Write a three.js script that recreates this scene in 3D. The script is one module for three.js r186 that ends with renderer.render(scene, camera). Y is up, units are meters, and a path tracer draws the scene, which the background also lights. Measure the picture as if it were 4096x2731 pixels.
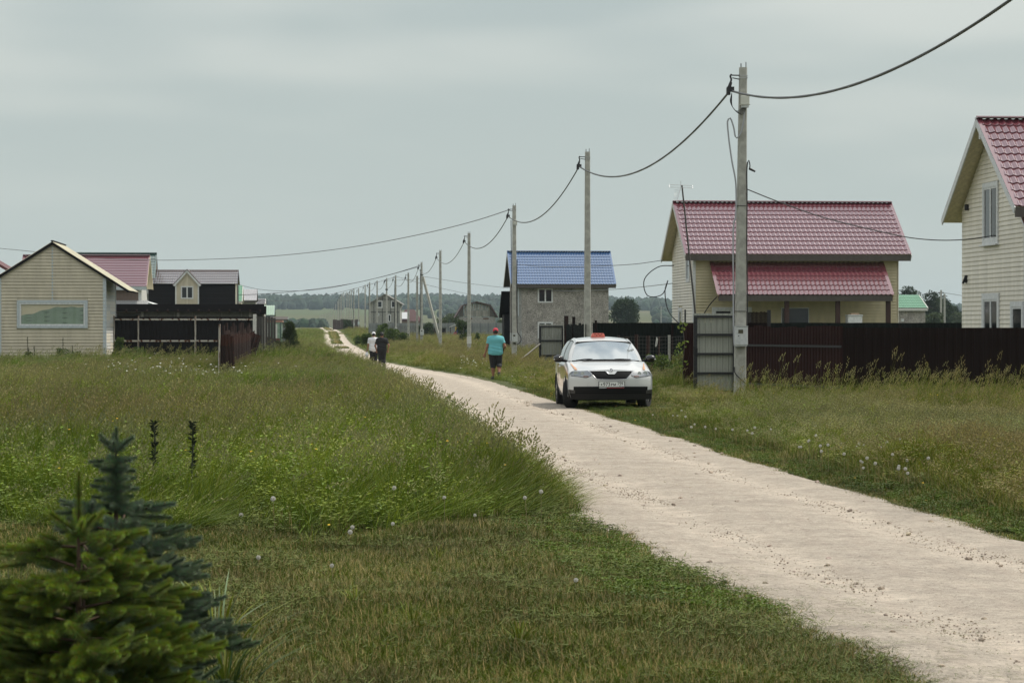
import * as THREE from 'three';
import { mergeGeometries, toCreasedNormals, mergeVertices } from 'three/addons/utils/BufferGeometryUtils.js';
import { RoundedBoxGeometry } from 'three/addons/geometries/RoundedBoxGeometry.js';
import { MarchingCubes } from 'three/addons/objects/MarchingCubes.js';

// ---------------------------------------------------------------- camera, sky, sun, exposure
const scene = new THREE.Scene();
const F = 10500, HZ = 1308, EYE = 1.65;              // focal length and horizon in pixels of the 4096-wide photograph, eye height in metres
const camera = new THREE.PerspectiveCamera(2 * Math.atan(1365.5 / F) * 180 / Math.PI, 4096 / 2731, 0.3, 9000);
camera.position.set(0, EYE, 0);
camera.rotation.x = -Math.atan((1365.5 - HZ) / F);
camera.focus = 62; camera.userData.fStop = 15;
const renderer = new THREE.WebGLRenderer({ antialias: true });
renderer.toneMapping = THREE.LinearToneMapping;
renderer.toneMappingExposure = 0.9;
renderer.shadowMap.enabled = true;
const SUN = new THREE.Vector3(0.48, 0.84, -0.20).normalize();
const sun = new THREE.DirectionalLight(new THREE.Color(1, 0.94, 0.83), 4.1);
sun.position.copy(SUN).multiplyScalar(200); sun.target.position.set(0, 0, -60);
sun.position.add(sun.target.position);
sun.castShadow = true; sun.shadow.radius = 6;
sun.shadow.mapSize.set(4096, 4096);
Object.assign(sun.shadow.camera, { left: -90, right: 90, top: 120, bottom: -120, near: 1, far: 500 });
scene.add(sun, sun.target);

// ---------------------------------------------------------------- noise and helpers
function rngOf(seed) { let a = seed >>> 0; return () => { a |= 0; a = a + 0x6D2B79F5 | 0; let t = Math.imul(a ^ a >>> 15, 1 | a); t = t + Math.imul(t ^ t >>> 7, 61 | t) ^ t; return ((t ^ t >>> 14) >>> 0) / 4294967296; }; }
const rnd = rngOf(20240611);
const R = (a, b) => a + (b - a) * rnd();
const lerp = (a, b, t) => a + (b - a) * t, clamp = (x, a = 0, b = 1) => Math.min(b, Math.max(a, x));
const smooth = (a, b, x) => { const t = clamp((x - a) / (b - a)); return t * t * (3 - 2 * t); };
const hash2 = (x, y, s) => { let h = Math.imul(x | 0, 374761393) + Math.imul(y | 0, 668265263) + Math.imul(s | 0, 2147483647 ^ 0x5bd1e995); h = Math.imul(h ^ h >>> 13, 1274126177); return ((h ^ h >>> 16) >>> 0) / 4294967296; };
function vnoise(x, y, per = 0, s = 1) {
  let xi = Math.floor(x), yi = Math.floor(y); const fx = x - xi, fy = y - yi, u = fx * fx * (3 - 2 * fx), v = fy * fy * (3 - 2 * fy);
  const w = per ? (k) => ((k % per) + per) % per : (k) => k;
  const x0 = w(xi), x1 = w(xi + 1), y0 = w(yi), y1 = w(yi + 1);
  return lerp(lerp(hash2(x0, y0, s), hash2(x1, y0, s), u), lerp(hash2(x0, y1, s), hash2(x1, y1, s), u), v);
}
function fbm(x, y, oct = 4, per = 0, s = 1) { let a = 0.5, f = 0, n = 0; for (let i = 0; i < oct; i++) { f += a * vnoise(x, y, per, s + i * 17); n += a; a *= 0.5; x *= 2; y *= 2; per *= 2; } return f / n; }
const V = (x, y, z) => new THREE.Vector3(x, y, z);
const PX = (u, d) => (u - 2048) / F * d, PY = (v, d) => EYE + (HZ - v) / F * d;
const P = (u, v, d) => V(PX(u, d), PY(v, d), -d);
const srgb = (h) => new THREE.Color(h);
const rgb = (r, g, b) => new THREE.Color().setRGB(r, g, b);

{ // sky: thin grey-white overcast with soft streaks, one computed dome of air and cloud
  const W = 2048, H = 1024, data = new Float32Array(W * H * 4);
  for (let j = 0; j < H; j++) {
    const el = ((j + 0.5) / H - 0.5) * Math.PI, y = Math.sin(el), c = Math.cos(el);
    for (let i = 0; i < W; i++) {
      const az = ((i + 0.5) / W - 0.5) * 2 * Math.PI, x = Math.cos(az) * c, z = Math.sin(az) * c, o = (j * W + i) * 4;
      const e = Math.max(y, 0), k = 1 / (e + 0.06), px = x * k, pz = z * k;
      const n1 = fbm(px * 0.55 + 7, pz * 0.55 + 3, 5, 0, 5), n2 = fbm(px * 1.6 + 2, pz * 1.6 + 31, 4, 0, 9);
      const n3 = fbm(px * 3.4 + 11, pz * 3.4 + 5, 5, 0, 12), hi = smooth(0.15, 0.45, e);
      const cl = lerp(smooth(0.36, 0.64, n1 * 0.68 + n2 * 0.32), smooth(0.34, 0.6, n1 * 0.3 + n3 * 0.7), hi);
      const up = smooth(0.0, 0.5, e), low = smooth(0.0, 0.13, e);
      const toSun = Math.max(0, x * SUN.x + y * SUN.y + z * SUN.z), glow = Math.pow(toSun, 6) * 0.35;
      // blue-grey gaps behind, pale cloud in front; lower down both melt into haze
      const gap = [lerp(0.515, 0.40, up), lerp(0.59, 0.50, up), lerp(0.57, 0.59, up)], cw = [lerp(0.61, 1.24, up), lerp(0.665, 1.24, up), lerp(0.63, 1.2, up)];
      const t = lerp(0.30, cl, low * 0.9);
      for (let q = 0; q < 3; q++) data[o + q] = (lerp(gap[q], cw[q], t) * 1.05 + glow * 0.8) * (y < 0 ? 0.9 : 1);
      data[o + 3] = 1;
    }
  }
  const sky = new THREE.DataTexture(data, W, H, THREE.RGBAFormat, THREE.FloatType);
  sky.mapping = THREE.EquirectangularReflectionMapping; sky.magFilter = sky.minFilter = THREE.LinearFilter; sky.needsUpdate = true;
  scene.background = sky; scene.environment = sky;
}

const taken = {};
function numbered(n) { const k = taken[n] = (taken[n] ?? -1) + 1; return k ? `${n}_${String(k).padStart(3, '0')}` : n; }
function tag(o, label, category, group, kind) { if (label) o.userData.label = label; if (category) o.userData.category = category; if (group) o.userData.group = group; if (kind) o.userData.kind = kind; return o; }
function thing(name, label, category, pos = [0, 0, 0], turn = 0, group) { const o = new THREE.Group(); o.name = numbered(name); o.position.set(...pos); o.rotation.y = turn; scene.add(o); return tag(o, label, category, group); }
function part(name, geo, m, parent, label) {
  const o = new THREE.Mesh(Array.isArray(geo) ? join(geo) : geo, m); o.castShadow = o.receiveShadow = true;
  if (parent) { o.name = name; parent.add(o); } else { o.name = numbered(name); scene.add(o); }
  if (label) o.userData.label = label;
  return o;
}
function sub(name, parent, label) { const g = new THREE.Group(); g.name = name; parent.add(g); if (label) g.userData.label = label; return g; }
function join(list) {
  const gs = list.filter(Boolean).map(g => { g = g.index ? g.toNonIndexed() : g.clone(); for (const k of Object.keys(g.attributes)) if (!['position', 'normal', 'uv', 'color'].includes(k)) g.deleteAttribute(k); if (!g.attributes.normal) g.computeVertexNormals(); if (!g.attributes.uv) g.setAttribute('uv', new THREE.BufferAttribute(new Float32Array(g.attributes.position.count * 2), 2)); return g; });
  const col = gs.some(g => g.attributes.color);
  for (const g of gs) if (col && !g.attributes.color) g.setAttribute('color', new THREE.BufferAttribute(new Float32Array(g.attributes.position.count * 3).fill(1), 3));
  return mergeGeometries(gs);
}
function copyOf(o, pos, turn) { const c = o.clone(); c.name = numbered(o.name.replace(/_\d{3}$/, '')); scene.add(c); if (pos) c.position.set(...pos); if (turn !== undefined) c.rotation.y = turn; c.userData = { ...o.userData }; return c; }
function uvm(g) { // uv in metres from the dominant axis of each face
  if (g.index) g = g.toNonIndexed();
  const p = g.attributes.position, n = p.count, uv = new Float32Array(n * 2), a = V(), b = V(), c = V(), e = V(), f = V();
  for (let i = 0; i < n; i += 3) {
    a.fromBufferAttribute(p, i); b.fromBufferAttribute(p, i + 1); c.fromBufferAttribute(p, i + 2);
    e.subVectors(b, a).cross(f.subVectors(c, a)); const ax = Math.abs(e.x), ay = Math.abs(e.y), az = Math.abs(e.z);
    [a, b, c].forEach((q, k) => { const o = (i + k) * 2; if (ay >= ax && ay >= az) { uv[o] = q.x; uv[o + 1] = q.z; } else if (ax >= az) { uv[o] = q.z; uv[o + 1] = q.y; } else { uv[o] = q.x; uv[o + 1] = q.y; } });
  }
  g.setAttribute('uv', new THREE.BufferAttribute(uv, 2)); return g;
}
const box = (w, h, d, x = 0, y = 0, z = 0) => uvm(new THREE.BoxGeometry(w, h, d).translate(x, y, z));
const boxB = (x0, x1, y0, y1, z0, z1) => box(x1 - x0, y1 - y0, z1 - z0, (x0 + x1) / 2, (y0 + y1) / 2, (z0 + z1) / 2);
const rbox = (w, h, d, r, x = 0, y = 0, z = 0) => uvm(new RoundedBoxGeometry(w, h, d, 2, r).translate(x, y, z));
const cyl = (r0, r1, h, n = 10, x = 0, y = 0, z = 0) => new THREE.CylinderGeometry(r1, r0, h, n).translate(x, y, z);
function bar(a, b, w, h = w) { // a square bar from a to b
  const d = V().subVectors(b, a), L = d.length(), g = new THREE.BoxGeometry(w, h, L), m = new THREE.Matrix4(), q = new THREE.Quaternion();
  const z = d.clone().normalize(), up = Math.abs(z.y) > 0.99 ? V(1, 0, 0) : V(0, 1, 0), x = V().crossVectors(up, z).normalize(), y = V().crossVectors(z, x);
  m.makeBasis(x, y, z).setPosition(V().addVectors(a, b).multiplyScalar(0.5)); return uvm(g.applyMatrix4(m));
}
function tube(pts, r, n = 0, rad = 6) { return new THREE.TubeGeometry(new THREE.CatmullRomCurve3(pts), n || pts.length * 4, r, rad); }
function rod(a, b, r0, r1 = r0, n = 8) { const d = V().subVectors(b, a), g = new THREE.CylinderGeometry(r1, r0, d.length(), n, 1); g.applyQuaternion(new THREE.Quaternion().setFromUnitVectors(V(0, 1, 0), d.clone().normalize())); return g.translate((a.x + b.x) / 2, (a.y + b.y) / 2, (a.z + b.z) / 2); }
function prism(poly, z0, z1) { const s = new THREE.Shape(poly.map(p => new THREE.Vector2(p[0], p[1]))); return uvm(new THREE.ExtrudeGeometry(s, { depth: z1 - z0, bevelEnabled: false }).translate(0, 0, z0)); }
function quads(list) { // list of [a,b,c,d] points
  const pos = []; for (const [a, b, c, d] of list) for (const q of [a, b, c, a, c, d]) pos.push(...q);
  const g = new THREE.BufferGeometry(); g.setAttribute('position', new THREE.BufferAttribute(new Float32Array(pos), 3)); g.computeVertexNormals(); return uvm(g);
}
function gridGeo(nu, nv, fn, flip) { // smooth grid surface, fn(u,v) -> [x,y,z]
  const pos = [], idx = [], uv = [];
  for (let j = 0; j <= nv; j++) for (let i = 0; i <= nu; i++) { const q = fn(i / nu, j / nv); pos.push(q[0], q[1], q[2]); uv.push(i / nu, j / nv); }
  for (let j = 0; j < nv; j++) for (let i = 0; i < nu; i++) { const a = j * (nu + 1) + i, b = a + 1, c = a + nu + 1, d = c + 1; flip ? idx.push(a, c, b, b, c, d) : idx.push(a, b, c, b, d, c); }
  const g = new THREE.BufferGeometry(); g.setAttribute('position', new THREE.BufferAttribute(new Float32Array(pos), 3)); g.setAttribute('uv', new THREE.BufferAttribute(new Float32Array(uv), 2)); g.setIndex(idx); g.computeVertexNormals(); return g;
}
function tex(size, metres, fn, srgbMap = true) { // tiling texture; fn(x, y in 0..1) -> [r,g,b] sRGB 0..1 or a grey
  const d = new Uint8Array(size * size * 4);
  for (let j = 0; j < size; j++) for (let i = 0; i < size; i++) { const q = fn(i / size, j / size), o = (j * size + i) * 4; for (let k = 0; k < 3; k++) d[o + k] = clamp(Array.isArray(q) ? q[k] : q) * 255; d[o + 3] = 255; }
  const t = new THREE.DataTexture(d, size, size); t.wrapS = t.wrapT = THREE.RepeatWrapping; t.magFilter = THREE.LinearFilter; t.minFilter = THREE.LinearMipmapLinearFilter; t.generateMipmaps = true;
  if (srgbMap) t.colorSpace = THREE.SRGBColorSpace;
  t.repeat.set(1 / metres, 1 / metres); t.needsUpdate = true; return t;
}
const std = (color, roughness = 0.8, o = {}) => new THREE.MeshStandardMaterial({ color: color instanceof THREE.Color ? color : srgb(color), roughness, ...o });
const phy = (color, roughness = 0.5, o = {}) => new THREE.MeshPhysicalMaterial({ color: color instanceof THREE.Color ? color : srgb(color), roughness, ...o });
const DS = { side: THREE.DoubleSide };

// mottled grey multiplier textures: grain and stains of the stuff itself
const grain = tex(512, 1.2, (x, y) => { const n = 0.78 + 0.26 * fbm(x * 12, y * 12, 5, 12, 3) + (hash2(x * 512, y * 512, 8) - 0.5) * 0.12; return [n, n, n * 0.99]; });
const grainFine = tex(256, 0.5, (x, y) => { const n = 0.86 + 0.18 * fbm(x * 10, y * 10, 4, 10, 4) + (hash2(x * 256, y * 256, 2) - 0.5) * 0.05; return [n, n, n]; });
const streak = tex(512, 2.2, (x, y) => { const n = 0.80 + 0.18 * fbm(x * 40, y * 5, 4, 5, 13) + 0.10 * fbm(x * 6, y * 6, 3, 6, 14); return [n, n * 0.995, n * 0.98]; });
const bumpFine = tex(256, 0.35, (x, y) => fbm(x * 16, y * 16, 4, 16, 6), false);
// ---------------------------------------------------------------- the lie of the land
const PROF = [[-60, 0], [0, 0], [60, 0], [89, -0.1], [122, -0.3], [165, -0.32], [200, -0.2], [240, -0.05], [300, 0.15], [345, 0.45], [400, 0.8], [475, 1.05], [570, 1.25], [660, 1.45], [740, 1.5], [820, 0.6], [950, -0.8], [1200, -0.6], [1500, 2], [2000, 12], [2400, 17.5], [3200, 30], [4500, 34], [7000, 36]];
function pw(tab, t) { if (t <= tab[0][0]) return tab[0][1]; for (let i = 1; i < tab.length; i++) if (t <= tab[i][0]) { const [a, b] = tab[i - 1], [c, d] = tab[i]; return b + (d - b) * (t - a) / (c - a); } return tab[tab.length - 1][1]; }
function sm(tab, t) { const w = Math.max(2, t * 0.04); return (pw(tab, t - w) + 2 * pw(tab, t) + pw(tab, t + w)) / 4; }
const RC = [[-30, 9], [5, 4.6], [10, 3.75], [14.5, 3.25], [20, 2.42], [25, 2.08], [31, 1.46], [36, 1.12], [44, 0.5], [52, -0.02], [60, -0.75], [70, -1.3], [84, -2.15], [103, -3.7], [127, -6.3], [147, -8.7], [200, -12.6], [249, -16.6], [400, -27.3], [740, -53], [900, -66]];
const roadX = (d) => sm(RC, d);
const roadW = (d) => d < 15 ? 1.62 : d < 70 ? 1.56 : d < 160 ? 1.42 : 1.3;
function gyd(x, d) {
  let h = sm(PROF, d);
  if (d > 1100) h *= 1 - 0.22 * smooth(0, 400, x);
  const r = Math.abs(x - roadX(d)) - roadW(d);
  if (d < 200) { const k = 1 - smooth(90, 200, d); h += k * (smooth(0.1, 1.0, r) * (0.05 + 0.11 * (1 - smooth(20, 25, d)) * (fbm(x * 1.5 + 70, d * 1.1, 3, 0, 23) - 0.5)) + (fbm(x * 0.35 + 50, d * 0.35, 3, 0, 21) - 0.5) * 0.16 * smooth(0, 1.5, r)) - k * 0.03; }
  return h;
}
const gy = (x, z) => gyd(x, -z);
const THETA = Math.atan(797 / F);                      // everything in the village follows the line of the lane
const seatAt = (u, d) => [PX(u, d), gyd(PX(u, d), d), -d];

// soil and thatch seen between the stalks
const soilTex = tex(1024, 5, (x, y) => {
  const a = fbm(x * 10, y * 10, 4, 10, 31), b = fbm(x * 60, y * 60, 3, 60, 33), s = hash2(x * 1024, y * 1024, 3);
  const g = [0.235, 0.26, 0.125], t = [0.36, 0.31, 0.20], k = clamp(a * 1.4 - 0.35 + (b - 0.5) * 0.5), m = 0.72 + 0.4 * b + (s - 0.5) * 0.22;
  return [lerp(g[0], t[0], k) * m, lerp(g[1], t[1], k) * m, lerp(g[2], t[2], k) * m];
});
const soilBump = tex(512, 1.6, (x, y) => 0.6 * fbm(x * 24, y * 24, 4, 24, 35) + 0.4 * hash2(x * 512, y * 512, 12), false);
{
  const ds = [], xs = [];
  for (let d = -40, s = 4; d < 7200;) { ds.push(d); s = d < 4 ? 4 : d < 26 ? 0.28 : d < 62 ? 0.55 : d * 0.018; d += s; }
  for (let x = 0, s = 0.5; x < 3600;) { xs.push(x); s = x < 5.5 ? 0.28 : x < 14 ? 0.55 : Math.max(0.8, x * 0.075); x += s; }
  const X = [...xs.slice(1).reverse().map(v => -v), ...xs], nx = X.length, pos = [], uv = [], col = [], idx = [];
  ds.forEach((d) => X.forEach((x) => {
    pos.push(x, gyd(x, d), -d); uv.push(x, d);
    const p = fbm(x * 0.11, d * 0.05, 3, 0, 41); let c = [0.92 + 0.5 * p, 1.15 + 0.45 * p, 0.62 + 0.3 * p];
    if (d > 900) { // parcels of ploughed, fallow and green land on the far rise
      const q = hash2(Math.floor((x + d * 0.12) / 190), Math.floor(d / 210), 43); c = x > 30 ? (q < 0.65 ? [1.45, 1.3, 1.15] : [1.05, 1.2, 0.65]) : q < 0.75 ? [0.95, 1.3, 0.62] : [1.15, 1.25, 0.75]; }
    const strip = Math.max(0, 1 - Math.abs(d - 243) / 5) * smooth(-16, -10, x) * (1 - smooth(3, 9, x)); // turned soil by the poles
    c = c.map((v, i) => lerp(v, [1.7, 1.1, 1.1][i], strip));
    col.push(...c);
  }));
  for (let j = 0; j < ds.length - 1; j++) for (let i = 0; i < nx - 1; i++) { const a = j * nx + i; idx.push(a, a + 1, a + nx, a + 1, a + nx + 1, a + nx); }
  const g = new THREE.BufferGeometry();
  g.setAttribute('position', new THREE.BufferAttribute(new Float32Array(pos), 3)); g.setAttribute('uv', new THREE.BufferAttribute(new Float32Array(uv), 2)); g.setAttribute('color', new THREE.BufferAttribute(new Float32Array(col), 3));
  g.setIndex(idx); g.computeVertexNormals();
  tag(part('ground', g, std(rgb(1, 1, 1), 1, { map: soilTex, vertexColors: true, bumpMap: soilBump, bumpScale: 0.03 })), 'meadow soil and thatch reaching to the far hills', 'ground', null, 'structure');
}
// pale limestone lane
const roadTex = tex(2048, 7, (x, y) => { // packed lime dust, lengthwise wheel wear, patches of exposed grit
  const a = fbm(x * 28, y * 28, 4, 28, 51), b = fbm(x * 150, y * 150, 2, 150, 52), run = fbm(x * 20, y * 3, 4, 1, 53), s = hash2(x * 2048, y * 2048, 5), s2 = hash2(x * 700, y * 700, 6), s3 = hash2(x * 330, y * 330, 7);
  const wob = Math.abs(x - 0.5) * 7 + (fbm(3, y * 6, 3, 6, 58) - 0.5) * 0.35, track = Math.exp(-Math.pow((wob - 0.74) / 0.24, 2)); // where tyres pack the dust smooth
  const grit = smooth(0.46, 0.64, fbm(x * 9 + 0.3, y * 5, 5, 1, 57) - track * 0.06) * smooth(0.38, 0.6, b);
  let m = 0.90 + 0.16 * (a - 0.5) + 0.16 * (b - 0.5) + 0.18 * (run - 0.5) + (s - 0.5) * 0.12;
  m += (track - 0.35) * 0.075; m -= grit * 0.18; if (s2 > 0.975 - grit * 0.12) m *= 0.68; else if (s2 < 0.03) m *= 1.1; if (s3 > 0.994) m *= 0.7;
  const t = clamp(grit * 0.7 + smooth(0.5, 0.7, run) * 0.35);
  return [m * lerp(0.755, 0.645, t), m * lerp(0.708, 0.585, t), m * lerp(0.648, 0.53, t)];
});
const roadBump = tex(1024, 1.5, (x, y) => 0.45 * fbm(x * 60, y * 60, 4, 60, 61) + 0.25 * hash2(x * 1024, y * 1024, 15) + 0.3 * fbm(x * 6, y * 6, 3, 6, 62), false);
{
  const pos = [], uv = [], idx = [], NC = 34; let rows = 0;
  for (let d = -30; d < 790;) {
    const c = roadX(d), w = roadW(d);
    for (let i = 0; i <= NC; i++) {
      const t = i / NC * 2 - 1, rag = (fbm(d * 0.8 + (t < 0 ? 100 : 0), 3, 5, 0, 71) - 0.5) * 0.4 + 0.12, x = c + t * (w + rag);
      const rut = -0.02 * (Math.exp(-Math.pow((t - 0.46) / 0.17, 2)) + Math.exp(-Math.pow((t + 0.46) / 0.17, 2))) + (fbm(x * 1.5, d * 1.5, 4, 0, 73) - 0.5) * 0.006;
      pos.push(x, gyd(x, d) + 0.045 + rut * (1 - Math.pow(Math.abs(t), 6)) - 0.05 * Math.pow(Math.abs(t), 10), -d); uv.push(3.5 + t * (w + rag), d);
    }
    rows++; d += d < 5 ? 1.5 : d < 70 ? 0.22 : d * 0.006;
  }
  for (let j = 0; j < rows - 1; j++) for (let i = 0; i < NC; i++) { const a = j * (NC + 1) + i; idx.push(a, a + 1, a + NC + 1, a + 1, a + NC + 2, a + NC + 1); }
  const g = new THREE.BufferGeometry();
  g.setAttribute('position', new THREE.BufferAttribute(new Float32Array(pos), 3)); g.setAttribute('uv', new THREE.BufferAttribute(new Float32Array(uv), 2)); g.setIndex(idx); g.computeVertexNormals();
  tag(part('dirt_road', g, std(rgb(1, 1, 1), 0.97, { map: roadTex, bumpMap: roadBump, bumpScale: 0.026 })), 'pale limestone dirt lane running through the village', 'road', null, 'structure');
}
{ // loose stones on the lane: past counting, one mass of instances
  const geos = [1, 2].map(s => { const g = new THREE.IcosahedronGeometry(1, 1), p = g.attributes.position; for (let i = 0; i < p.count; i++) { const k = 0.75 + 0.5 * hash2(Math.round(p.getX(i) * 9 + 40), Math.round(p.getY(i) * 9 + Math.round(p.getZ(i) * 9) * 31), s); p.setXYZ(i, p.getX(i) * k, p.getY(i) * k * 0.55, p.getZ(i) * k * 0.8); } g.computeVertexNormals(); return g; });
  const N = 26000, m = std(rgb(0.40, 0.345, 0.285), 0.95), im = new THREE.InstancedMesh(geos[0], m, N), M = new THREE.Matrix4(), q = new THREE.Quaternion(), e = new THREE.Euler();
  for (let i = 0; i < N; i++) {
    let d, t; for (;;) { d = 9 + 60 * Math.pow(rnd(), 1.5); t = R(-0.95, 0.95); if (fbm(t * 3.2 + 5, d * 0.7, 4, 0, 81) > 0.46 + 0.2 * rnd() || rnd() < 0.12) break; }
    const x = roadX(d) + t * roadW(d), s = rnd() < 0.008 ? R(0.014, 0.03) : 0.0035 + 0.007 * rnd() * rnd();
    M.compose(V(x, gyd(x, d) + 0.03 + s * 0.3, -d), q.setFromEuler(e.set(R(-0.4, 0.4), R(0, 6.3), R(-0.4, 0.4))), V(s, s, s)); im.setMatrixAt(i, M);
    const c = R(0.5, 1.15); im.setColorAt(i, rgb(c, c * R(0.92, 1), c * R(0.85, 1)));
  }
  im.name = 'road_gravel'; im.castShadow = im.receiveShadow = true; scene.add(tag(im, 'loose grey stones scattered over the dirt lane', 'gravel', null, 'stuff'));
}
// ---------------------------------------------------------------- building kit
const streakSoft = tex(512, 3.1, (x, y) => { const n = 0.88 + 0.12 * fbm(x * 18, y * 5, 4, 5, 17) + 0.06 * fbm(x * 5, y * 5, 3, 5, 18); return [n, n, n]; });
const M = {
  red: phy(rgb(0.155, 0.042, 0.056), 0.2, { ior: 2.1, clearcoat: 1, clearcoatRoughness: 0.1, map: streakSoft }),
  blue: phy(rgb(0.045, 0.11, 0.255), 0.2, { ior: 2.1, clearcoat: 1, clearcoatRoughness: 0.1, map: streakSoft }),
  green: phy(rgb(0.012, 0.06, 0.05), 0.2, { ior: 2.1, clearcoat: 1, clearcoatRoughness: 0.1 }),
  mint: phy(rgb(0.16, 0.33, 0.22), 0.4, { map: grainFine }),
  rose: phy(rgb(0.09, 0.06, 0.056), 0.2, { ior: 2.1, clearcoat: 1, clearcoatRoughness: 0.1 }),
  zinc: phy(rgb(0.42, 0.43, 0.45), 0.45, { map: streak }),
  slate: std(rgb(0.50, 0.47, 0.36), 0.9, { map: grain }),
  cream: std(rgb(0.58, 0.51, 0.33), 0.5, { map: streakSoft }), cream2: std(rgb(0.565, 0.495, 0.32), 0.5, { map: streakSoft }),
  beige: std(rgb(0.53, 0.475, 0.36), 0.5, { map: streakSoft }), beige2: std(rgb(0.515, 0.46, 0.35), 0.5, { map: streakSoft }),
  ivory: std(rgb(0.74, 0.685, 0.575), 0.45, { map: streakSoft }), ivory2: std(rgb(0.725, 0.67, 0.56), 0.45, { map: streakSoft }),
  offwhite: std(rgb(0.66, 0.65, 0.61), 0.5, { map: grainFine }),
  white: std(rgb(0.70, 0.71, 0.71), 0.45, { map: grainFine }), blueWhite: std(rgb(0.50, 0.55, 0.58), 0.45, { map: grainFine }),
  soffit: std(rgb(0.66, 0.58, 0.40), 0.6, { map: grainFine }),
  darkWood: std(rgb(0.085, 0.075, 0.068), 0.85, { map: streak }), brownWood: std(rgb(0.045, 0.02, 0.016), 0.75, { map: streak }),
  black: phy(rgb(0.013, 0.011, 0.011), 0.7, { specularIntensity: 0.3, map: grainFine }), blackPlank: phy(rgb(0.013, 0.0105, 0.010), 0.7, { specularIntensity: 0.25, map: grainFine }),
  glass: phy(rgb(0.016, 0.018, 0.02), 0.06, { specularIntensity: 1 }), pane: phy(rgb(1, 1, 1), 0.04, { transmission: 1, thickness: 0 }),
  osb: null, concrete: std(rgb(0.42, 0.415, 0.39), 0.92, { map: grain, bumpMap: bumpFine, bumpScale: 0.004 }),
  steel: std(rgb(0.03, 0.03, 0.032), 0.5, { metalness: 0.4, map: grainFine }), greyPaint: phy(rgb(0.56, 0.58, 0.58), 0.42, { map: grainFine }),
  rubber: std(rgb(0.012, 0.012, 0.013), 0.55),
};
M.osb = std(rgb(1, 1, 1), 0.9, { map: tex(1024, 2.6, (x, y) => { // pressed wood flakes gone grey
  let v = 0; for (const [k, s] of [[26, 1], [34, 2], [46, 3]]) { const r = fbm(x * 8, y * 8, 2, 8, 90 + s) * 6.28, q = Math.floor(r / 1.57) % 2; v += hash2(Math.floor(x * k * (q ? 1 : 3)), Math.floor(y * k * (q ? 3 : 1)), s * 7 + q); }
  const m = 0.60 + (v / 3 - 0.5) * 0.42 + (fbm(x * 5, y * 5, 3, 5, 95) - 0.5) * 0.22; return [m * 0.97, m * 0.94, m * 0.90]; }) });

function plankWall(g, y0, y1, course, lim, mats, holes = [], joints = [], out = 0.022) {
  const n = Math.ceil((y1 - y0) / course - 0.15);
  for (let i = 0; i < n; i++) {
    const a = y0 + i * course, b = Math.min(y1, a + course), A = lim(a), B = lim(b - 0.001); if (A[1] - A[0] < 0.15) continue;
    let spans = [[A[0], A[1]]];
    for (const h of holes) if (b > h[2] + 0.02 && a < h[3] - 0.02) spans = spans.flatMap(s => [[s[0], Math.min(s[1], h[0])], [Math.max(s[0], h[1]), s[1]]]).filter(s => s[1] - s[0] > 0.02);
    for (const j of joints) spans = spans.flatMap(s => s[0] < j - 0.02 && s[1] > j + 0.02 ? [[s[0], j - 0.003], [j + 0.003, s[1]]] : [s]);
    for (const [l, r] of spans) {
      const l1 = l === A[0] ? B[0] : l, r1 = r === A[1] ? B[1] : r, w = R(-0.0015, 0.0015), z = out + w;
      part('siding_plank', quads([[[l, a, z], [r, a, z], [r, a + course * 0.12, z + 0.001], [l, a + course * 0.12, z + 0.001]], [[l, a + course * 0.12, z + 0.001], [r, a + course * 0.12, z + 0.001], [r1, b, 0.003], [l1, b, 0.003]], [[l, a, 0], [r, a, 0], [r, a, z], [l, a, z]]]), mats[Math.floor(rnd() * mats.length)], g);
    }
  }
}
function tileRoof(parent, x0, x1, ridge, eave, mat, o = {}) { // ridge, eave: [y, z]; pressed metal tile, one mesh to each course
  const g = sub(o.name || 'roof_slope', parent), dy = eave[0] - ridge[0], dz = eave[1] - ridge[1], S = Math.hypot(dy, dz), L = x1 - x0, front = dz > 0;
  const ex = V(front ? 1 : -1, 0, 0), es = V(0, dy / S, dz / S), en = V().crossVectors(es, ex);
  g.position.set(front ? x0 : x1, ridge[0], ridge[1]); g.quaternion.setFromRotationMatrix(new THREE.Matrix4().makeBasis(ex, en, es));
  const rows = o.rows || Math.round(S / 0.35), step = S / rows, seg = o.seg || 6, nw = Math.round(L / 0.183), N = nw * seg, A = 0.032, drop = 0.026;
  const prof = (t) => { const p = (t * nw) % 1, c = 0.5 - 0.5 * Math.cos(2 * Math.PI * p); return A * (c * c * 0.6 + c * 0.4); };
  const top = gridGeo(N, 2, (u, v) => [u * L, prof(u) + drop * (v < 0.6 ? v * 0.9 : v), v * step * 1.015], true), lip = gridGeo(N, 1, (u, v) => [u * L, prof(u) + drop * (1 - v * 1.15), step * 1.015 - v * 0.004], true);
  const geo = join([top, lip]);
  for (let i = 0; i < rows; i++) { const c = part('tile_course', geo, mat, g); c.position.set(0, 0, i * step); }
  return { g, S, L };
}
function ridgeCap(parent, x0, x1, y, z, s, m) { part('ridge_cap', [bar(V(x0, y, z + s * 0.5), V(x1, y + 0.004, z + s * 0.5), 0.16, 0.02).rotateX(0), bar(V(x0, y, z - s * 0.5), V(x1, y, z - s * 0.5), 0.16, 0.02), rod(V(x0, y + 0.015, z), V(x1, y + 0.015, z), 0.045, 0.045, 8)], m, parent); }
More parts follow.
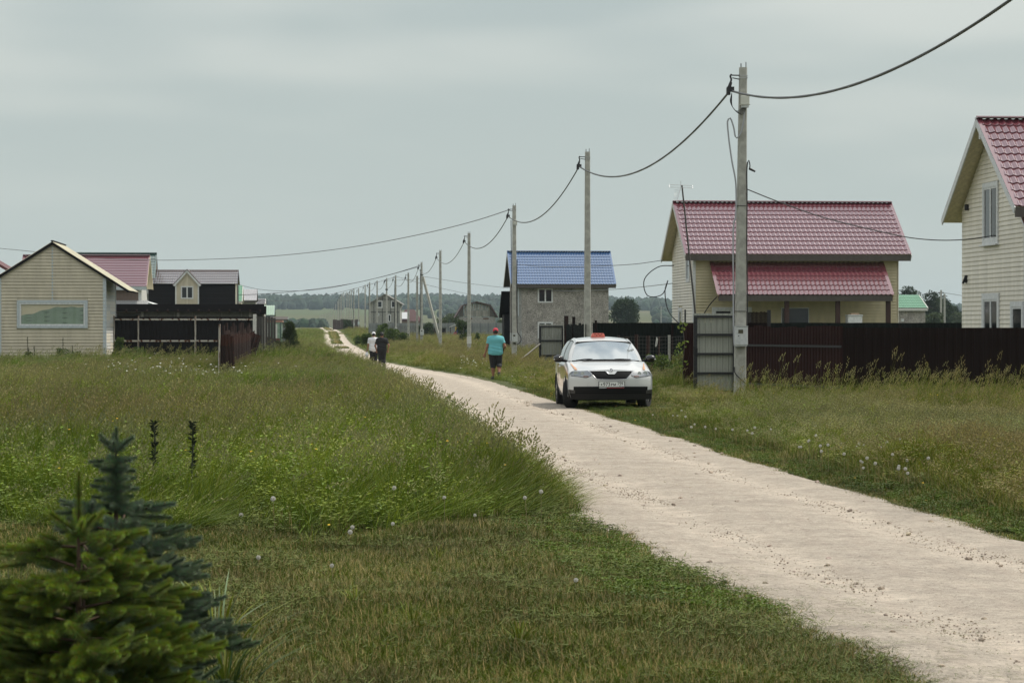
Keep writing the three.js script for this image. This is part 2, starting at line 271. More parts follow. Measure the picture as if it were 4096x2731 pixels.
function windowUnit(parent, name, x, y, w, h, o = {}) { // x,y centre on the wall plane, facing +z; proud of the planks
  const g = sub(name, parent); g.position.set(x, y, o.z || 0); const t = o.frame || 0.09, fm = o.mat || M.white, zt = o.proud || 0.05;
  const W = w / 2, H = h / 2;
  part('frame', [boxB(-W, W, H - t, H, 0, zt), boxB(-W, W, -H, -H + t, 0, zt), boxB(-W, -W + t, -H + t, H - t, 0, zt), boxB(W - t, W, -H + t, H - t, 0, zt)], fm, g);
  if (o.back) o.back(g, W - t, H - t); else part('room', boxB(-W + t, W - t, -H + t, H - t, 0.0015, 0.004), M.black, g);
  const n = o.lights || 1, sash = o.sash ?? 0.05, iw = (w - 2 * t) / n;
  for (let i = 0; i < n; i++) {
    const a = -W + t + i * iw, b = a + iw;
    if (sash) part('sash', [boxB(a, b, H - t - sash, H - t, 0.006, zt - 0.012), boxB(a, b, -H + t, -H + t + sash, 0.006, zt - 0.012), boxB(a, a + sash, -H + t + sash, H - t - sash, 0.006, zt - 0.012), boxB(b - sash, b, -H + t + sash, H - t - sash, 0.006, zt - 0.012)], M.white, g);
    part('pane', boxB(a + sash, b - sash, -H + t + sash, H - t - sash, 0.014, 0.02), o.pane || M.glass, g);
  }
  if (o.sill) part('sill', box(w + 0.08, 0.035, zt + 0.07, 0, -H - 0.015, (zt + 0.07) / 2), fm, g);
  return g;
}
function corrugated(w, h, pitch, depth, flat = 0.55) { // one profiled sheet, base at y=0, centred on x
  const n = Math.max(2, Math.round(w / pitch)), xs = []; for (let i = 0; i < n; i++) { const a = -w / 2 + i * w / n, p = w / n; xs.push([a, 0], [a + p * flat / 2 * 1.0, 0], [a + p * (flat / 2 + 0.1), depth], [a + p * (0.9 - flat / 2 + 0.0), depth], [a + p * (1 - flat / 2), 0]); } xs.push([w / 2, 0]);
  const q = []; for (let i = 0; i < xs.length - 1; i++) { const [a, za] = xs[i], [b, zb] = xs[i + 1]; if (b - a > 1e-5) q.push([[a, 0, za], [b, 0, zb], [b, h, zb], [a, h, za]]); } return quads(q);
}

// a one-and-a-half storey sided house, long roof side towards the lane's near end; local origin: front left wall corner
function villageHouse(o) {
  const t = thing(o.name || 'house', o.label, 'house', [PX(o.u, o.d), 0, -o.d], THETA, o.group), { W, D, eave, ridge } = o, ov = o.ov ?? 0.5, oe = o.oe ?? 0.4, oR = o.oeR ?? oe;
  const wallTop = eave + (ridge - eave) * ov / (D / 2 + ov) - 0.16, gab = (y) => y < wallTop ? 0 : (y - wallTop) / (ridge - 0.16 - wallTop) * D / 2;
  part('wall', prism([[-D, -0.7], [0, -0.7], [0, wallTop], [-D / 2, ridge - 0.17], [-D, wallTop]].map(([z, y]) => [-z, y]), 0, W).rotateY(-0).applyMatrix4(new THREE.Matrix4().makeBasis(V(0, 0, -1), V(0, 1, 0), V(1, 0, 0))), o.core, t);
  if (o.planks) {
    const c = o.course || 0.115, f = sub('front_wall', t), l = sub('gable_wall', t); l.rotation.y = -Math.PI / 2; l.position.z = -D;
    plankWall(f, 0.35, wallTop, c, () => [0.06, W - 0.06], o.planks, o.frontHoles, o.frontJoints, o.lap);
    plankWall(l, 0.35, ridge - 0.3, c, (y) => [Math.max(0.06, gab(y)), D - Math.max(0.06, gab(y))], o.gablePlanks || o.planks, o.gableHoles, o.gableJoints || [D * 0.42], o.lap);
    for (const x of [0, W]) part('corner_trim', [boxB(x - 0.03, x + 0.07 - (x ? 0.1 : 0), 0.3, wallTop, -0.07, 0.034), boxB(x ? x - 0.0 : x - 0.034, x ? x + 0.034 : x, 0.3, wallTop, -0.1, -0.07)], o.trim || M.offwhite, t);
    if (o.leftFit) o.leftFit(l, D); if (o.frontFit) o.frontFit(f, W);
  } else if (o.frontFit) o.frontFit(t, W);
  const zr = -D / 2, roof = sub('roof', t), th = 0.10;
  const slab = (z0, y0, z1, y1) => quads([[[-oe, y0 - th, z0], [W + oR, y0 - th, z0], [W + oR, y1 - th, z1], [-oe, y1 - th, z1]], [[-oe, y0 - 0.015, z0], [W + oR, y0 - 0.015, z0], [W + oR, y1 - 0.015, z1], [-oe, y1 - 0.015, z1]]]);
  part('soffit', [slab(zr, ridge, ov, eave), slab(zr, ridge, -D - ov, eave)], o.soffit || M.soffit, roof);
  tileRoof(t, -oe, W + oR, [ridge, zr], [eave, ov], o.roof, { seg: o.seg, rows: o.rows });
  tileRoof(t, -oe, W + oR, [ridge, zr], [eave, -D - ov], o.roof, { seg: o.seg, rows: o.rows });
  part('ridge_cap', [bar(V(-oe - 0.02, ridge + 0.035, zr + 0.08), V(W + oR + 0.02, ridge + 0.03, zr + 0.08), 0.2, 0.012), bar(V(-oe - 0.02, ridge + 0.035, zr - 0.08), V(W + oR + 0.02, ridge + 0.03, zr - 0.08), 0.2, 0.012), rod(V(-oe - 0.02, ridge + 0.05, zr), V(W + oR + 0.02, ridge + 0.045, zr), 0.035)], o.cap || o.roof, roof);
  for (const [x, m] of [[-oe, o.verge || M.offwhite], [W + oR, o.verge || M.offwhite]]) { // boards up the gable ends with a metal strip on top
    const s = x < 0 ? -1 : 1;
    for (const [z, y] of [[ov, eave], [-D - ov, eave]]) {
      part('gable_board', bar(V(x + s * 0.015, ridge - 0.085, zr), V(x + s * 0.015, y - 0.085, z), 0.03, 0.17), m, roof);
      part('verge_strip', bar(V(x - s * 0.04, ridge + 0.036, zr), V(x - s * 0.04, y + 0.036, z), 0.13, 0.014), o.roof, roof);
    }
  }
  part('eave_board', bar(V(-oe, eave - 0.13, ov - 0.02), V(W + oR, eave - 0.13, ov - 0.02), 0.04, 0.24), o.fascia || M.darkWood, roof);
  part('foundation', boxB(0.03, W - 0.03, -0.9, 0.32, -D + 0.03, 0.004), M.concrete, t);
  return t;
}
function porch(t, o) { // lean-to roof on posts in front of a house wall
  const roof = sub('porch_roof', t), { x0, x1, yt, yb, run } = o;
  tileRoof(t, x0, x1, [yt, 0.03], [yb, run], o.roof, { name: 'porch_roof_slope', rows: o.rows });
  part('porch_deck', quads([[[x0, yt - 0.09, 0.03], [x1, yt - 0.09, 0.03], [x1, yb - 0.09, run], [x0, yb - 0.09, run]], [[x0, yt - 0.015, 0.03], [x1, yt - 0.015, 0.03], [x1, yb - 0.015, run], [x0, yb - 0.015, run]]]), M.darkWood, roof);
  for (const x of [x0, x1]) { part('gable_board', bar(V(x, yt - 0.06, 0.03), V(x, yb - 0.06, run), 0.035, 0.16), o.side || o.roof, roof); part('verge_strip', bar(V(x, yt + 0.03, 0.03), V(x, yb + 0.03, run), 0.13, 0.02), o.roof, roof); }
  part('eave_board', bar(V(x0, yb - 0.13, run - 0.02), V(x1, yb - 0.13, run - 0.02), 0.04, 0.22), M.darkWood, roof);
  for (const x of o.posts) part('porch_post', boxB(x - 0.085, x + 0.085, -0.8, yb - 0.2, run - 0.3, run - 0.13), M.brownWood, t);
}
// ---- red roofed house behind the gate
{
  const W = 8.22, D = 6.2;
  const t = villageHouse({ name: 'house', label: 'cream sided house with burgundy metal roof and a porch, antenna mast at its corner', u: 2776, d: 104, W, D, eave: 4.52, ridge: 6.74, core: M.cream, planks: [M.cream, M.cream2], gablePlanks: [M.ivory, M.ivory2], trim: M.white, roof: M.red, fascia: M.darkWood, lap: 0.034,
    frontHoles: [[0.72, 2.32, 0, 2.44], [3.5, 4.62, 0, 2.42]], frontJoints: [5.3],
    gableHoles: [[4.25, 5.25, 3.45, 4.85], [2.1, 3.1, 0.3, 2.45]], gableJoints: [2.9],
    leftFit: (l) => { windowUnit(l, 'window', 4.75, 4.15, 1.0, 1.4, { lights: 1, frame: 0.1 }); windowUnit(l, 'door', 2.6, 1.37, 1.0, 2.15, { frame: 0.12 }); },
    frontFit: (f) => { windowUnit(f, 'window', 1.52, 1.55, 1.6, 1.78, { lights: 2, frame: 0.11 }); windowUnit(f, 'door', 4.06, 1.36, 1.12, 2.12, { frame: 0.03, sash: 0 }); } });
  porch(t, { x0: 0.68, x1: 7.55, yt: 4.22, yb: 2.9, run: 2.0, roof: M.red, rows: 7, posts: [1.42, 3.4, 5.42, 7.42] });
  part('service_cable', [tube([V(-0.1, 4.2, -5), V(-0.75, 4.15, -5), V(-1.35, 3.6, -5), V(-1.2, 2.95, -5), V(-0.6, 3.0, -5), V(-0.35, 3.6, -5), V(-0.5, 3.2, -4.8), V(-0.45, 2.4, -4.4), V(-0.1, 1.75, -3), V(0.1, 1.62, -1), V(0.25, 2.0, 0.3), V(0.6, 2.6, 0.6), V(1.2, 3.2, 0.9)], 0.022, 80)], M.rubber, t);
  const mast = thing('antenna_mast', 'thin leaning antenna mast with a small aerial in front of the burgundy roof', 'antenna', [PX(2806, 101.5), 0, -101.5], THETA);
  const top = V(-0.73, 7.15, -0.2);
  part('pole', rod(V(0.05, -0.5, 0), top, 0.045, 0.03), std(rgb(0.06, 0.055, 0.05), 0.8), mast);
  const al = std(rgb(0.5, 0.5, 0.5), 0.4, { metalness: 0.8 });
  part('crossbar', [rod(V(-1.25, 7.15, 0), V(-0.35, 7.12, 0), 0.008), rod(V(-1.25, 7.05, 0.1), V(-0.35, 7.02, 0.1), 0.008), rod(V(-1.25, 7.15, 0), V(-1.25, 7.05, 0.1), 0.008), rod(V(-0.35, 7.12, 0), V(-0.35, 7.02, 0.1), 0.008), rod(V(-0.8, 7.3, 0), V(-0.8, 7.0, 0), 0.01)], al, mast);
  const boom = []; for (let i = 0; i < 8; i++) boom.push(rod(V(-1.05 - i * 0.01, 6.95 - i * 0.06, 0.05 + i * 0.03), V(-0.8 - i * 0.03, 6.98 - i * 0.065, 0.05), 0.006)); boom.push(rod(V(-0.82, 7.0, 0.03), V(-1.0, 6.45, 0.25), 0.012));
  part('aerial', boom, al, mast);
  const fr = thing('storage_chest', 'white chest standing on the porch of the burgundy roofed house', 'chest', [PX(3417, 102.6), 0, -102.6], THETA);
  part('body', rbox(0.56, 1.75, 0.55, 0.02, 0, 1.2, 0), M.white, fr); part('lid', rbox(0.6, 0.06, 0.6, 0.02, 0, 2.1, 0), M.greyPaint, fr); part('rag', rbox(0.34, 0.07, 0.3, 0.03, 0.02, 2.16, 0), std(rgb(0.42, 0.3, 0.2), 0.95), fr);
}
// ---- right hand house, gable end towards the lane
{
  const D = 6.2;
  const wd = 62.6, X0 = 11.94 + 0.37 - 0.0759 * 0.5;
  const t = villageHouse({ name: 'house', label: 'ivory sided house with tall gable and burgundy roof rising behind the long brown fence', u: 2048 + X0 / wd * F, d: wd, W: 8.22, D, eave: 4.5, ridge: 6.85, core: M.ivory, planks: [M.ivory, M.ivory2], gablePlanks: [M.ivory, M.ivory2], trim: M.white, roof: M.red, verge: M.white,
    gableHoles: [[2.25, 3.75, 3.72, 5.28], [2.2, 3.85, 0, 2.5], [4.95, 6.1, 1.55, 2.25]], gableJoints: [2.62],
    leftFit: (l) => {
      windowUnit(l, 'window', 3.0, 4.5, 1.5, 1.56, { lights: 2, frame: 0.12, sill: true, mat: M.white });
      const w = windowUnit(l, 'door', 3.02, 1.42, 1.65, 2.16, { lights: 2, frame: 0.16 });
      windowUnit(l, 'window', 5.5, 1.72, 1.15, 1.1, { lights: 1, frame: 0.13 });
      part('wall_bracket', [boxB(0.5, 0.62, 2.8, 3.0, 0.01, 0.06), rod(V(0.56, 2.95, 0.05), V(0.56, 2.78, 0.12), 0.03)], M.rubber, l);
      part('wall_lamp', [rbox(0.1, 0.16, 0.1, 0.03, 0.75, 4.75, 0.07)], M.rubber, l);
    } });
  part('brace', [boxB(-0.34, -0.3, 6.35, 6.72, -3.16, -3.04)], M.white, t);
  porch(t, { x0: -0.1, x1: 7.55, yt: 4.3, yb: 2.9, run: 2.1, roof: M.red, rows: 7, posts: [0.3, 3.4, 5.42, 7.42], side: M.white });
}
// ---- blue roofed house of bare board
{
  const W = 6.25, D = 6;
  const t = villageHouse({ name: 'house', label: 'unfinished grey board house under a bright blue metal tile roof', u: 2066, d: 177, W, D, eave: 4.53, ridge: 6.82, core: M.osb, soffit: M.darkWood, roof: M.blue, fascia: M.darkWood, verge: M.offwhite, seg: 5, ov: 0.45, oe: 0.4, oeR: 0.45,
    frontFit: (g, W) => { windowUnit(g, 'window', 1.95, 3.78, 1.02, 0.98, { lights: 2, frame: 0.05, sash: 0.045 }); windowUnit(g, 'window', 1.95, 1.45, 1.02, 1.1, { lights: 2, frame: 0.06 }); } });
  part('corner_board', boxB(-0.02, 0.34, -0.3, 4.4, 0.004, 0.03), std(rgb(0.34, 0.34, 0.33), 0.9, { map: grain }), t);
  part('drain_pipe', [boxB(0.1, 0.16, 2.4, 4.3, 0.03, 0.08), boxB(0.3, 0.33, -0.3, 1.4, 0.03, 0.06)], M.blueWhite, t);
  part('lean_to_roof', quads([[[-0.6, 4.0, -D], [W, 4.0, -D], [W, 2.3, -D - 2.2], [-0.6, 2.3, -D - 2.2]], [[-0.6, 4.0, -D], [-0.6, 2.3, -D - 2.2], [-0.6, 2.45, -D - 2.2], [-0.6, 4.15, -D]], [[-0.6, 4.15, -D], [W, 4.15, -D], [W, 2.45, -D - 2.2], [-0.6, 2.45, -D - 2.2]]]), M.black, t);
  part('lean_to_wall', boxB(-0.4, W, -0.6, 2.5, -D - 1.9, -D - 0.01), M.black, t);
}
// ---- cream shed with the wide window
{
  const d = 122, W = 4.9, D = 6.1, e = 3.94, r = 5.5, xm = W / 2, t = thing('shed', 'beige sided gable shed with one wide curtained window in its end wall', 'shed', [PX(-5, d), 0, -d], THETA);
  const lim = (y) => y < e ? [0.05, W - 0.05] : [xm * (y - e) / (r - e), W - xm * (y - e) / (r - e)];
  part('wall', prism([[0, -0.9], [W, -0.9], [W, e], [xm, r], [0, e]], -D, 0), M.beige, t);
  const f = sub('front_wall', t), s = sub('side_wall', t); s.rotation.y = Math.PI / 2; s.position.set(W, 0, 0);
  plankWall(f, 0.02, r - 0.1, 0.15, lim, [M.beige, M.beige2, M.beige], [[0.82, 4.08, 1.6, 2.9]], [xm], 0.036);
  plankWall(s, 0.02, e, 0.15, () => [0.08, D - 0.1], [M.ivory, M.offwhite], [], [2.7]);
  part('joint_strip', boxB(xm - 0.035, xm + 0.035, 2.9, r - 0.12, 0.016, 0.03), M.blueWhite, f);
  part('corner_trim', [boxB(W - 0.12, W + 0.03, -0.05, e, 0, 0.036), boxB(W + 0.0, W + 0.036, -0.05, e, -0.15, 0)], M.blueWhite, t);
  part('corner_trim', boxB(-0.03, 0.1, -0.05, e, 0, 0.036), M.blueWhite, t);
  part('rear_trim', boxB(W, W + 0.04, -0.05, e, -D, -D + 0.12), M.blueWhite, t);
  const cur = tex(256, 1.1, (x, y) => { const m = 0.9 + 0.1 * fbm(x * 8, y * 8, 3, 8, 3), dot = Math.hypot((x * 4) % 1 - 0.5, (y * 4 + Math.floor(x * 4) * 0.5) % 1 - 0.5) < 0.16 ? 0.8 : 1; return [0.48 * m * dot, 0.56 * m * dot, 0.47 * m * dot]; });
  windowUnit(f, 'window', 2.45, 2.25, 3.26, 1.3, { frame: 0.13, proud: 0.11, sash: 0.06, mat: M.blueWhite, pane: M.pane, back: (g, W2, H2) => {
    const edge = (x) => -0.05 + 0.38 * smooth(-1.5, 0.4, x) + 0.02 * Math.sin(x * 9), c1 = [], c2 = [];
    part('curtain', gridGeo(60, 1, (u, v) => { const x = lerp(-W2, W2, u); return [x, lerp(-H2, edge(x), v), 0.012 + 0.004 * Math.sin(x * 14)]; }), std(rgb(1, 1, 1), 0.9, { map: cur, ...DS }), g, 'green patterned curtain');
    part('curtain', gridGeo(60, 1, (u, v) => { const x = lerp(-W2, W2, u); return [x, lerp(edge(x) - 0.05, H2, v), 0.006 + 0.002 * Math.sin(x * 22)]; }), std(rgb(0.52, 0.46, 0.31), 0.9, DS), g, 'cream curtain');
  } });
  const roof = sub('roof', t), sl = (r - e) / xm, ro = (x) => r + 0.12 - Math.abs(x - xm) * sl;
  const N = 60, sheet = (x0, x1) => gridGeo(10, N, (u, v) => { const x = lerp(x0, x1, u); return [x, ro(x) + 0.025 * Math.abs(Math.sin(v * N * 0.5 * 3.14159)), lerp(0.16, -D - 0.2, v)]; });
  part('roof_sheet', sheet(xm, W + 1.12), std(M.slate.color, 0.9, { map: grain, ...DS }), roof); part('roof_sheet', sheet(xm, -1.0), std(M.slate.color, 0.9, { map: grain, ...DS }), roof);
  part('rafter_board', [bar(V(xm, ro(xm) - 0.08, 0.12), V(W + 1.08, ro(W + 1.08) - 0.08, 0.12), 0.05, 0.09), bar(V(xm, ro(xm) - 0.08, 0.12), V(-1, ro(-1) - 0.08, 0.12), 0.05, 0.12)], M.black, roof);
  part('eave_soffit', [quads([[[W, ro(W) - 0.09, 0.1], [W + 1.08, ro(W + 1.08) - 0.09, 0.1], [W + 1.08, ro(W + 1.08) - 0.09, -D], [W, ro(W) - 0.09, -D]]])], M.black, roof);
  part('ridge_cap', [bar(V(xm, ro(xm) + 0.04, 0.2), V(xm, ro(xm) + 0.04, -D - 0.2), 0.12, 0.05)], M.black, roof);
}
// ---- houses behind the shed
{
  const t = villageHouse({ name: 'house', label: 'house with dark pink metal tile roof standing right behind the beige shed', u: 92, d: 184, W: 8.2, D: 6.2, eave: 4.5, ridge: 6.75, core: M.offwhite, roof: M.red, fascia: M.blueWhite, verge: M.soffit, cap: M.red, seg: 5, oe: 0.35, oeR: 0.4, frontFit: (g) => { part('upper_wall', boxB(5.6, 8.0, 3.3, 4.3, 0.002, 0.03), std(rgb(0.18, 0.13, 0.11), 0.7, { map: streak }), g); part('corner_strip', boxB(8.0, 8.22, 0, 4.3, 0.002, 0.05), M.white, g); } });
  const s = part('lean_to_sheet', corrugated(3.6, 1.6, 0.12, 0.03), M.zinc, t); s.rotation.x = -1.0; s.position.set(6.9, 2.65, 1.4);
  villageHouse({ name: 'house', label: 'taller house with dark green metal tile roof behind the pink roofed house', u: 232, d: 205, W: 7.0, D: 5.6, eave: 4.5, ridge: 7.5, core: M.white, roof: M.green, fascia: M.white, verge: M.green, cap: M.green, seg: 5, oe: 0.4, oeR: 0.45 });
  const lr = thing('lean_to_roof', 'white framed lean-to roof edged in dark green beside the black house', 'roof', [PX(566, 190), 0, -190], THETA);
  part('panel', quads([[[0, 3.5, 0], [0.02, 3.62, -3], [2.2, 3.0, -3], [2, 2.8, 0]], [[0, 3.5, 0], [2, 2.8, 0], [2, 2.5, 0], [0, 2.9, 0]]]), M.white, lr); part('edge', bar(V(0, 3.55, 0.03), V(2.05, 2.85, 0.03), 0.06, 0.09), M.green, lr); for (const x of [0.1, 1.9]) part('post', boxB(x - 0.05, x + 0.05, -0.6, 2.7, -0.1, 0), M.white, lr);
}
{ // black gambrel house with a dormer
  const d = 205, W = 6.9, D = 6, t = thing('house', 'black clad house with rose metal roof and a pointed beige dormer', 'house', [PX(592, d), 0, -d], THETA);
  part('wall', boxB(0, W - 0.05, -0.9, 5.0, -D, 0), M.black, t);
  const f = sub('front_wall', t); plankWall(f, 2.2, 5.02, 0.2, () => [0, W - 0.12], [M.blackPlank, M.black], [[2.12, 3.94, 0, 5.05]]);
  part('corner_trim', boxB(W - 0.13, W, -0.6, 5.1, -0.1, 0.03), M.ivory, t);
  part('gable', prism([[-D, 4.98], [0, 4.98], [-D / 2, 6.0]].map(([z, y]) => [-z, y]), 0, W - 0.06).applyMatrix4(new THREE.Matrix4().makeBasis(V(0, 0, -1), V(0, 1, 0), V(1, 0, 0))), M.black, t);
  tileRoof(t, -0.1, W + 0.05, [6.12, -D / 2], [5.02, 0.28], M.rose, { rows: 8, seg: 5 }); tileRoof(t, -0.1, W + 0.05, [6.12, -D / 2], [5.02, -D - 0.28], M.rose, { rows: 8, seg: 4 });
  part('ridge_cap', rod(V(-0.1, 6.15, -D / 2), V(W + 0.05, 6.15, -D / 2), 0.06), M.rose, t);
  const dm = sub('dormer', t), x0 = 2.15, x1 = 3.9, xm = (x0 + x1) / 2, pk = 6.06, ev = 5.0;
  part('wall', prism([[x0, 3.3], [x1, 3.3], [x1, ev + 0.1], [xm, pk - 0.1], [x0, ev + 0.1]], -2.8, 0.32), M.beige, dm); part('joint_strip', boxB(xm - 0.02, xm + 0.02, 3.3, pk - 0.2, 0.32, 0.335), M.ivory, dm);
  for (const x of [x0, x1]) part('corner_trim', boxB(x - 0.05, x + 0.05, 3.28, ev, 0.28, 0.36), M.white, dm);
  for (const s of [-1, 1]) { part('gable_board', bar(V(xm, pk, 0.5), V(xm + s * 1.05, ev - 0.12, 0.5), 0.03, 0.2), M.white, dm); part('roof_side', quads([[[xm, pk + 0.12, 0.53], [xm + s * 1.12, ev - 0.05, 0.53], [xm + s * 1.12, ev - 0.05, -2.6], [xm, pk + 0.12, -2.6]], [[xm, pk + 0.05, 0.53], [xm + s * 1.12, ev - 0.12, 0.53], [xm + s * 1.12, ev - 0.05, 0.53], [xm, pk + 0.12, 0.53]]]), std(M.rose.color, 0.45, DS), dm); }
  const w = windowUnit(t, 'dormer_window', xm, 4.35, 0.98, 1.0, { lights: 2, frame: 0.05, z: 0.33 });
}
// ---- open black shed, its frame fence
{
  const d = 133, X = (u) => PX(u, d) - PX(455, d), t = thing('carport', 'long flat black roofed shed behind the rusty pipe fence', 'shed', [PX(440, d), 0, -d], THETA), L = 7.75;
  part('roof_deck', boxB(0, L, 2.58, 2.68, -5, 0), M.black, t); part('roof_edge', boxB(-0.02, L + 0.02, 2.44, 2.82, 0.0, 0.06), M.black, t);
  for (let i = 0; i < 15; i++) part('rafter_end', boxB(0.25 + i * 0.52, 0.33 + i * 0.52, 2.42, 2.56, 0.06, 0.16), M.brownWood, t);
  part('roof_end', boxB(L - 0.35, L + 0.12, 2.3, 2.72, -0.6, 0.12), M.black, t);
  const gp = std(rgb(0.19, 0.185, 0.175), 0.9, { map: grain });
  const wx = [1.55, 3.2, 4.1, 5.6, 6.6, 7.1]; for (let i = 0; i < wx.length - 1; i++) part('wall_panel', boxB(wx[i] + 0.01, wx[i + 1] - 0.01, 1.7, 2.43, -0.5, -0.45), gp, t);
  part('beam', boxB(0, 1.6, 2.33, 2.42, -0.3, -0.2), M.darkWood, t); for (const x of [0.05, 1.58, 3.4, 7.05]) part('post', boxB(x - 0.06, x + 0.06, -0.6, 2.42, -0.32, -0.2), std(rgb(0.3, 0.29, 0.27), 0.8), t);
  for (const [n, g] of [['back_wall', boxB(0, L, -0.8, 2.5, -5.1, -5)], ['end_wall', boxB(L - 0.1, L, -0.8, 2.5, -5, -0.6)], ['far_end_wall', boxB(-0.1, 0, -0.8, 2.5, -5, -0.6)]]) part(n, g, std(rgb(0.3, 0.29, 0.27), 0.8), t);
}
const rustTex = tex(512, 1.4, (x, y) => { const k = smooth(0.52, 0.62, fbm(x * 14, y * 14, 4, 14, 101)); return [lerp(0.72, 0.34, k), lerp(0.70, 0.20, k), lerp(0.66, 0.12, k)]; });
const rustDark = tex(512, 1.2, (x, y) => { const k = fbm(x * 20, y * 4, 4, 4, 103), j = smooth(0.55, 0.7, fbm(x * 9, y * 9, 4, 9, 104)); return [lerp(0.19, 0.30, k) + j * 0.09, lerp(0.115, 0.19, k) + j * 0.03, lerp(0.09, 0.15, k)]; });
M.rustPipe = std(rgb(1, 1, 1), 0.85, { map: rustTex }); M.rust = std(rgb(0.52, 0.5, 0.5), 0.9, { map: rustDark, ...DS });
{
  const d = 127, t = thing('pipe_fence', 'black sheet fence with rusty white pipe posts and rails', 'fence', [PX(440, d), 0, -d], THETA), L = 7.05;
  for (let i = 0; i < 6; i++) part('sheet', corrugated(1.175, 2.75, 0.2, 0.025).translate(0.59 + i * 1.175, -0.6, -0.06), M.blackPlank, t);
  const X = (u) => PX(u, d) - PX(440, d);
  for (const [u, a, b, r] of [[551, -0.6, 2.2, 0.035], [778, -0.7, 2.2, 0.04], [455, -0.6, 2.2, 0.035]]) part('post', rod(V(X(u), a, 0.05), V(X(u), b, 0.05), r), M.rustPipe, t);
  part('post', boxB(X(1008), X(1022), -0.6, 2.28, 0.0, 0.14), M.offwhite, t);
  for (const [y, x1] of [[2.02, L], [0.98, X(878)]]) part('rail', boxB(0, x1, y - 0.04, y + 0.04, 0.005, 0.05), M.rustPipe, t);
}
{ // rusty sheet fence running along the lane, ragged top
  const t = thing('rusty_sheet_fence', 'ragged fence of dark rusty metal sheets running back from the meadow', 'fence', [PX(903, 86), -0.15, -86], THETA);
  for (let i = 0; i < 40; i++) { const z = -i * 1.05 - 0.3, s = part('sheet', corrugated(1.1, R(1.45, 1.85), 0.18, 0.03), M.rust, t); s.rotation.set(R(-0.03, 0.03), Math.PI / 2 + R(-0.06, 0.06), R(-0.05, 0.05)); s.position.set(R(-0.05, 0.05), -0.1, z); if (i % 3 === 0) part('post', rod(V(-0.06, -0.3, z - 0.5), V(-0.06 + R(-0.05, 0.05), R(1.75, 2.0), z - 0.5), 0.04), M.rust, t); }
  for (let i = 0; i < 3; i++) { const s = part('sheet', corrugated(0.3, R(1.55, 1.85), 0.1, 0.03), M.rust, t); s.rotation.set(R(-0.04, 0.04), R(-0.5, 0.5), R(-0.05, 0.05)); s.position.set(-0.12 + i * 0.15, -0.1, 0.2 + i * 0.06); }
  part('post', rod(V(-0.22, -0.2, 0.3), V(-0.2, 1.9, 0.3), 0.03), M.rustPipe, t);
  const s = part('sheet', corrugated(0.8, 1.5, 0.18, 0.03), M.rust, t); s.rotation.set(0, 0.4, -0.32); s.position.set(-0.3, 0.1, -34);
  const t2 = thing('slat_fence', 'short grey upright plank fence at the end of the black shed', 'fence', [PX(1016, 131), -0.3, -131], THETA); for (let i = 0; i < 8; i++) part('plank', boxB(i * 0.135, i * 0.135 + 0.12, 0, 2.45 + R(-0.06, 0.06), 0, 0.025), std(rgb(0.07, 0.065, 0.06), 0.9, { map: streak }), t2);
}
{ // container and pinkish sheets beyond
  const t = thing('shipping_container', 'pale green container with white ribs beyond the rusty fence', 'container', [PX(1040, 165), -0.3, -165], THETA), g1 = std(rgb(0.30, 0.42, 0.33), 0.7, { map: grain });
  part('body', boxB(0, 1.32, 0, 2.28, -5, 0), g1, t); for (let i = 0; i < 4; i++) part('rib', boxB(0.15 + i * 0.27, 0.25 + i * 0.27, 0.1, 2.15, 0.0, 0.04), M.offwhite, t); part('roof_edge', boxB(-0.05, 1.4, 2.25, 2.38, -5.05, 0.06), std(rgb(0.34, 0.19, 0.15), 0.8), t); part('corner_post', boxB(1.24, 1.34, 0, 2.26, -0.05, 0.06), M.green, t);
  const f = thing('painted_sheet_fence', 'faded red brown sheet fence with broken top in front of the green container', 'fence', [PX(1032, 150), -0.35, -150], THETA), m = std(rgb(0.14, 0.06, 0.05), 0.8, { map: streak, ...DS });
  for (let i = 0; i < 3; i++) part('sheet', corrugated(0.42, R(1.25, 1.5), 0.14, 0.025).translate(0.2 + i * 0.41, 0, 0), m, f);
}
// ---- small houses further along the left
function smallHouse(label, u0, u1, vTop, vEave, d, roofM, wallM, o = {}) {
  const W = PX(u1, d) - PX(u0, d), rg = PY(vTop, d), ev = PY(vEave, d), base = gyd(PX(u0, d), d) - 0.4, t = thing(o.name || 'small_house', label, o.cat || 'house', [PX(u0, d), 0, -d], THETA, o.group), D = o.D || 4.5;
  part('wall', prism([[0, base], [D, base], [D, ev], [D / 2, rg - 0.1], [0, ev]], 0.12, W - 0.12).applyMatrix4(new THREE.Matrix4().makeBasis(V(0, 0, -1), V(0, 1, 0), V(1, 0, 0))), wallM, t);
  if (o.flat) { for (const s of [1, -1]) part('roof_slope', bar(V(W / 2, rg, -D / 2), V(W / 2, ev - 0.05, s > 0 ? 0.3 : -D - 0.3), W, 0.08), roofM, t); }
  else { tileRoof(t, 0, W, [rg, -D / 2], [ev - 0.05, 0.3], roofM, { seg: 4 }); tileRoof(t, 0, W, [rg, -D / 2], [ev - 0.05, -D - 0.3], roofM, { seg: 4 }); }
  part('eave_board', boxB(0, W, ev - 0.25, ev - 0.06, 0.24, 0.28), o.trim || M.offwhite, t); part('gable_board', [bar(V(W, rg - 0.05, -D / 2), V(W, ev - 0.1, 0.3), 0.06, 0.14), bar(V(W, rg - 0.05, -D / 2), V(W, ev - 0.1, -D - 0.3), 0.06, 0.14)], o.trim || M.offwhite, t);
  if (o.win) for (const [x, y, w, h] of o.win) windowUnit(t, 'window', x, y, w, h, { frame: 0.08, lights: 2 });
  return t;
}
smallHouse('small cream house with pale mint roof beside the black house', 922, 968, 1140, 1203, 255, M.mint, M.cream, {});
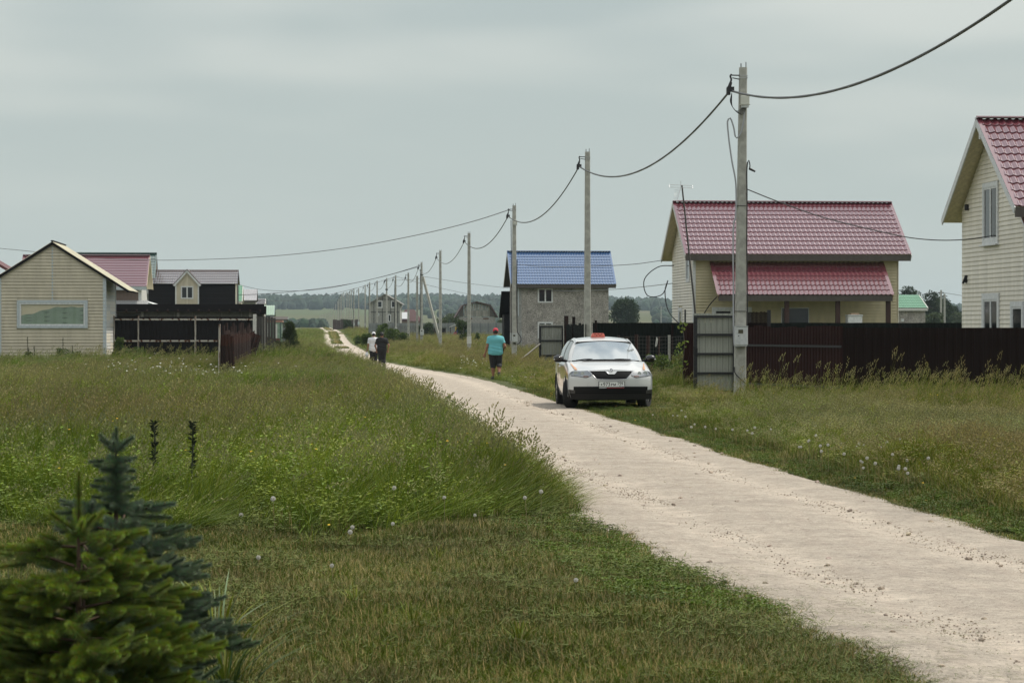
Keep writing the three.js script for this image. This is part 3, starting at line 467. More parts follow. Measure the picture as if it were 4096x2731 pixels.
smallHouse('house with plain light grey sheet roof past the mint roofed one', 962, 1026, 1157, 1200, 275, std(rgb(0.36, 0.36, 0.39), 0.5, { map: streak }), M.concrete, { flat: true, trim: M.darkWood });
smallHouse('low house with faded rose roof and white wall', 1016, 1060, 1194, 1214, 290, M.rose, M.white, {});
smallHouse('pale hut with white and green ribbed roof above the container', 1050, 1097, 1221, 1258, 215, std(rgb(0.42, 0.55, 0.46), 0.4, { map: streak }), M.cream, { trim: M.green });
{ const t = smallHouse('grey flat sheds stacked beyond the container', 1068, 1150, 1268, 1276, 205, M.darkWood, std(rgb(0.24, 0.25, 0.26), 0.8, { map: grain }), { name: 'grey_shed', cat: 'shed', flat: true, trim: M.green, D: 3 }); }
{ const d = 165, t = thing('house', 'dark red roof slope of a house past the beige shed', 'house', [PX(-150, d), 0, -d], THETA); part('wall', boxB(0, 2.6, -0.8, 5.0, -5, 0), M.darkWood, t); part('roof_slope', bar(V(0.3, 6.7, -2.4), V(3.2, 5.0, -2.4), 5.4, 0.16).rotateY(0), std(rgb(0.12, 0.03, 0.03), 0.5, { map: streak }), t); }
// ---- far houses across the field
{
  const d = 420, g = gyd(-20, d), W = 4.75, t = thing('house', 'grey panelled house with dark battens standing across the field behind the poles', 'house', [PX(1480, d), 0, -d], 0.0), m = std(rgb(0.33, 0.33, 0.30), 0.85, { map: grain }), dk = std(rgb(0.03, 0.03, 0.03), 0.8);
  const pk = PY(1178, d), ev = PY(1213, d), xm = W / 2;
  part('wall', prism([[0, g - 0.5], [W, g - 0.5], [W, ev], [xm, pk], [0, ev]], -8, 0), m, t);
  for (const s of [-1, 1]) { part('roof_slope', bar(V(xm + s * 1.45, (pk + ev) / 2 + 0.05, 0.35), V(xm + s * 1.45, (pk + ev) / 2 + 0.05, -8.3), 0.01, 0.01), dk, t); part('roof_sheet', quads([[[xm, pk + 0.14, 0.35], [xm + s * (xm + 0.55), ev - 0.18, 0.35], [xm + s * (xm + 0.55), ev - 0.18, -8.3], [xm, pk + 0.14, -8.3]], [[xm, pk, 0.35], [xm + s * (xm + 0.55), ev - 0.32, 0.35], [xm + s * (xm + 0.55), ev - 0.18, 0.35], [xm, pk + 0.14, 0.35]]]), std(rgb(0.2, 0.19, 0.17), 0.6, DS), t); }
  for (const x of [0.6, 1.15, 1.95, 2.6, 3.3, 3.9, 4.4]) { const top = Math.min(ev + (pk - ev) * (1 - Math.abs(x - xm) / xm), pk) - 0.1; part('batten', boxB(x - 0.045, x + 0.045, g, top, 0, 0.04), dk, t); }
  part('batten', boxB(0.1, W - 0.1, PY(1248, d) - 0.05, PY(1248, d) + 0.05, 0.0, 0.05), dk, t); part('batten', boxB(1.6, 3.1, PY(1197, d) - 0.05, PY(1197, d) + 0.05, 0.0, 0.05), dk, t);
  for (const x of [1.55, 3.75]) windowUnit(t, 'window', x, PY(1217, d), 0.85, 1.15, { lights: 1, frame: 0.1, z: 0.04 }); windowUnit(t, 'window', 1.3, PY(1258, d), 0.3, 0.4, { frame: 0.06, z: 0.04 }); windowUnit(t, 'door', 3.1, PY(1272, d), 0.5, 1.2, { frame: 0.07, z: 0.04 });
  part('gutter_pipe', [rod(V(W + 0.5, ev - 0.3, 0.3), V(W + 0.05, ev - 1.0, 0.1), 0.05), rod(V(W + 0.05, ev - 1.0, 0.1), V(W + 0.05, g, 0.1), 0.05)], M.offwhite, t);
}
{
  const d = 380, g = gyd(-5, d), W = 6.1, xm = W / 2, t = thing('barn', 'weathered barn with brown gambrel roof and bare grey boards in its gable', 'barn', [PX(1822, d), 0, -d], 0.05), y0 = PY(1268, d), pk = PY(1205, d), kn = PY(1219, d), x1 = 1.05;
  part('roof_shell', [prism([[-0.1, y0 - 0.05], [x1 - 0.05, kn], [xm, pk], [W - x1 + 0.05, kn], [W + 0.1, y0 - 0.05], [W - 0.1, y0 - 0.05], [W - x1 - 0.12, kn - 0.15], [xm, pk - 0.16], [x1 + 0.12, kn - 0.15], [0.1, y0 - 0.05]], -9, 0.6)], std(rgb(0.075, 0.04, 0.035), 0.7, { map: streak }), t);
  const ww = [[0.13, 0.12, 0.105], [0.30, 0.29, 0.26], [0.24, 0.235, 0.21], [0.34, 0.325, 0.29]].map(c => std(rgb(...c), 0.95, { map: streak }));
  part('base_wall', boxB(0.5, W - 0.3, g - 0.5, y0, -8.5, 0), std(rgb(0.36, 0.35, 0.33), 0.9, { map: grain }), t);
  for (let i = 0; i < 11; i++) { const x = 1.25 + i * 0.34, top = Math.min(kn - 0.15, 99) + 0.0; part('board', boxB(x, x + 0.32, y0 + 0.1, lerp(y0, kn, 0.55), 0, 0.03), ww[1 + i % 3], t); part('board', boxB(x + 0.03, x + 0.3, lerp(y0, kn, 0.57), kn - 0.1 + 0.35 * (1 - Math.abs(x + 0.16 - xm) / 2.2), 0.0, 0.03), ww[1 + (i * 2) % 3], t); }
  for (const s of [-1, 1]) part('side_panel', prism([[xm + s * 1.9, y0 + 0.05], [xm + s * 2.75, y0 + 0.05], [xm + s * 2.0, kn - 0.15], [xm + s * 1.9, kn - 0.1]], -0.1, 0), ww[0], t);
  for (const x of [1.6, 4.0]) part('vent', boxB(x, x + 0.8, y0 - 0.35, y0 - 0.1, 0, 0.02), std(rgb(0.12, 0.075, 0.05), 0.9), t);
}
{ // grey sheet fence across the field and what stands by it
  const d = 335, g = gyd(-8, d), m = std(rgb(0.235, 0.255, 0.255), 0.6, { map: streak }), t = thing('sheet_fence', 'long pale grey sheet fence crossing the field below the barn', 'fence', [PX(1475, d), g - 0.2, -d], 0);
  const n = 18, L = (PX(2050, d) - PX(1475, d)) / n; for (let i = 0; i < n; i++) { part('sheet', corrugated(L, 1.98 + R(-0.03, 0.03), 0.2, 0.03).translate(L * (i + 0.5), 0, 0), m, t); part('post', boxB(L * i - 0.04, L * i + 0.04, 0, 2.0, 0.035, 0.09), std(rgb(0.15, 0.16, 0.17), 0.7), t); }
  const f2 = thing('brick_colour_fence', 'low brown fence far behind the row of poles', 'fence', [PX(1330, 520), gyd(-30, 520) - 0.2, -520], 0); for (let i = 0; i < 7; i++) part('sheet', corrugated(0.75, 2.2 + R(-0.1, 0.1), 0.25, 0.03).translate(0.4 + i * 0.76, 0, 0), std(rgb(0.075, 0.055, 0.05), 0.8, { map: streak }), f2);
  const hip = thing('house', 'dark red hipped roof with a patch of bright sheet metal beside the battened house', 'house', [PX(1590, 470), gyd(-20, 470) - 0.2, -470], 0); part('wall', boxB(0, 3.9, 0, 1.9, -5, 0), std(rgb(0.2, 0.15, 0.12), 0.9), hip);
  part('roof', quads([[[-0.2, 1.9, 0.2], [4.3, 1.9, 0.2], [2.9, 4.0, -2.5], [1.3, 4.0, -2.5]], [[4.3, 1.9, 0.2], [4.3, 1.9, -5.2], [2.9, 4.0, -2.5], [2.9, 4.0, -2.5]], [[-0.2, 1.9, 0.2], [1.3, 4.0, -2.5], [1.3, 4.0, -2.5], [-0.2, 1.9, -5.2]]]), std(rgb(0.07, 0.03, 0.03), 0.7, DS), hip); part('bright_sheet', quads([[[0.1, 2.3, 0.25], [2.1, 2.3, 0.25], [2.1, 3.5, -0.7], [0.3, 3.5, -0.7]]]), std(rgb(0.62, 0.63, 0.64), 0.5, DS), hip);
  const lat = thing('lattice_fence', 'brown mesh fence panel in front of the battened house', 'fence', [PX(1548, 325), gyd(-14, 325) - 0.1, -325], 0), lm = std(rgb(0.11, 0.095, 0.08), 0.8), ls = []; for (let i = 0; i < 22; i++) { ls.push(bar(V(i * 0.19, 0.15, 0), V(i * 0.19 + 0.5, 1.6, 0), 0.025), bar(V(i * 0.19 + 0.5, 0.15, 0.03), V(i * 0.19, 1.6, 0.03), 0.025)); } part('mesh', ls, lm, lat); part('base', boxB(-0.5, 5, -0.3, 0.18, -0.1, 0.1), std(rgb(0.09, 0.085, 0.08), 0.9), lat);
  const sh = thing('garden_shed', 'small dark open shed by the bush across the field', 'shed', [PX(1722, 328), gyd(-10, 328) - 0.2, -328], 0); part('back', boxB(0, 1.9, 0, 1.4, -1.5, -1.4), M.black, sh); part('roof', boxB(-0.1, 2.0, 1.36, 1.52, -1.6, 0.2), std(rgb(0.1, 0.11, 0.1), 0.8), sh); for (const x of [0, 1.8]) part('post', boxB(x, x + 0.14, 0, 1.4, -0.1, 0.05), M.darkWood, sh); part('side', boxB(0, 0.5, 0, 1.4, -0.05, 0), M.darkWood, sh);
  const pl = thing('playhouse', 'childrens playhouse with red slide and blue panel by the grey fence', 'playhouse', [PX(1798, 322), gyd(-8, 322), -322], 0);
  part('roof', [bar(V(0, 1.35, 0), V(0.85, 1.72, 0), 1.3, 0.07), bar(V(1.7, 1.35, 0), V(0.85, 1.72, 0), 1.3, 0.07)].map(g => g), M.offwhite, pl); for (const x of [0.12, 1.55]) for (const z of [-0.5, 0.5]) part('post', boxB(x - 0.05, x + 0.05, -0.3, 1.4, z - 0.05, z + 0.05), M.darkWood, pl);
  part('slide', prism([[-0.15, -0.2], [0.9, -0.2], [0.9, 0.85], [0.7, 0.85]], 0.55, 0.9), std(rgb(0.33, 0.03, 0.1), 0.4), pl); part('panel', prism([[0.75, -0.1], [1.75, -0.1], [1.75, 0.9], [1.55, 1.1], [1.3, 0.98], [1.0, 1.1], [0.75, 0.95]], 0.5, 0.6), std(rgb(0.02, 0.06, 0.22), 0.5), pl); part('tower', [boxB(0.7, 0.9, 0.9, 1.4, 0.5, 0.6)], std(rgb(0.6, 0.4, 0.06), 0.5), pl); part('panel', boxB(1.75, 2.3, -0.1, 1.0, 0.45, 0.55), std(rgb(0.01, 0.05, 0.06), 0.5), pl);
}
smallHouse('small plastered house with pale green roof beyond the dark fence', 3540, 3712, 1178, 1229, 190, M.mint, M.osb, { D: 5, trim: M.offwhite, name: 'green_roofed_hut', win: [[1.32, 2.15, 0.2, 0.2]] });
// ---------------------------------------------------------------- fences and gates on the right
M.brownSheet = phy(rgb(0.014, 0.0075, 0.0062), 0.8, { specularIntensity: 0.25, map: streak, ...DS }); M.redBrown = phy(rgb(0.03, 0.0115, 0.01), 0.8, { specularIntensity: 0.3, map: streak, ...DS });
M.greenSheet = phy(rgb(0.0055, 0.0085, 0.007), 0.75, { specularIntensity: 0.25, map: streak, ...DS }); M.greySheet = phy(rgb(0.34, 0.355, 0.315), 0.5, { map: streak, ...DS });
function sheetRun(t, a, b, w, h, m, o = {}) { // sheets from a to b (x,z local), each its own mesh
  const L = Math.hypot(b[0] - a[0], b[1] - a[1]), n = Math.max(1, Math.round(L / w)), ang = Math.atan2(-(b[1] - a[1]), b[0] - a[0]);
  for (let i = 0; i < n; i++) { const k = (i + 0.5) / n, hh = h + R(-1, 1) * (o.vary || 0), s = part('sheet', corrugated(L / n + 0.01, hh, o.pitch || 0.2, 0.022), m, t); s.position.set(lerp(a[0], b[0], k), o.y || 0, lerp(a[1], b[1], k)); s.rotation.y = ang; s.rotation.z = R(-1, 1) * (o.lean || 0); }
  return n;
}
const fr = (u, d) => [PX(u, d), -d];
{ // long brown fence along the right plots
  const d = 57.5, x0 = PX(3372, d), t = thing('sheet_fence', 'long dark brown profiled sheet fence in front of the ivory house', 'fence', [x0, gyd(x0, d) - 0.1, -d], THETA);
  sheetRun(t, [0, 0], [16, 0], 1.02, 1.71, M.brownSheet, { vary: 0.006 }); part('top_rail', boxB(0, 16, 1.50, 1.55, -0.06, -0.02), M.brownSheet, t); part('low_rail', boxB(0, 16, 0.4, 0.45, -0.06, -0.02), M.brownSheet, t); for (let i = 0; i < 7; i++) part('post', boxB(0.1 + i * 2.6, 0.16 + i * 2.6, -0.2, 1.62, -0.12, -0.06), M.steel, t);
  const t2 = thing('sheet_fence', 'red brown sheet fence with uneven top beside the slatted brown panel', 'fence', [x0, gyd(x0, d) - 0.1, -d], THETA);
  sheetRun(t2, [0, 0], [-1.45, -4.2], 0.42, 1.74, M.redBrown, { vary: 0.03, pitch: 0.14, lean: 0.006 }); part('rail', bar(V(0, 1.3, -0.05), V(-1.45, 1.3, -4.2), 0.05), M.steel, t2); part('rail', bar(V(0, 0.4, -0.05), V(-1.45, 0.4, -4.2), 0.05), M.steel, t2);
}
{ // narrow ribbed brown panel right behind the pole
  const a = fr(2968, 61.6), t = thing('ribbed_panel', 'narrow ribbed brown gate panel standing behind the concrete pole with the meter box', 'gate', [a[0], gyd(a[0], 61.6) - 0.05, a[1]], THETA);
  for (let i = 0; i < 20; i++) part('slat', boxB(i * 0.036, i * 0.036 + 0.024, 0, 2.05 + R(-0.01, 0.01), -0.02 - i * 0.03, 0.0 - i * 0.03), M.brownSheet, t);
  for (const y of [0.25, 1.75]) part('rail', bar(V(0, y, -0.05), V(0.72, y, -0.65), 0.06), M.steel, t); part('post', boxB(0.72, 0.8, -0.2, 2.1, -0.7, -0.62), M.steel, t);
  part('brace', bar(V(0.05, 1.5, 0.05), V(0.35, 0.3, 0.02), 0.07), M.steel, t); part('bolt_bar', rod(V(-0.1, 1.46, 0.08), V(1.05, 1.43, 0.0), 0.014), M.greyPaint, t);
}
function gateLeaf(name, label, u0, d, w, h, rows, turn) {
  const x = PX(u0, d), t = thing(name, label, 'gate', [x, gyd(x, d) - 0.02, -d], turn), s = 0.055, m = 0.10;
  part('frame', [boxB(0, s * 1.5, 0.08, h - 0.05, 0.0, 0.05), boxB(w - s, w, 0.08, h - 0.05, 0, 0.05), boxB(s * 1.5, w - s, h - 0.05 - s, h - 0.05, 0, 0.05), boxB(s * 1.5, w - s, 0.08, 0.08 + s, 0, 0.05)], M.steel, t);
  for (let i = 1; i < rows; i++) { const y = 0.08 + (h - 0.13) * i / rows; part('crossbar', boxB(s * 1.5, w - s, y - s / 2, y + s / 2, 0.004, 0.046), M.steel, t); }
  const nS = Math.round(w / 0.145); for (let i = 0; i < nS; i++) part('strip', corrugated(w / nS - 0.006, h - 0.07, w / nS, 0.008, 0.3).translate((i + 0.5) * w / nS, 0.07, -0.03), M.greySheet, t);
  part('latch', [boxB(-0.015, 0.03, h * 0.5, h * 0.5 + 0.2, 0.05, 0.075), rod(V(0.075, h * 0.48, 0.08), V(0.075, h * 0.58, 0.08), 0.012)], M.steel, t); return t;
}
gateLeaf('metal_gate', 'tall pale grey metal gate leaf with four dark framed panels beside the nearest pole', 2775, 63, 1.0, 1.98, 4, THETA);
{ const t = gateLeaf('metal_gate', 'open pale grey gate leaf with three panels in front of the blue roofed house', 2156, 110, 1.02, 2.0, 3, 0.15); }
{
  const x = PX(2734, 64.6), t = thing('sheet_strip', 'narrow red brown sheet leaning beside the grey gate', 'fence', [x, gyd(x, 64.6), -64.6], THETA); const s = part('sheet', corrugated(0.3, 1.75, 0.1, 0.025), M.redBrown, t); s.position.set(0.13, 0, 0); s.rotation.z = -0.02; part('post', boxB(0.25, 0.29, -0.2, 1.75, -0.06, -0.02), M.steel, t);
}
{ // dark green fence round the red roofed plot
  const d = 85, a = PX(2372, d), t = thing('sheet_fence', 'very dark green sheet fence behind the taxi, round the burgundy roofed house', 'fence', [a, gyd(a, d) - 0.15, -d], THETA);
  sheetRun(t, [0, 0], [12.9, 0], 1.08, 2.02, M.greenSheet, { vary: 0.004 }); for (let i = 0; i < 6; i++) part('post', boxB(0.05 + i * 2.5, 0.12 + i * 2.5, -0.2, i === 0 ? 2.1 : 1.95, 0.03, 0.1), M.brownSheet, t); part('tall_post', boxB(3.0, 3.05, 0, 2.45, -0.1, -0.05), M.steel, t);
  const b = PX(2265, 112), t2 = thing('sheet_fence', 'dark green fence stepping back from two rusty posts by the open gate', 'fence', [b, gyd(b, 112) - 0.1, -112], 0);
  const e = [PX(2345, 92) - b, 20]; sheetRun(t2, [0, 0], [e[0], 20], 1.05, 2.05, M.greenSheet, { vary: 0.05 });
  for (const [k, h, r] of [[0.0, 2.42, 0.09], [0.02, 2.4, 0.07], [0.42, 2.35, 0.06]]) part('post', boxB(e[0] * k - r, e[0] * k + r, -0.3, h, 20 * k + 0.05, 20 * k + 0.05 + r * 2), k === 0.02 ? M.rust : M.brownSheet, t2);
  part('fallen_pole', rod(V(PX(2050, 106) - b, 0.35, 6), V(PX(2160, 108) - b, 1.25, 4), 0.03), std(rgb(0.2, 0.19, 0.17), 0.9), t2);
}
{ // wire mesh fence in front of it
  const d = 75, a = PX(2470, d), t = thing('wire_fence', 'sagging wire mesh fence on rusty posts overgrown with young shrubs behind the taxi', 'fence', [a, gyd(a, d), -d], THETA), wm = std(rgb(0.07, 0.065, 0.06), 0.7);
  const us = [2476, 2511, 2549, 2590, 2634, 2679, 2742]; us.forEach((u, i) => part('post', i === 5 ? boxB(PX(u, d) - a - 0.035, PX(u, d) - a + 0.035, -0.2, 1.42, -0.04, 0.03) : rod(V(PX(u, d) - a, -0.2, 0), V(PX(u, d) - a + R(-0.03, 0.03), R(1.36, 1.46), 0), i === 2 || i === 3 ? 0.05 : 0.03), i === 5 ? M.concrete : M.rust, t));
  const wires = []; for (let k = 0; k < 13; k++) { const pts = []; for (let i = 0; i <= 12; i++) pts.push(V(i / 12 * 2.05, 0.12 + k * 0.105 + (i % 2 ? R(-0.03, 0.0) : 0), 0.04)); wires.push(tube(pts, 0.0035, 24, 3)); }
  for (let i = 0; i < 26; i++) wires.push(rod(V(i * 0.08, 0.05, 0.045), V(i * 0.08 + R(-0.02, 0.02), 1.37, 0.045), 0.003, 0.003, 3));
  part('mesh', wires, wm, t); part('rag', tube([V(PX(2628, d) - a, 1.36, 0.07), V(PX(2624, d) - a, 1.2, 0.09), V(PX(2622, d) - a, 1.08, 0.08), V(PX(2627, d) - a, 1.15, 0.08), V(PX(2631, d) - a, 1.32, 0.07)], 0.012), M.offwhite, t);
}
// ---------------------------------------------------------------- power line
const poleTops = [];
function shaftGeo(h, wb, wt, db, dt, seed) {
  const rings = 9, pos = [], sec = (w, d) => { const c = 0.018, a = w / 2, b = d / 2; return [[-a + c, b], [a - c, b], [a, b - c], [a, -b + c], [a - c, -b], [-a + c, -b], [-a, -b + c], [-a, b - c]]; };
  const P2 = []; for (let i = 0; i <= rings; i++) { const t = i / rings; P2.push(sec(lerp(wb, wt, t), lerp(db, dt, t)).map(([x, z]) => [x + (hash2(i, seed, 1) - 0.5) * 0.006, -0.4 + (h + 0.4) * t, z])); }
  const q = []; for (let i = 0; i < rings; i++) for (let k = 0; k < 8; k++) { const l = (k + 1) % 8; q.push([P2[i][k], P2[i][l], P2[i + 1][l], P2[i + 1][k]]); }
  const T = P2[rings]; q.push([T[0], T[1], T[2], T[3]], [T[0], T[3], T[4], T[5]], [T[0], T[5], T[6], T[7]]); return quads(q);
}
function meterBox(t, x, y, z, s = 1, name = 'meter_box') {
  const g = sub(name, t); g.position.set(x, y, z); g.scale.setScalar(s);
  part('case', rbox(0.29, 0.42, 0.16, 0.012, 0, 0, 0.08), M.greyPaint, g); part('window', rbox(0.11, 0.085, 0.012, 0.004, -0.02, 0.1, 0.162), std(rgb(0.06, 0.055, 0.03), 0.25), g); part('lock', rod(V(-0.07, 0.0, 0.155), V(-0.07, 0.0, 0.17), 0.012), M.rubber, g); part('rim', [boxB(-0.15, 0.15, 0.21, 0.222, 0, 0.175), boxB(-0.13, 0.13, -0.235, -0.21, 0.02, 0.14)], M.greyPaint, g); return g;
}
function boxOnTop(t, h) { const g = sub('junction_box', t); g.position.set(0.03, h - 0.75, 0.1); part('case', rbox(0.19, 0.19, 0.12, 0.01, 0, 0, 0.06), std(rgb(0.55, 0.55, 0.49), 0.5), g); part('lid', boxB(-0.11, 0.11, -0.11, -0.095, 0, 0.135), std(rgb(0.55, 0.55, 0.49), 0.5), g); part('collar', boxB(-0.08, 0.08, -0.17, -0.11, 0.01, 0.11), M.greyPaint, g); }
const HOOK = V(-0.30, -0.52, 0.06);                     // where the bundle hangs, from the pole top
const POLES = [ // u, d, v of the top, fittings
  [2960, 59.3, 270, 'near'], [2350, 92.2, 607, ''], [2057, 125.7, 822, 'meterL'], [1876, 162, 932, 'poster'], [1761, 198.7, 1003, ''], [1686, 238, 1050, 'meter brace'], [1633, 272, 1092, ''], [1582, 306, 1102, 'meter'], [1546, 336, 1113, 'cap'], [1508, 365, 1123, ''], [1478, 396, 1129, 'meter'], [1460, 427, 1139, 'poster'], [1434, 470, 1153, 'box'], [1415, 500, 1153, 'meter'], [1404, 525, 1157, ''], [1396, 548, 1167, 'box'], [1387, 572, 1167, ''], [1375, 600, 1168, ''], [1366, 630, 1174, ''], [1360, 660, 1184, 'meter'], [1354, 690, 1195, ''], [1350, 742, 1204, ''], [1342, 800, 1217, ''], [1334, 850, 1230, ''],
  [1328, 900, 1238], [1322, 950, 1243], [1317, 1000, 1247], [1312, 1050, 1249], [1307, 1100, 1252], [1302, 1160, 1253], [1297, 1230, 1254], [1292, 1300, 1255], [1288, 1380, 1256], [1284, 1460, 1257], [1280, 1550, 1258], [1276, 1640, 1259]];
const NTH = ['first', 'second', 'third', 'fourth', 'fifth', 'sixth', 'seventh', 'eighth', 'ninth', 'tenth', 'eleventh', 'twelfth'];
const POLELAB = ['tall concrete utility pole with junction box and meter box beside the grey gate', 'plain concrete utility pole right behind the taxi', 'concrete utility pole with meter box and looped black cable by the blue roofed house', 'concrete utility pole with a torn white poster near its foot', 'plain concrete utility pole next to the slanting brace', 'concrete utility pole with slanting brace and grey meter box', 'plain concrete pole seventh along the lane, just past the braced one', 'concrete pole with meter box and bushes at its foot', 'concrete pole with a dark collar rising before the battened house', 'plain concrete pole tenth along the lane', 'concrete pole with meter box left of the battened house', 'concrete pole with small white notice twelfth along the lane'];
const concM = [0, 1, 2].map(i => std(rgb(0.43 + i * 0.02, 0.425 + i * 0.02, 0.39 + i * 0.02), 0.93, { map: grain, bumpMap: bumpFine, bumpScale: 0.004 }));
POLES.forEach(([u, d, v, fit = ''], i) => {
  const x = PX(u, d), top = PY(v, d), g = d < 1100 ? gyd(x, d) : top - 7.6, h = top - g;
  const t = thing('utility_pole', POLELAB[i] || 'concrete utility pole in the row dwindling along the lane', 'utility pole', [x, g, -d], THETA, 'concrete poles along the lane'); poleTops.push(V(x, top, -d));
  const wb = 0.255, wt = i === 0 ? 0.165 : 0.17;
  const sh = part('shaft', shaftGeo(h, i === 0 ? 0.275 : wb, wt, 0.18, 0.15, i), concM[i % 3], t); if (i === 0) sh.rotation.z = -0.0095;
  if (d > 760) return;
  const o = i === 0 ? 0.075 : 0;
  if (d < 420) { part('rebar_stub', [rod(V(-0.05 + o, h, 0), V(-0.05 + o, h + 0.09, 0), 0.012, 0.012, 5), rod(V(0.06 + o, h, 0.02), V(0.06 + o, h + 0.12, 0.02), 0.01, 0.01, 5)], M.steel, t); part('strap', [boxB(-wt / 2 - 0.008 + o, wt / 2 + 0.008 + o, h - 0.2, h - 0.18, -0.082, 0.082), boxB(-wt / 2 - 0.008 + o, wt / 2 + 0.008 + o, h - 0.25, h - 0.23, -0.083, 0.083)], M.zinc, t); }
  part('hook_bracket', [bar(V(-0.08 + o, h - 0.18, 0), V(-0.27 + o, h - 0.18, 0.03), 0.025), bar(V(-0.08 + o, h - 0.27, 0), V(-0.25 + o, h - 0.24, 0.03), 0.02), tube([V(-0.27 + o, h - 0.16, 0.03), V(-0.3 + o, h - 0.2, 0.04), V(-0.28 + o, h - 0.27, 0.05), V(-0.30 + o, h - 0.36, 0.06)], 0.022, 10)], M.steel, t);
  part('anchor_clamp', [rod(V(-0.29 + o, h - 0.34, 0.06), V(-0.34 + o, h - 0.5, 0.06), 0.035, 0.05, 6), box(0.16, 0.11, 0.1, -0.30 + o, h - 0.5, 0.06), box(0.08, 0.16, 0.12, -0.35 + o, h - 0.55, 0.08)], M.rubber, t);
  if (fit === 'near') {
    boxOnTop(t, h); t.getObjectByName('junction_box').position.x = 0.09;
    const loops = []; for (let k = 0; k < 5; k++) loops.push(tube([V(-0.2, h - 0.58, 0.1), V(-0.24 + k * 0.015, h - 0.8 - k * 0.03, 0.14), V(-0.1 + k * 0.03, h - 1.0 - k * 0.02, 0.18), V(0.04 + k * 0.02, h - 0.92, 0.19)], 0.006, 16, 4));
    part('cable_tail', loops, M.rubber, t);
    part('conduit', [tube([V(0.08, h - 1.0, 0.16), V(0.05, h - 1.3, 0.14), V(-0.03, h - 1.55, 0.12), V(-0.1, h - 1.6, 0.1), V(-0.16, h - 1.35, 0.1), V(-0.24, h - 1.15, 0.1), V(-0.29, h - 1.2, 0.1), V(-0.28, h - 1.5, 0.1), V(-0.2, h - 2.1, 0.1), V(-0.11, h - 2.6, 0.09), V(-0.115, h - 3.4, 0.09), V(-0.15, 4.0, 0.09), V(-0.16, 2.6, 0.09), V(-0.15, 1.45, 0.1), V(-0.12, 1.2, 0.13), V(0.0, 1.2, 0.14)], 0.018, 120)], std(rgb(0.33, 0.34, 0.36), 0.6), t);
    meterBox(t, 0.0, 1.45, 0.095);
    part('service_riser', [tube([V(0.15, 1.25, 0.1), V(0.16, 2.2, 0.08), V(0.145, 3.4, 0.09), V(0.15, 4.6, 0.09), V(0.15, 5.25, 0.09), V(0.18, 5.42, 0.08), V(0.22, 5.3, 0.08), V(0.2, 5.2, 0.08)], 0.014, 60)], M.rubber, t); part('service_clamp', [rod(V(0.21, 5.22, 0.08), V(0.34, 5.16, 0.06), 0.03, 0.022)], M.rubber, t);
    part('ground_lead', [tube([V(-0.14, 0.75, 0.1), V(-0.13, 0.62, 0.12), V(0.0, 0.48, 0.14), V(0.15, 0.35, 0.12)], 0.012, 20)], M.rubber, t);
    part('wire_tie', [boxB(-0.125, 0.13, 4.38, 4.392, -0.09, 0.094), boxB(-0.12, 0.125, 2.0, 2.012, -0.09, 0.1)], M.steel, t);
  }
  if (fit.includes('meterL')) { meterBox(t, -0.0, 1.42, 0.1, 0.95); part('side_box', boxB(-0.2, -0.15, 1.25, 1.65, 0.0, 0.12), M.greyPaint, t); part('cable', [tube([V(-0.14, 1.25, 0.12), V(-0.155, 3, 0.09), V(-0.145, 5, 0.08), V(-0.16, h - 0.7, 0.08)], 0.018, 40), tube([V(0.13, h - 2.6, 0.09), V(0.115, 4.2, 0.09), V(0.13, 2.2, 0.1), V(0.16, 1.65, 0.12), V(0.3, 1.45, 0.13), V(0.29, 1.22, 0.13), V(0.12, 1.1, 0.13), V(-0.05, 1.16, 0.14)], 0.022, 60), tube([V(0.13, 1.0, 0.1), V(0.1, 0.7, 0.12), V(-0.13, 0.55, 0.14), V(-0.1, 0.3, 0.14), V(0.1, 0.1, 0.12)], 0.008, 30)], M.rubber, t); boxOnTop(t, h - 0.05); }
  else if (fit.includes('meter')) { meterBox(t, 0.02, i === 5 ? 1.25 : 1.15, 0.1, i === 5 ? 1.2 : 1); part('cable', tube([V(-0.13, 1.0, 0.1), V(-0.12, 3, 0.1), V(-0.14, 5, 0.09), V(-0.1, h - 0.6, 0.1)], 0.028, 30, 5), M.rubber, t); }
  if (fit === 'poster') part('notice', [boxB(-0.14, 0.14, 0.95, 1.4, 0.1, 0.104)].map(g => g), M.offwhite, t);
  if (fit === 'box') part('meter_box', rbox(0.36, 0.55, 0.2, 0.02, 0, 1.3, 0.2), std(rgb(0.45, 0.52, 0.52), 0.5), t);
  if (fit === 'cap') part('collar', [boxB(-0.17, 0.17, h - 1.5, h - 1.35, -0.13, 0.13), rod(V(-0.3, h - 0.45, 0), V(-0.1, h - 0.2, 0), 0.06)], M.steel, t);
  if (fit.includes('brace')) { part('brace', bar(V(0.12, h - 1.3, 0), V(1.85, -0.4, 0.8), 0.17, 0.2), concM[1], t); const s2 = part('second_shaft', shaftGeo(h - 1.2, 0.22, 0.17, 0.17, 0.15, 77).translate(-0.38, 0, -0.6), concM[0], t); part('band', boxB(-0.14, 0.16, h - 1.15, h - 1.08, -0.12, 0.12), M.steel, t); }
});
function sagPts(a, b, sag, n = 40) { const r = []; for (let i = 0; i <= n; i++) { const t = i / n, p = a.clone().lerp(b, t); p.y -= 4 * sag * t * (1 - t); r.push(p); } return r; }
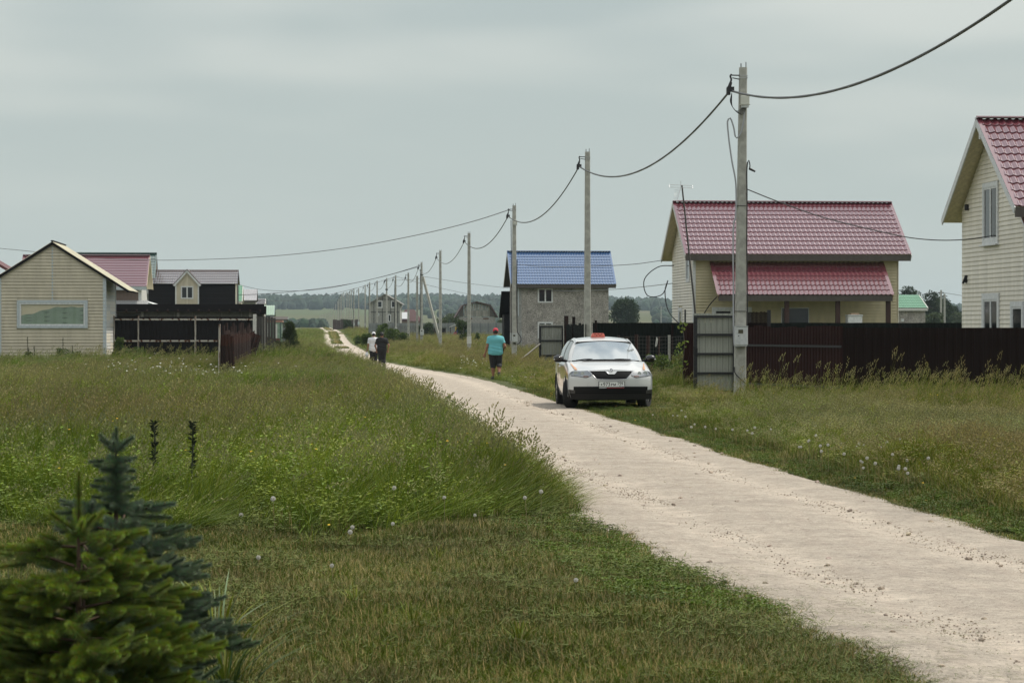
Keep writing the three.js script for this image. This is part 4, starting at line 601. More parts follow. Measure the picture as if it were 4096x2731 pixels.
function bundle(a, b, sag, r, strands, pitch = 0.42) { // twisted bundle of insulated cores
  const n = strands > 1 ? Math.ceil(a.distanceTo(b) / 0.10) : 60, pts = sagPts(a, b, sag, n), out = []; if (strands === 1) return tube(pts.filter((p, i) => i % 2 === 0), r, 60, 5);
  const d = b.clone().sub(a).normalize(), sx = V().crossVectors(d, V(0, 1, 0)).normalize(), L = a.distanceTo(b);
  for (let s = 0; s < strands; s++) { const q = pts.map((p, i) => { const w = i / n * L / pitch * 2 * Math.PI + s * 2 * Math.PI / strands; return p.clone().addScaledVector(sx, Math.cos(w) * r * 0.95).add(V(0, Math.sin(w) * r * 0.95, 0)); }); out.push(new THREE.TubeGeometry(new THREE.CatmullRomCurve3(q), n, r, 5)); } return join(out);
}
M.cable = std(rgb(0.035, 0.035, 0.04), 0.35);
const hang = (i) => { const c = Math.cos(THETA), s = Math.sin(THETA), o = HOOK, ox = o.x + (i === 0 ? 0.075 : 0); return poleTops[i].clone().add(V(ox * c + o.z * s, o.y, -ox * s + o.z * c)); };
const cabLab = ['twisted overhead cable sagging between the nearest pole and the pole behind the taxi', 'overhead cable between the pole behind the taxi and the one by the blue roof', 'overhead cable from the pole by the blue roof to the poster pole'];
for (let i = 0; i < 20; i++) tag(part('overhead_cable', bundle(hang(i), hang(i + 1), [1.0, 0.95, 0.9, 0.85][i] ?? 0.8, i === 0 ? 0.014 : i < 3 ? 0.013 : 0.022, i === 0 ? 4 : i < 3 ? 3 : 1), M.cable), cabLab[i] || 'overhead cable hanging between two far poles of the lane', 'cable', 'overhead cables strung along the poles');
{ const next = V(9.65 - 0.0759 * 25, 7.45, -25); tag(part('overhead_cable', bundle(hang(0).add(V(0.02, -0.02, 0.05)), next, 1.32, 0.0145, 4), M.cable), 'thick twisted overhead cable rising from the nearest pole out over the lane', 'cable', 'overhead cables strung along the poles'); // the pole it hangs from stands beside the photographer
  const t = thing('utility_pole', 'concrete utility pole beyond the nearest one, on the photographers side', 'utility pole', [next.x + 0.3, 0, -25], THETA, 'concrete poles along the lane'); part('shaft', shaftGeo(7.95, 0.26, 0.17, 0.18, 0.15, 50), concM[0], t); part('hook_bracket', bar(V(-0.08, 7.5, 0), V(-0.3, 7.46, 0), 0.03), M.steel, t); }
const wire = (label, pts, r = 0.012) => tag(part('service_wire', tube(pts, r, 70, 5), M.cable), label, 'cable');
wire('service wire from the nearest pole across the burgundy roof to the ivory gable', [P(2990, 757, 59.2), P(3105, 803, 60.3), P(3290, 868, 61.8), P(3500, 921, 63), P(3660, 953, 64), P(3800, 961, 64.8), P(3920, 951, 65.4), P(4040, 930, 65.6)], 0.013);
wire('service wire from the blue house pole to the burgundy roofed house', [P(2078, 1058, 125.6), P(2150, 1065, 123), P(2260, 1067, 118), P(2400, 1064, 113), P(2550, 1055, 110), P(2655, 1040, 108.6)], 0.014);
wire('low wire passing behind the pole by the taxi to the burgundy roofed house', [P(1690, 1105, 238), P(1850, 1130, 225), P(2060, 1154, 200), P(2250, 1163, 170), P(2440, 1158, 140), P(2590, 1145, 118), P(2692, 1133, 109)], 0.016);
wire('long wire crossing from the blue house pole to the houses on the left', [P(2040, 838, 125.5), P(1900, 883, 130), P(1700, 933, 136), P(1400, 989, 146), P(1100, 1023, 156), P(800, 1038, 166), P(590, 1040, 173), P(350, 1030, 180), P(120, 1005, 186), P(-60, 988, 192)], 0.019);
wire('wire from the braced pole down to the houses behind the shed', [P(1680, 1062, 237), P(1560, 1098, 237), P(1400, 1135, 236), P(1200, 1163, 234), P(1000, 1178, 232), P(820, 1180, 230)], 0.024);
wire('thin wire from the braced pole to the mint roofed hut', [P(1680, 1066, 238), P(1480, 1118, 245), P(1250, 1160, 250), P(1060, 1160, 252), P(935, 1135, 254)], 0.02);
wire('faint wire from the meter pole past the battened house to the left', [P(1580, 1108, 306), P(1470, 1140, 300), P(1330, 1175, 295), P(1150, 1202, 285), P(900, 1196, 270), P(700, 1188, 250)], 0.022);
wire('wire from the braced pole towards the barn', [P(1582, 1105, 306), P(1720, 1142, 320), P(1880, 1178, 335), P(2035, 1212, 350)], 0.022);
wire('wire between the capped pole and the braced pole', [P(1546, 1122, 336), P(1600, 1120, 310), P(1650, 1118, 270), P(1684, 1113, 240)], 0.02);
for (const [u, d, v, lab] of [[3766, 370, 1160, 'distant utility pole in front of the far trees beside the ivory house'], [3780, 385, 1175, 'second distant utility pole just right of its twin by the ivory house'], [3822, 520, 1250, 'small far pole in the field beside the ivory house'], [2645, 900, 1224, 'far pole standing alone in the ploughed field'], [1876, 480, 1203, 'thin far pole above the ridge of the barn']]) { const x = PX(u, d), g = gyd(x, d), t = thing('field_pole', lab, 'utility pole', [x, g, -d], 0); part('shaft', shaftGeo(PY(v, d) - g, 0.3, 0.24, 0.24, 0.2, u), concM[1], t); part('crossarm', bar(V(-0.4, PY(v, d) - g - 0.35, 0), V(0.4, PY(v, d) - g - 0.35, 0), 0.1), M.steel, t); }
wire('wire between the distant poles and the ivory house', [P(3600, 1185, 370), P(3680, 1178, 370), P(3766, 1171, 370), P(3850, 1182, 370), P(3950, 1195, 370)], 0.03);
// ---------------------------------------------------------------- the taxi, nose towards the camera
{
  const t = thing('taxi_car', 'white taxi hatchback with orange stripes and red roof sign parked beside the lane', 'car', [PX(2447, 52.7), gyd(2.0, 54) - 0.005, -52.7], 0.06);
  const paint = phy(rgb(0.56, 0.57, 0.57), 0.32, { clearcoat: 1, clearcoatRoughness: 0.06, ...DS }), plastic = phy(rgb(0.008, 0.008, 0.0085), 0.7, { specularIntensity: 0.35, ...DS }), gloss = phy(rgb(0.008, 0.008, 0.009), 0.25, { clearcoat: 0.4 }), slatM = phy(rgb(0.012, 0.012, 0.013), 0.5, { specularIntensity: 0.5 }), chrome = std(rgb(0.75, 0.75, 0.76), 0.15, { metalness: 1 });
  const screen = phy(rgb(0.52, 0.56, 0.58), 0.02, { metalness: 0.7, ...DS }), sideGlass = phy(rgb(0.2, 0.21, 0.22), 0.05, { metalness: 0.5, ...DS }), orange = phy(rgb(0.66, 0.26, 0.035), 0.35, { clearcoat: 1, ...DS }), apricot = phy(rgb(0.62, 0.42, 0.27), 0.35, { clearcoat: 1, ...DS });
  const tab = (T) => (z) => pw(T, -z), yT = tab([[0, 0.72], [0.1, 0.735], [0.3, 0.772], [0.6, 0.83], [0.9, 0.885], [1.25, 0.935], [2.2, 0.955], [3.4, 0.985], [4.4, 1.0]]), xT = tab([[0, 0.70], [0.3, 0.715], [1.25, 0.775], [2.2, 0.785], [3.6, 0.765], [4.4, 0.70]]), xS = tab([[0.2, 0.84], [0.32, 0.853], [2.2, 0.855], [3.7, 0.845], [4.3, 0.80]]);
  const a = (x) => 0.30 * Math.pow(Math.min(1, Math.abs(x) / 0.855), 2.7), b = (y) => y < 0.47 ? 0.07 * Math.pow((0.47 - y) / 0.27, 2) : y > 0.58 ? 0.085 * Math.pow((y - 0.58) / 0.15, 1.4) : 0, DY = 0.042, zF = (x, y) => -(a(x) + b(y - DY));
  const crown = (z) => 0.055;
  const topY = (x) => { const A = Math.abs(x), z = -(a(x) + 0.085); if (A < 0.71) return yT(z) + crown(z) * (1 - Math.pow(A / 0.72, 2)); const k = clamp((A - 0.71) / 0.145); return yT(z) - 0.12 * (1 - Math.sqrt(Math.max(0, 1 - k * k))) - 0.0; };
  const fpatch = (x0, x1, yb, yt, off, n = 30, m = 6, o = {}) => gridGeo(n, m, (u, v) => { const x = lerp(x0, x1, u), y = lerp(yb(x), yt(x), v) + (o.raw ? 0 : DY); return [x, y, zF(x, y) + off]; });
  const C = (c) => () => c;
  part('bumper', fpatch(-0.854, 0.854, C(0.24), topY, 0, 60, 14, { raw: 1 }), paint, t);
  part('hood', gridGeo(40, 24, (u, v) => { const s = u * 2 - 1, zf = -(a(s * 0.71) + 0.083), zc = -0.99 - 0.25 * s * s, z = lerp(zf, zc, v), x = s * xT(z); const ridge = 0.012 * Math.exp(-Math.pow((Math.abs(s) - 0.72) / 0.1, 2)) * v; return [x, yT(z) + crown(z) * (1 - s * s) + ridge + 0.012 * v * (1 - v), z]; }, true), paint, t);
  for (const s of [-1, 1]) { // flank with wheel arches
    const nz = 130, ny = 26, pos = [], idx = [], z0 = -0.28, z1 = -4.3, f = (i, j) => { const z = lerp(z0, z1, i / nz), v = j / ny, yt = yT(z), xt = xT(z), xs = xS(z); if (v < 0.3) { const k = v / 0.3; return [lerp(xt, xs, Math.sin(k * Math.PI / 2)), yt - 0.12 * (1 - Math.cos(k * Math.PI / 2)), z]; } const k = (v - 0.3) / 0.7, y = lerp(yt - 0.12, 0.22, k); return [xs - 0.055 * Math.pow(clamp((0.5 - y) / 0.28), 2) + 0.006 * Math.exp(-Math.pow((y - 0.62) / 0.03, 2)), y, z]; };
    for (let i = 0; i <= nz; i++) for (let j = 0; j <= ny; j++) { const q = f(i, j); pos.push(s * q[0], q[1], q[2]); }
    for (let i = 0; i < nz; i++) for (let j = 0; j < ny; j++) { const q = f(i + 0.5, j + 0.5); if ([-0.86, -3.46].some(w => Math.hypot(q[2] - w, q[1] - 0.31) < 0.345)) continue; const A = i * (ny + 1) + j, B = A + ny + 1; idx.push(A, A + 1, B, A + 1, B + 1, B); }
    const g = new THREE.BufferGeometry(); g.setAttribute('position', new THREE.BufferAttribute(new Float32Array(pos), 3)); g.setIndex(idx); g.computeVertexNormals(); part('side_panel', g, paint, t);
    for (const w of [-0.86, -3.46]) part('wheel_arch', new THREE.TorusGeometry(0.348, 0.012, 6, 30, Math.PI * 1.06).rotateY(Math.PI / 2).rotateX(0.1).translate(s * 0.845, 0.31, w), plastic, t);
    const sp = (zA, zB, yA, yB, m, n) => part(n, gridGeo(24, 8, (u, v) => { const z = lerp(zA, zB, u), yb = lerp(yA[0], yA[1], u), yt = Math.min(lerp(yB[0], yB[1], u), yT(z) - 0.004), y = lerp(yb, yt, v), k = clamp((yT(z) - y) / 0.12), x = k < 1 ? lerp(xT(z), xS(z), Math.sin(Math.acos(1 - k))) : xS(z); return [s * (x + 0.006), y + 0.002, z]; }), m, t);
    sp(-0.34, -0.82, [0.58, 0.70], [0.70, 0.82], orange, 'stripe'); sp(-0.82, -1.45, [0.70, 0.55], [0.82, 0.92], apricot, 'stripe'); sp(-1.5, -2.5, [0.42, 0.42], [0.84, 0.84], apricot, 'stripe'); sp(-2.75, -3.0, [0.4, 0.5], [0.88, 0.9], orange, 'stripe');
    part('stripe', gridGeo(20, 5, (u, v) => { const z = lerp(-0.30, -1.0, u), w = 0.045 * (1 - u) + 0.008, x = lerp(xT(z) - w, xT(z), v), q = x / xT(z); return [s * x, yT(z) + crown(z) * (1 - q * q) + 0.016, z]; }), orange, t);
    // greenhouse
    const belt = (z) => [xT(z) - 0.004, yT(z) - 0.001], rail = (z) => [0.592, pw([[1.8, 1.315], [2.2, 1.375], [2.8, 1.385], [3.5, 1.34]], -z)];
    const cab = (u, v, zb0, zb1, zt0, zt1) => { const zb = lerp(zb0, zb1, u), zt = lerp(zt0, zt1, u), B = belt(zb), T = rail(zt), bow = 0.03 * Math.sin(v * Math.PI); return [s * (lerp(B[0], T[0], v) + bow), lerp(B[1], T[1], v), lerp(zb, zt, v)]; };
    part('side_window', gridGeo(20, 8, (u, v) => cab(u, 0.04 + v * 0.9, -1.42, -3.7, -1.98, -3.3)), sideGlass, t);
    part('pillar', gridGeo(3, 10, (u, v) => { const e = v, xb = 0.70, xt = 0.563, wx = lerp(xb, xt, e) + 0.0, wy = lerp(0.945, 1.318, e), wz = lerp(-1.27, -1.82, e), q = cab(0, 0.0 + e * 1.0, -1.45, -1.45, -2.0, -2.0); return [lerp(s * wx, q[0], u), lerp(wy, q[1], u) + 0.012 * Math.sin(u * Math.PI), lerp(wz, q[2], u)]; }), paint, t);
    part('pillar', gridGeo(2, 8, (u, v) => { const q = cab(0.46 + u * 0.05, v, -1.42, -3.7, -1.98, -3.3); return [q[0] + s * 0.006, q[1], q[2]]; }), plastic, t);
    part('pillar', gridGeo(3, 8, (u, v) => cab(u, v, -3.7, -4.25, -3.3, -3.65)), paint, t);
    part('roof_rail', gridGeo(24, 3, (u, v) => { const z = lerp(-1.8, -3.65, u), T = rail(z), y2 = T[1] + 0.035; return [s * lerp(T[0] + 0.003, 0.52, v), lerp(T[1] - 0.01, y2 + 0.002, Math.sin(v * Math.PI / 2)), z]; }), paint, t);
    const mir = sub('mirror', t); part('housing', new THREE.SphereGeometry(1, 20, 14).scale(0.105, 0.068, 0.075).translate(s * 0.955, 1.005, -1.5), gloss, mir); part('base', [rod(V(s * 0.78, 0.945, -1.48), V(s * 0.93, 0.965, -1.5), 0.025, 0.03), new THREE.SphereGeometry(1, 14, 8).scale(0.095, 0.045, 0.06).translate(s * 0.95, 0.965, -1.5)], plastic, mir); part('turn_signal', rbox(0.03, 0.018, 0.02, 0.006, s * 1.045, 0.985, -1.46), phy(rgb(0.6, 0.6, 0.58), 0.2), mir);
    // lamps
    const hl = sub('headlight', t), bot = (x) => { const A = Math.abs(x); return A < 0.5 ? lerp(0.64, 0.595, (A - 0.40) / 0.10) : lerp(0.595, 0.632, (A - 0.5) / 0.3); }, tp = (x) => Math.min(0.736, topY(x) - 0.008 - DY);
    part('reflector', fpatch(s * 0.405, s * 0.806, bot, tp, 0.004, 24, 8), std(rgb(0.30, 0.31, 0.32), 0.28, { metalness: 0.8, ...DS }), hl);
    const lamp = (x, y, r) => { const z = zF(x, y); return new THREE.CircleGeometry(r, 24).rotateY(s * 0.35).translate(x, y, z + 0.016); };
    part('lamp_bowl', [lamp(s * 0.70, 0.714, 0.05), lamp(s * 0.575, 0.71, 0.042)], std(rgb(0.6, 0.62, 0.64), 0.22, { metalness: 0.85, ...DS }), hl); part('indicator', fpatch(s * 0.46, s * 0.56, (x) => 0.603, (x) => 0.628, 0.007, 6, 2), std(rgb(0.16, 0.06, 0.035), 0.4, DS), hl);
    part('lens', fpatch(s * 0.402, s * 0.81, (x) => bot(x) - 0.004, (x) => tp(x) + 0.003, 0.022, 24, 8), phy(rgb(1, 1, 1), 0.03, { transmission: 1, thickness: 0, ...DS }), hl);
    part('lamp_rim', tube([0.40, 0.5, 0.6, 0.7, 0.8].map(x => V(s * x, bot(s * x) + DY - 0.004, zF(s * x, bot(s * x) + DY) + 0.006)), 0.006, 24, 5), plastic, hl);
    // wheels
    for (const w of [-0.86, -3.46]) {
      const wh = sub('wheel', t); wh.position.set(s * 0.752, 0.307, w); wh.rotation.y = w > -2 ? -0.36 : 0;
      const pr = [[0.2, -0.09], [0.255, -0.098], [0.29, -0.094], [0.305, -0.078], [0.309, -0.04], [0.309, 0.04], [0.305, 0.078], [0.29, 0.094], [0.255, 0.098], [0.2, 0.09]].map(p => new THREE.Vector2(...p));
      part('tyre', new THREE.LatheGeometry(pr, 40).rotateZ(Math.PI / 2), std(rgb(0.012, 0.012, 0.012), 0.9, { bumpMap: bumpFine, bumpScale: 0.004, ...DS }), wh);
      part('rim', [new THREE.CylinderGeometry(0.2, 0.2, 0.02, 28).rotateZ(Math.PI / 2).translate(s * 0.06, 0, 0), ...[0, 1, 2, 3, 4, 5].map(k => box(0.03, 0.19, 0.045, s * 0.075, 0.095, 0).rotateX(k * Math.PI / 3))], std(rgb(0.25, 0.25, 0.26), 0.4, { metalness: 0.6 }), wh);
    }
    part('wheel_well', boxB(s > 0 ? 0.45 : -0.83, s > 0 ? 0.83 : -0.45, 0.3, 0.68, -1.22, -0.5), plastic, t);
    part('door_handle', rbox(0.03, 0.03, 0.17, 0.012, s * 0.868, 0.83, -2.4), paint, t);
  }
  part('windshield', gridGeo(30, 16, (u, v) => { const s = u * 2 - 1, x = s * lerp(0.70, 0.563, v), y = lerp(0.978 - 0.033 * s * s, 1.362 - 0.045 * s * s, v) + 0.02 * Math.sin(v * Math.PI), z = lerp(-1.0 - 0.27 * s * s, -1.72 - 0.10 * s * s, v); return [x, y, z]; }), screen, t);
  part('windshield_trim', [gridGeo(30, 1, (u, v) => { const s = u * 2 - 1; return [s * 0.70, 0.978 - 0.033 * s * s + lerp(-0.012, 0.014, v), -1.0 - 0.27 * s * s + lerp(0.02, 0.003, v)]; }), gridGeo(30, 1, (u, v) => { const s = u * 2 - 1; return [s * 0.566, 1.362 - 0.045 * s * s + lerp(-0.012, 0.006, v), -1.72 - 0.10 * s * s + lerp(0.028, 0.006, v)]; })], plastic, t);
  part('roof', gridGeo(24, 26, (u, v) => { const s = u * 2 - 1, z = lerp(-1.715 - 0.10 * s * s, -3.62, v), k = -z, y = pw([[1.7, 1.362], [1.9, 1.402], [2.2, 1.436], [2.6, 1.45], [3.1, 1.44], [3.65, 1.385]], k); return [s * lerp(0.566, 0.53, v), y - 0.045 * s * s, z]; }, true), paint, t);
  part('rear_window', gridGeo(10, 4, (u, v) => { const s = u * 2 - 1; return [s * lerp(0.56, 0.72, v), lerp(1.37, 1.0, v), lerp(-3.62, -4.22, v)]; }, true), sideGlass, t); part('tailgate', gridGeo(10, 4, (u, v) => { const s = u * 2 - 1; return [s * lerp(0.72, 0.8, v), lerp(1.0, 0.3, v), -4.22 - 0.12 * Math.sin(v * 2.2) + 0.05 * s * s]; }, true), paint, t);
  part('underbody', boxB(-0.7, 0.7, 0.17, 0.32, -4.1, -0.28), plastic, t);
  part('dashboard', boxB(-0.62, 0.62, 0.8, 0.94, -1.75, -1.25), plastic, t);
  // front end
  const gt = (x) => 0.722 - 0.06 * (1 - smooth(0.05, 0.125, Math.abs(x))), gb = (x) => { const A = Math.abs(x); return A < 0.3 ? 0.548 + 0.012 * Math.pow(A / 0.3, 2) : lerp(0.56, 0.712, (A - 0.3) / 0.145); };
  const gr = sub('grille', t); part('back', fpatch(-0.445, 0.445, gb, gt, 0.004, 60, 8), plastic, gr);
  for (let i = -13; i <= 13; i++) { const x = i * 0.031; if (gt(x) - gb(x) > 0.03) part('slat', bar(V(x, gb(x) + DY + 0.008, zF(x, gb(x) + DY) + 0.006), V(x, gt(x) + DY - 0.008, zF(x, gt(x) + DY) + 0.006), 0.007, 0.012), slatM, gr); }
  const edge = []; for (let i = 0; i <= 48; i++) { const x = lerp(-0.445, 0.445, i / 48); edge.push(V(x, gt(x) + DY, zF(x, gt(x) + DY) + 0.008)); } for (let i = 48; i >= 0; i--) { const x = lerp(-0.445, 0.445, i / 48); edge.push(V(x, gb(x) + DY, zF(x, gb(x) + DY) + 0.008)); } edge.push(edge[0].clone());
  part('chrome_frame', tube(edge, 0.0075, 260, 6), chrome, gr);
  const bz = zF(0, 0.78) + 0.01, em = sub('emblem', t); em.position.set(0, 0.781, bz + 0.004); em.rotation.x = -0.5; part('ring', new THREE.TorusGeometry(0.035, 0.005, 8, 28), chrome, em); part('disc', new THREE.CircleGeometry(0.034, 28).translate(0, 0, -0.001), gloss, em);
  part('winged_arrow', [prism([[-0.026, -0.006], [0.004, -0.01], [0.004, -0.018], [0.024, -0.006], [0.006, 0.004], [0.004, -0.002], [-0.012, 0.002]], 0.0, 0.004), prism([[-0.014, 0.004], [0.008, 0.006], [0.004, 0.022], [-0.006, 0.02]], 0, 0.004), prism([[-0.02, -0.014], [-0.002, -0.02], [-0.01, -0.024]], 0, 0.004)], chrome, em);
  part('air_intake', fpatch(-0.75, 0.75, (x) => 0.262 + 0.01 * x * x, (x) => 0.415 - 0.012 * x * x, 0.004, 40, 5), plastic, t); for (const y of [0.30, 0.335, 0.37]) part('intake_slat', fpatch(-0.72, 0.72, C(y), C(y + 0.012), 0.012, 40, 1), slatM, t);
  part('lower_lip', gridGeo(50, 5, (u, v) => { const x = lerp(-0.85, 0.85, u), y = lerp(0.19, 0.31, v), z = zF(x, Math.max(0.27, y)) + 0.012 - 0.03 * Math.pow(1 - v, 2); return [x, y, z]; }), phy(rgb(0.018, 0.0175, 0.017), 0.7, { specularIntensity: 0.4, ...DS }), t);
  for (const s of [-1, 1]) part('corner_trim', fpatch(s * 0.72, s * 0.852, (x) => 0.235, (x) => 0.335 + 0.1 * (Math.abs(x) - 0.72), 0.005, 10, 4), std(rgb(0.05, 0.048, 0.045), 0.6, DS), t);
  part('tow_cap', new THREE.TorusGeometry(0.03, 0.0025, 5, 24).translate(-0.46, 0.49, zF(-0.46, 0.49) + 0.002), std(rgb(0.4, 0.4, 0.4), 0.5), t);
  { // number plate
    const c = document.createElement('canvas'); c.width = 1040; c.height = 224; const k = c.getContext('2d'); k.fillStyle = '#dcdedb'; k.fillRect(0, 0, 1040, 224); k.strokeStyle = '#101010'; k.lineWidth = 12; k.strokeRect(8, 8, 1024, 208); k.lineWidth = 6; k.beginPath(); k.moveTo(738, 10); k.lineTo(738, 214); k.stroke();
    k.fillStyle = '#101010'; k.textBaseline = 'alphabetic'; const put = (s, x, y, px, w) => { k.font = `bold ${px}px sans-serif`; k.save(); k.translate(x, y); k.scale(w / k.measureText(s).width, 1); k.fillText(s, 0, 0); k.restore(); };
    put('X', 60, 178, 150, 92); put('973', 165, 178, 196, 300); put('PM', 480, 178, 150, 220); put('799', 756, 134, 150, 220); put('RUS', 800, 200, 56, 110); k.beginPath(); k.arc(32, 112, 9, 0, 7); k.arc(1004, 112, 9, 0, 7); k.fill(); k.fillStyle = '#ffffff'; k.fillRect(930, 166, 72, 13); k.fillStyle = '#2b3f8a'; k.fillRect(930, 179, 72, 13); k.fillStyle = '#a02020'; k.fillRect(930, 192, 72, 13);
    const tx = new THREE.CanvasTexture(c); tx.colorSpace = THREE.SRGBColorSpace; const zp = zF(0.2, 0.5) + 0.045;
    const np = sub('number_plate', t); np.position.y = DY - 0.008; part('holder', rbox(0.535, 0.145, 0.02, 0.006, 0, 0.452, zp - 0.014), plastic, np); part('plate', new THREE.PlaneGeometry(0.52, 0.112).translate(0, 0.466, zp + 0.0006), std(rgb(1, 1, 1), 0.4, { map: tx }), np);
    part('dealer_strip', boxB(-0.10, 0.25, 0.386, 0.403, zp - 0.005, zp - 0.001), std(rgb(0.2, 0.012, 0.02), 0.5), np); part('dealer_strip', boxB(-0.255, -0.105, 0.388, 0.402, zp - 0.005, zp - 0.002), std(rgb(0.45, 0.45, 0.45), 0.5), np);
  }
  for (const [x0, x1, z0] of [[-0.62, -0.18, -1.2], [-0.05, 0.5, -1.13]]) part('wiper', [tube([V(x0, 0.965, z0), V((x0 + x1) / 2, 0.993, z0 + 0.09), V(x1, 0.985, z0 + (x1 > 0 ? 0.0 : 0.13))], 0.009, 16, 5)], plastic, t);
  { // roof sign
    const g = sub('taxi_sign', t); g.position.set(-0.07, 1.44, -2.25); g.scale.set(0.92, 0.9, 1);
    const body = new THREE.ExtrudeGeometry(new THREE.Shape([[-0.15, 0], [0.15, 0], [0.135, 0.06], [0.12, 0.08], [-0.12, 0.08], [-0.135, 0.06]].map(p => new THREE.Vector2(...p))), { depth: 0.12, bevelEnabled: true, bevelSize: 0.008, bevelThickness: 0.008, bevelSegments: 2 }).translate(0, 0, -0.06);
    part('body', body, phy(rgb(0.6, 0.14, 0.105), 0.35), g); const ch = []; for (const [x, y, w] of [[-0.085, 0.062, 0.03], [-0.01, 0.064, 0.03], [0.065, 0.062, 0.03], [-0.048, 0.04, 0.03], [0.027, 0.04, 0.03]]) ch.push(boxB(x, x + w, y - 0.008, y + 0.009, 0.06, 0.0705)); part('checker', ch, plastic, g);
    part('antenna', rod(V(0.05, 0, -0.9), V(0.06, 0.2, -0.95), 0.004), plastic, t).position.set(-0.05, 1.40, -2.2);
  }
}
// ---------------------------------------------------------------- people, walking away from the camera
const smin = (a, b, k) => { const h = clamp(0.5 + 0.5 * (b - a) / k); return lerp(b, a, h) - k * h * (1 - h); };
function caps(p, A, B, ra, rb) { const bx = B[0] - A[0], by = B[1] - A[1], bz = B[2] - A[2], px = p[0] - A[0], py = p[1] - A[1], pz = p[2] - A[2], h = clamp((px * bx + py * by + pz * bz) / (bx * bx + by * by + bz * bz + 1e-9)); return Math.hypot(px - bx * h, py - by * h, pz - bz * h) - lerp(ra, rb, h); }
const ell = (p, c, r) => { const x = (p[0] - c[0]) / r[0], y = (p[1] - c[1]) / r[1], z = (p[2] - c[2]) / r[2], k = Math.hypot(x, y, z); return (k - 1) * Math.min(...r); };
function sdfGeo(fn, c, half, cell) {
  const res = Math.min(120, Math.ceil(2 * half / cell)), mc = new MarchingCubes(res, std('#fff'), false, false, 120000), q = [0, 0, 0], hs = res / 2; mc.isolation = 0;
  for (let k = 0; k < res; k++) for (let j = 0; j < res; j++) for (let i = 0; i < res; i++) { q[0] = c[0] + (i - hs) / hs * half; q[1] = c[1] + (j - hs) / hs * half; q[2] = c[2] + (k - hs) / hs * half; mc.field[i + j * res + k * res * res] = -fn(q); }
  mc.update(); const n = mc.count, g = new THREE.BufferGeometry(), pos = new Float32Array(n * 3), nor = new Float32Array(n * 3);
  for (let i = 0; i < n * 3; i++) { pos[i] = mc.positionArray[i] * half + c[i % 3]; nor[i] = mc.normalArray[i]; }
  g.setAttribute('position', new THREE.BufferAttribute(pos, 3)); g.setAttribute('normal', new THREE.BufferAttribute(nor, 3)); g.computeVertexNormals(); let m = mergeVertices(g.deleteAttribute('normal') || g, 1e-4); m.computeVertexNormals(); return m;
}
function handGeo(w, dir, side, curl) { // wrist, direction of the hand, side of the thumb; five fingers with two bends each
  const d = V(...dir).normalize(), sx = V().crossVectors(d, V(0, 0, 1)).normalize(), n = V().crossVectors(sx, d), W = V(...w), at = (a, b, c) => W.clone().addScaledVector(d, a).addScaledVector(sx, b * side).addScaledVector(n, c).toArray(), segs = [];
  [[-0.03, 0.062], [-0.01, 0.072], [0.011, 0.068], [0.031, 0.054]].forEach(([b, L]) => { const p0 = at(0.085, b, 0), p1 = at(0.085 + L * 0.55, b * 1.1, -curl * 0.02), p2 = at(0.085 + L * (1 - 0.35 * curl), b * 1.05, -curl * 0.05); segs.push([p0, p1, 0.0098, 0.009], [p1, p2, 0.009, 0.0075]); });
  const t0 = at(0.025, -0.03, 0), t1 = at(0.06, -0.058, -0.015), t2 = at(0.09, -0.06, -0.03); segs.push([t0, t1, 0.013, 0.011], [t1, t2, 0.011, 0.009]);
  const palm = [[at(0, 0, 0), at(0.085, 0.018, 0), 0.024, 0.019], [at(0.01, -0.012, 0), at(0.085, -0.02, 0), 0.02, 0.019], [at(-0.06, 0, 0), at(0.01, 0, 0), 0.027, 0.024]];
  return sdfGeo((p) => { let a = 9; for (const s of palm) a = smin(a, caps(p, ...s), 0.015); for (const s of segs) a = smin(a, caps(p, ...s), 0.004); return a; }, at(0.05, 0, 0), 0.125, 0.0042);
}
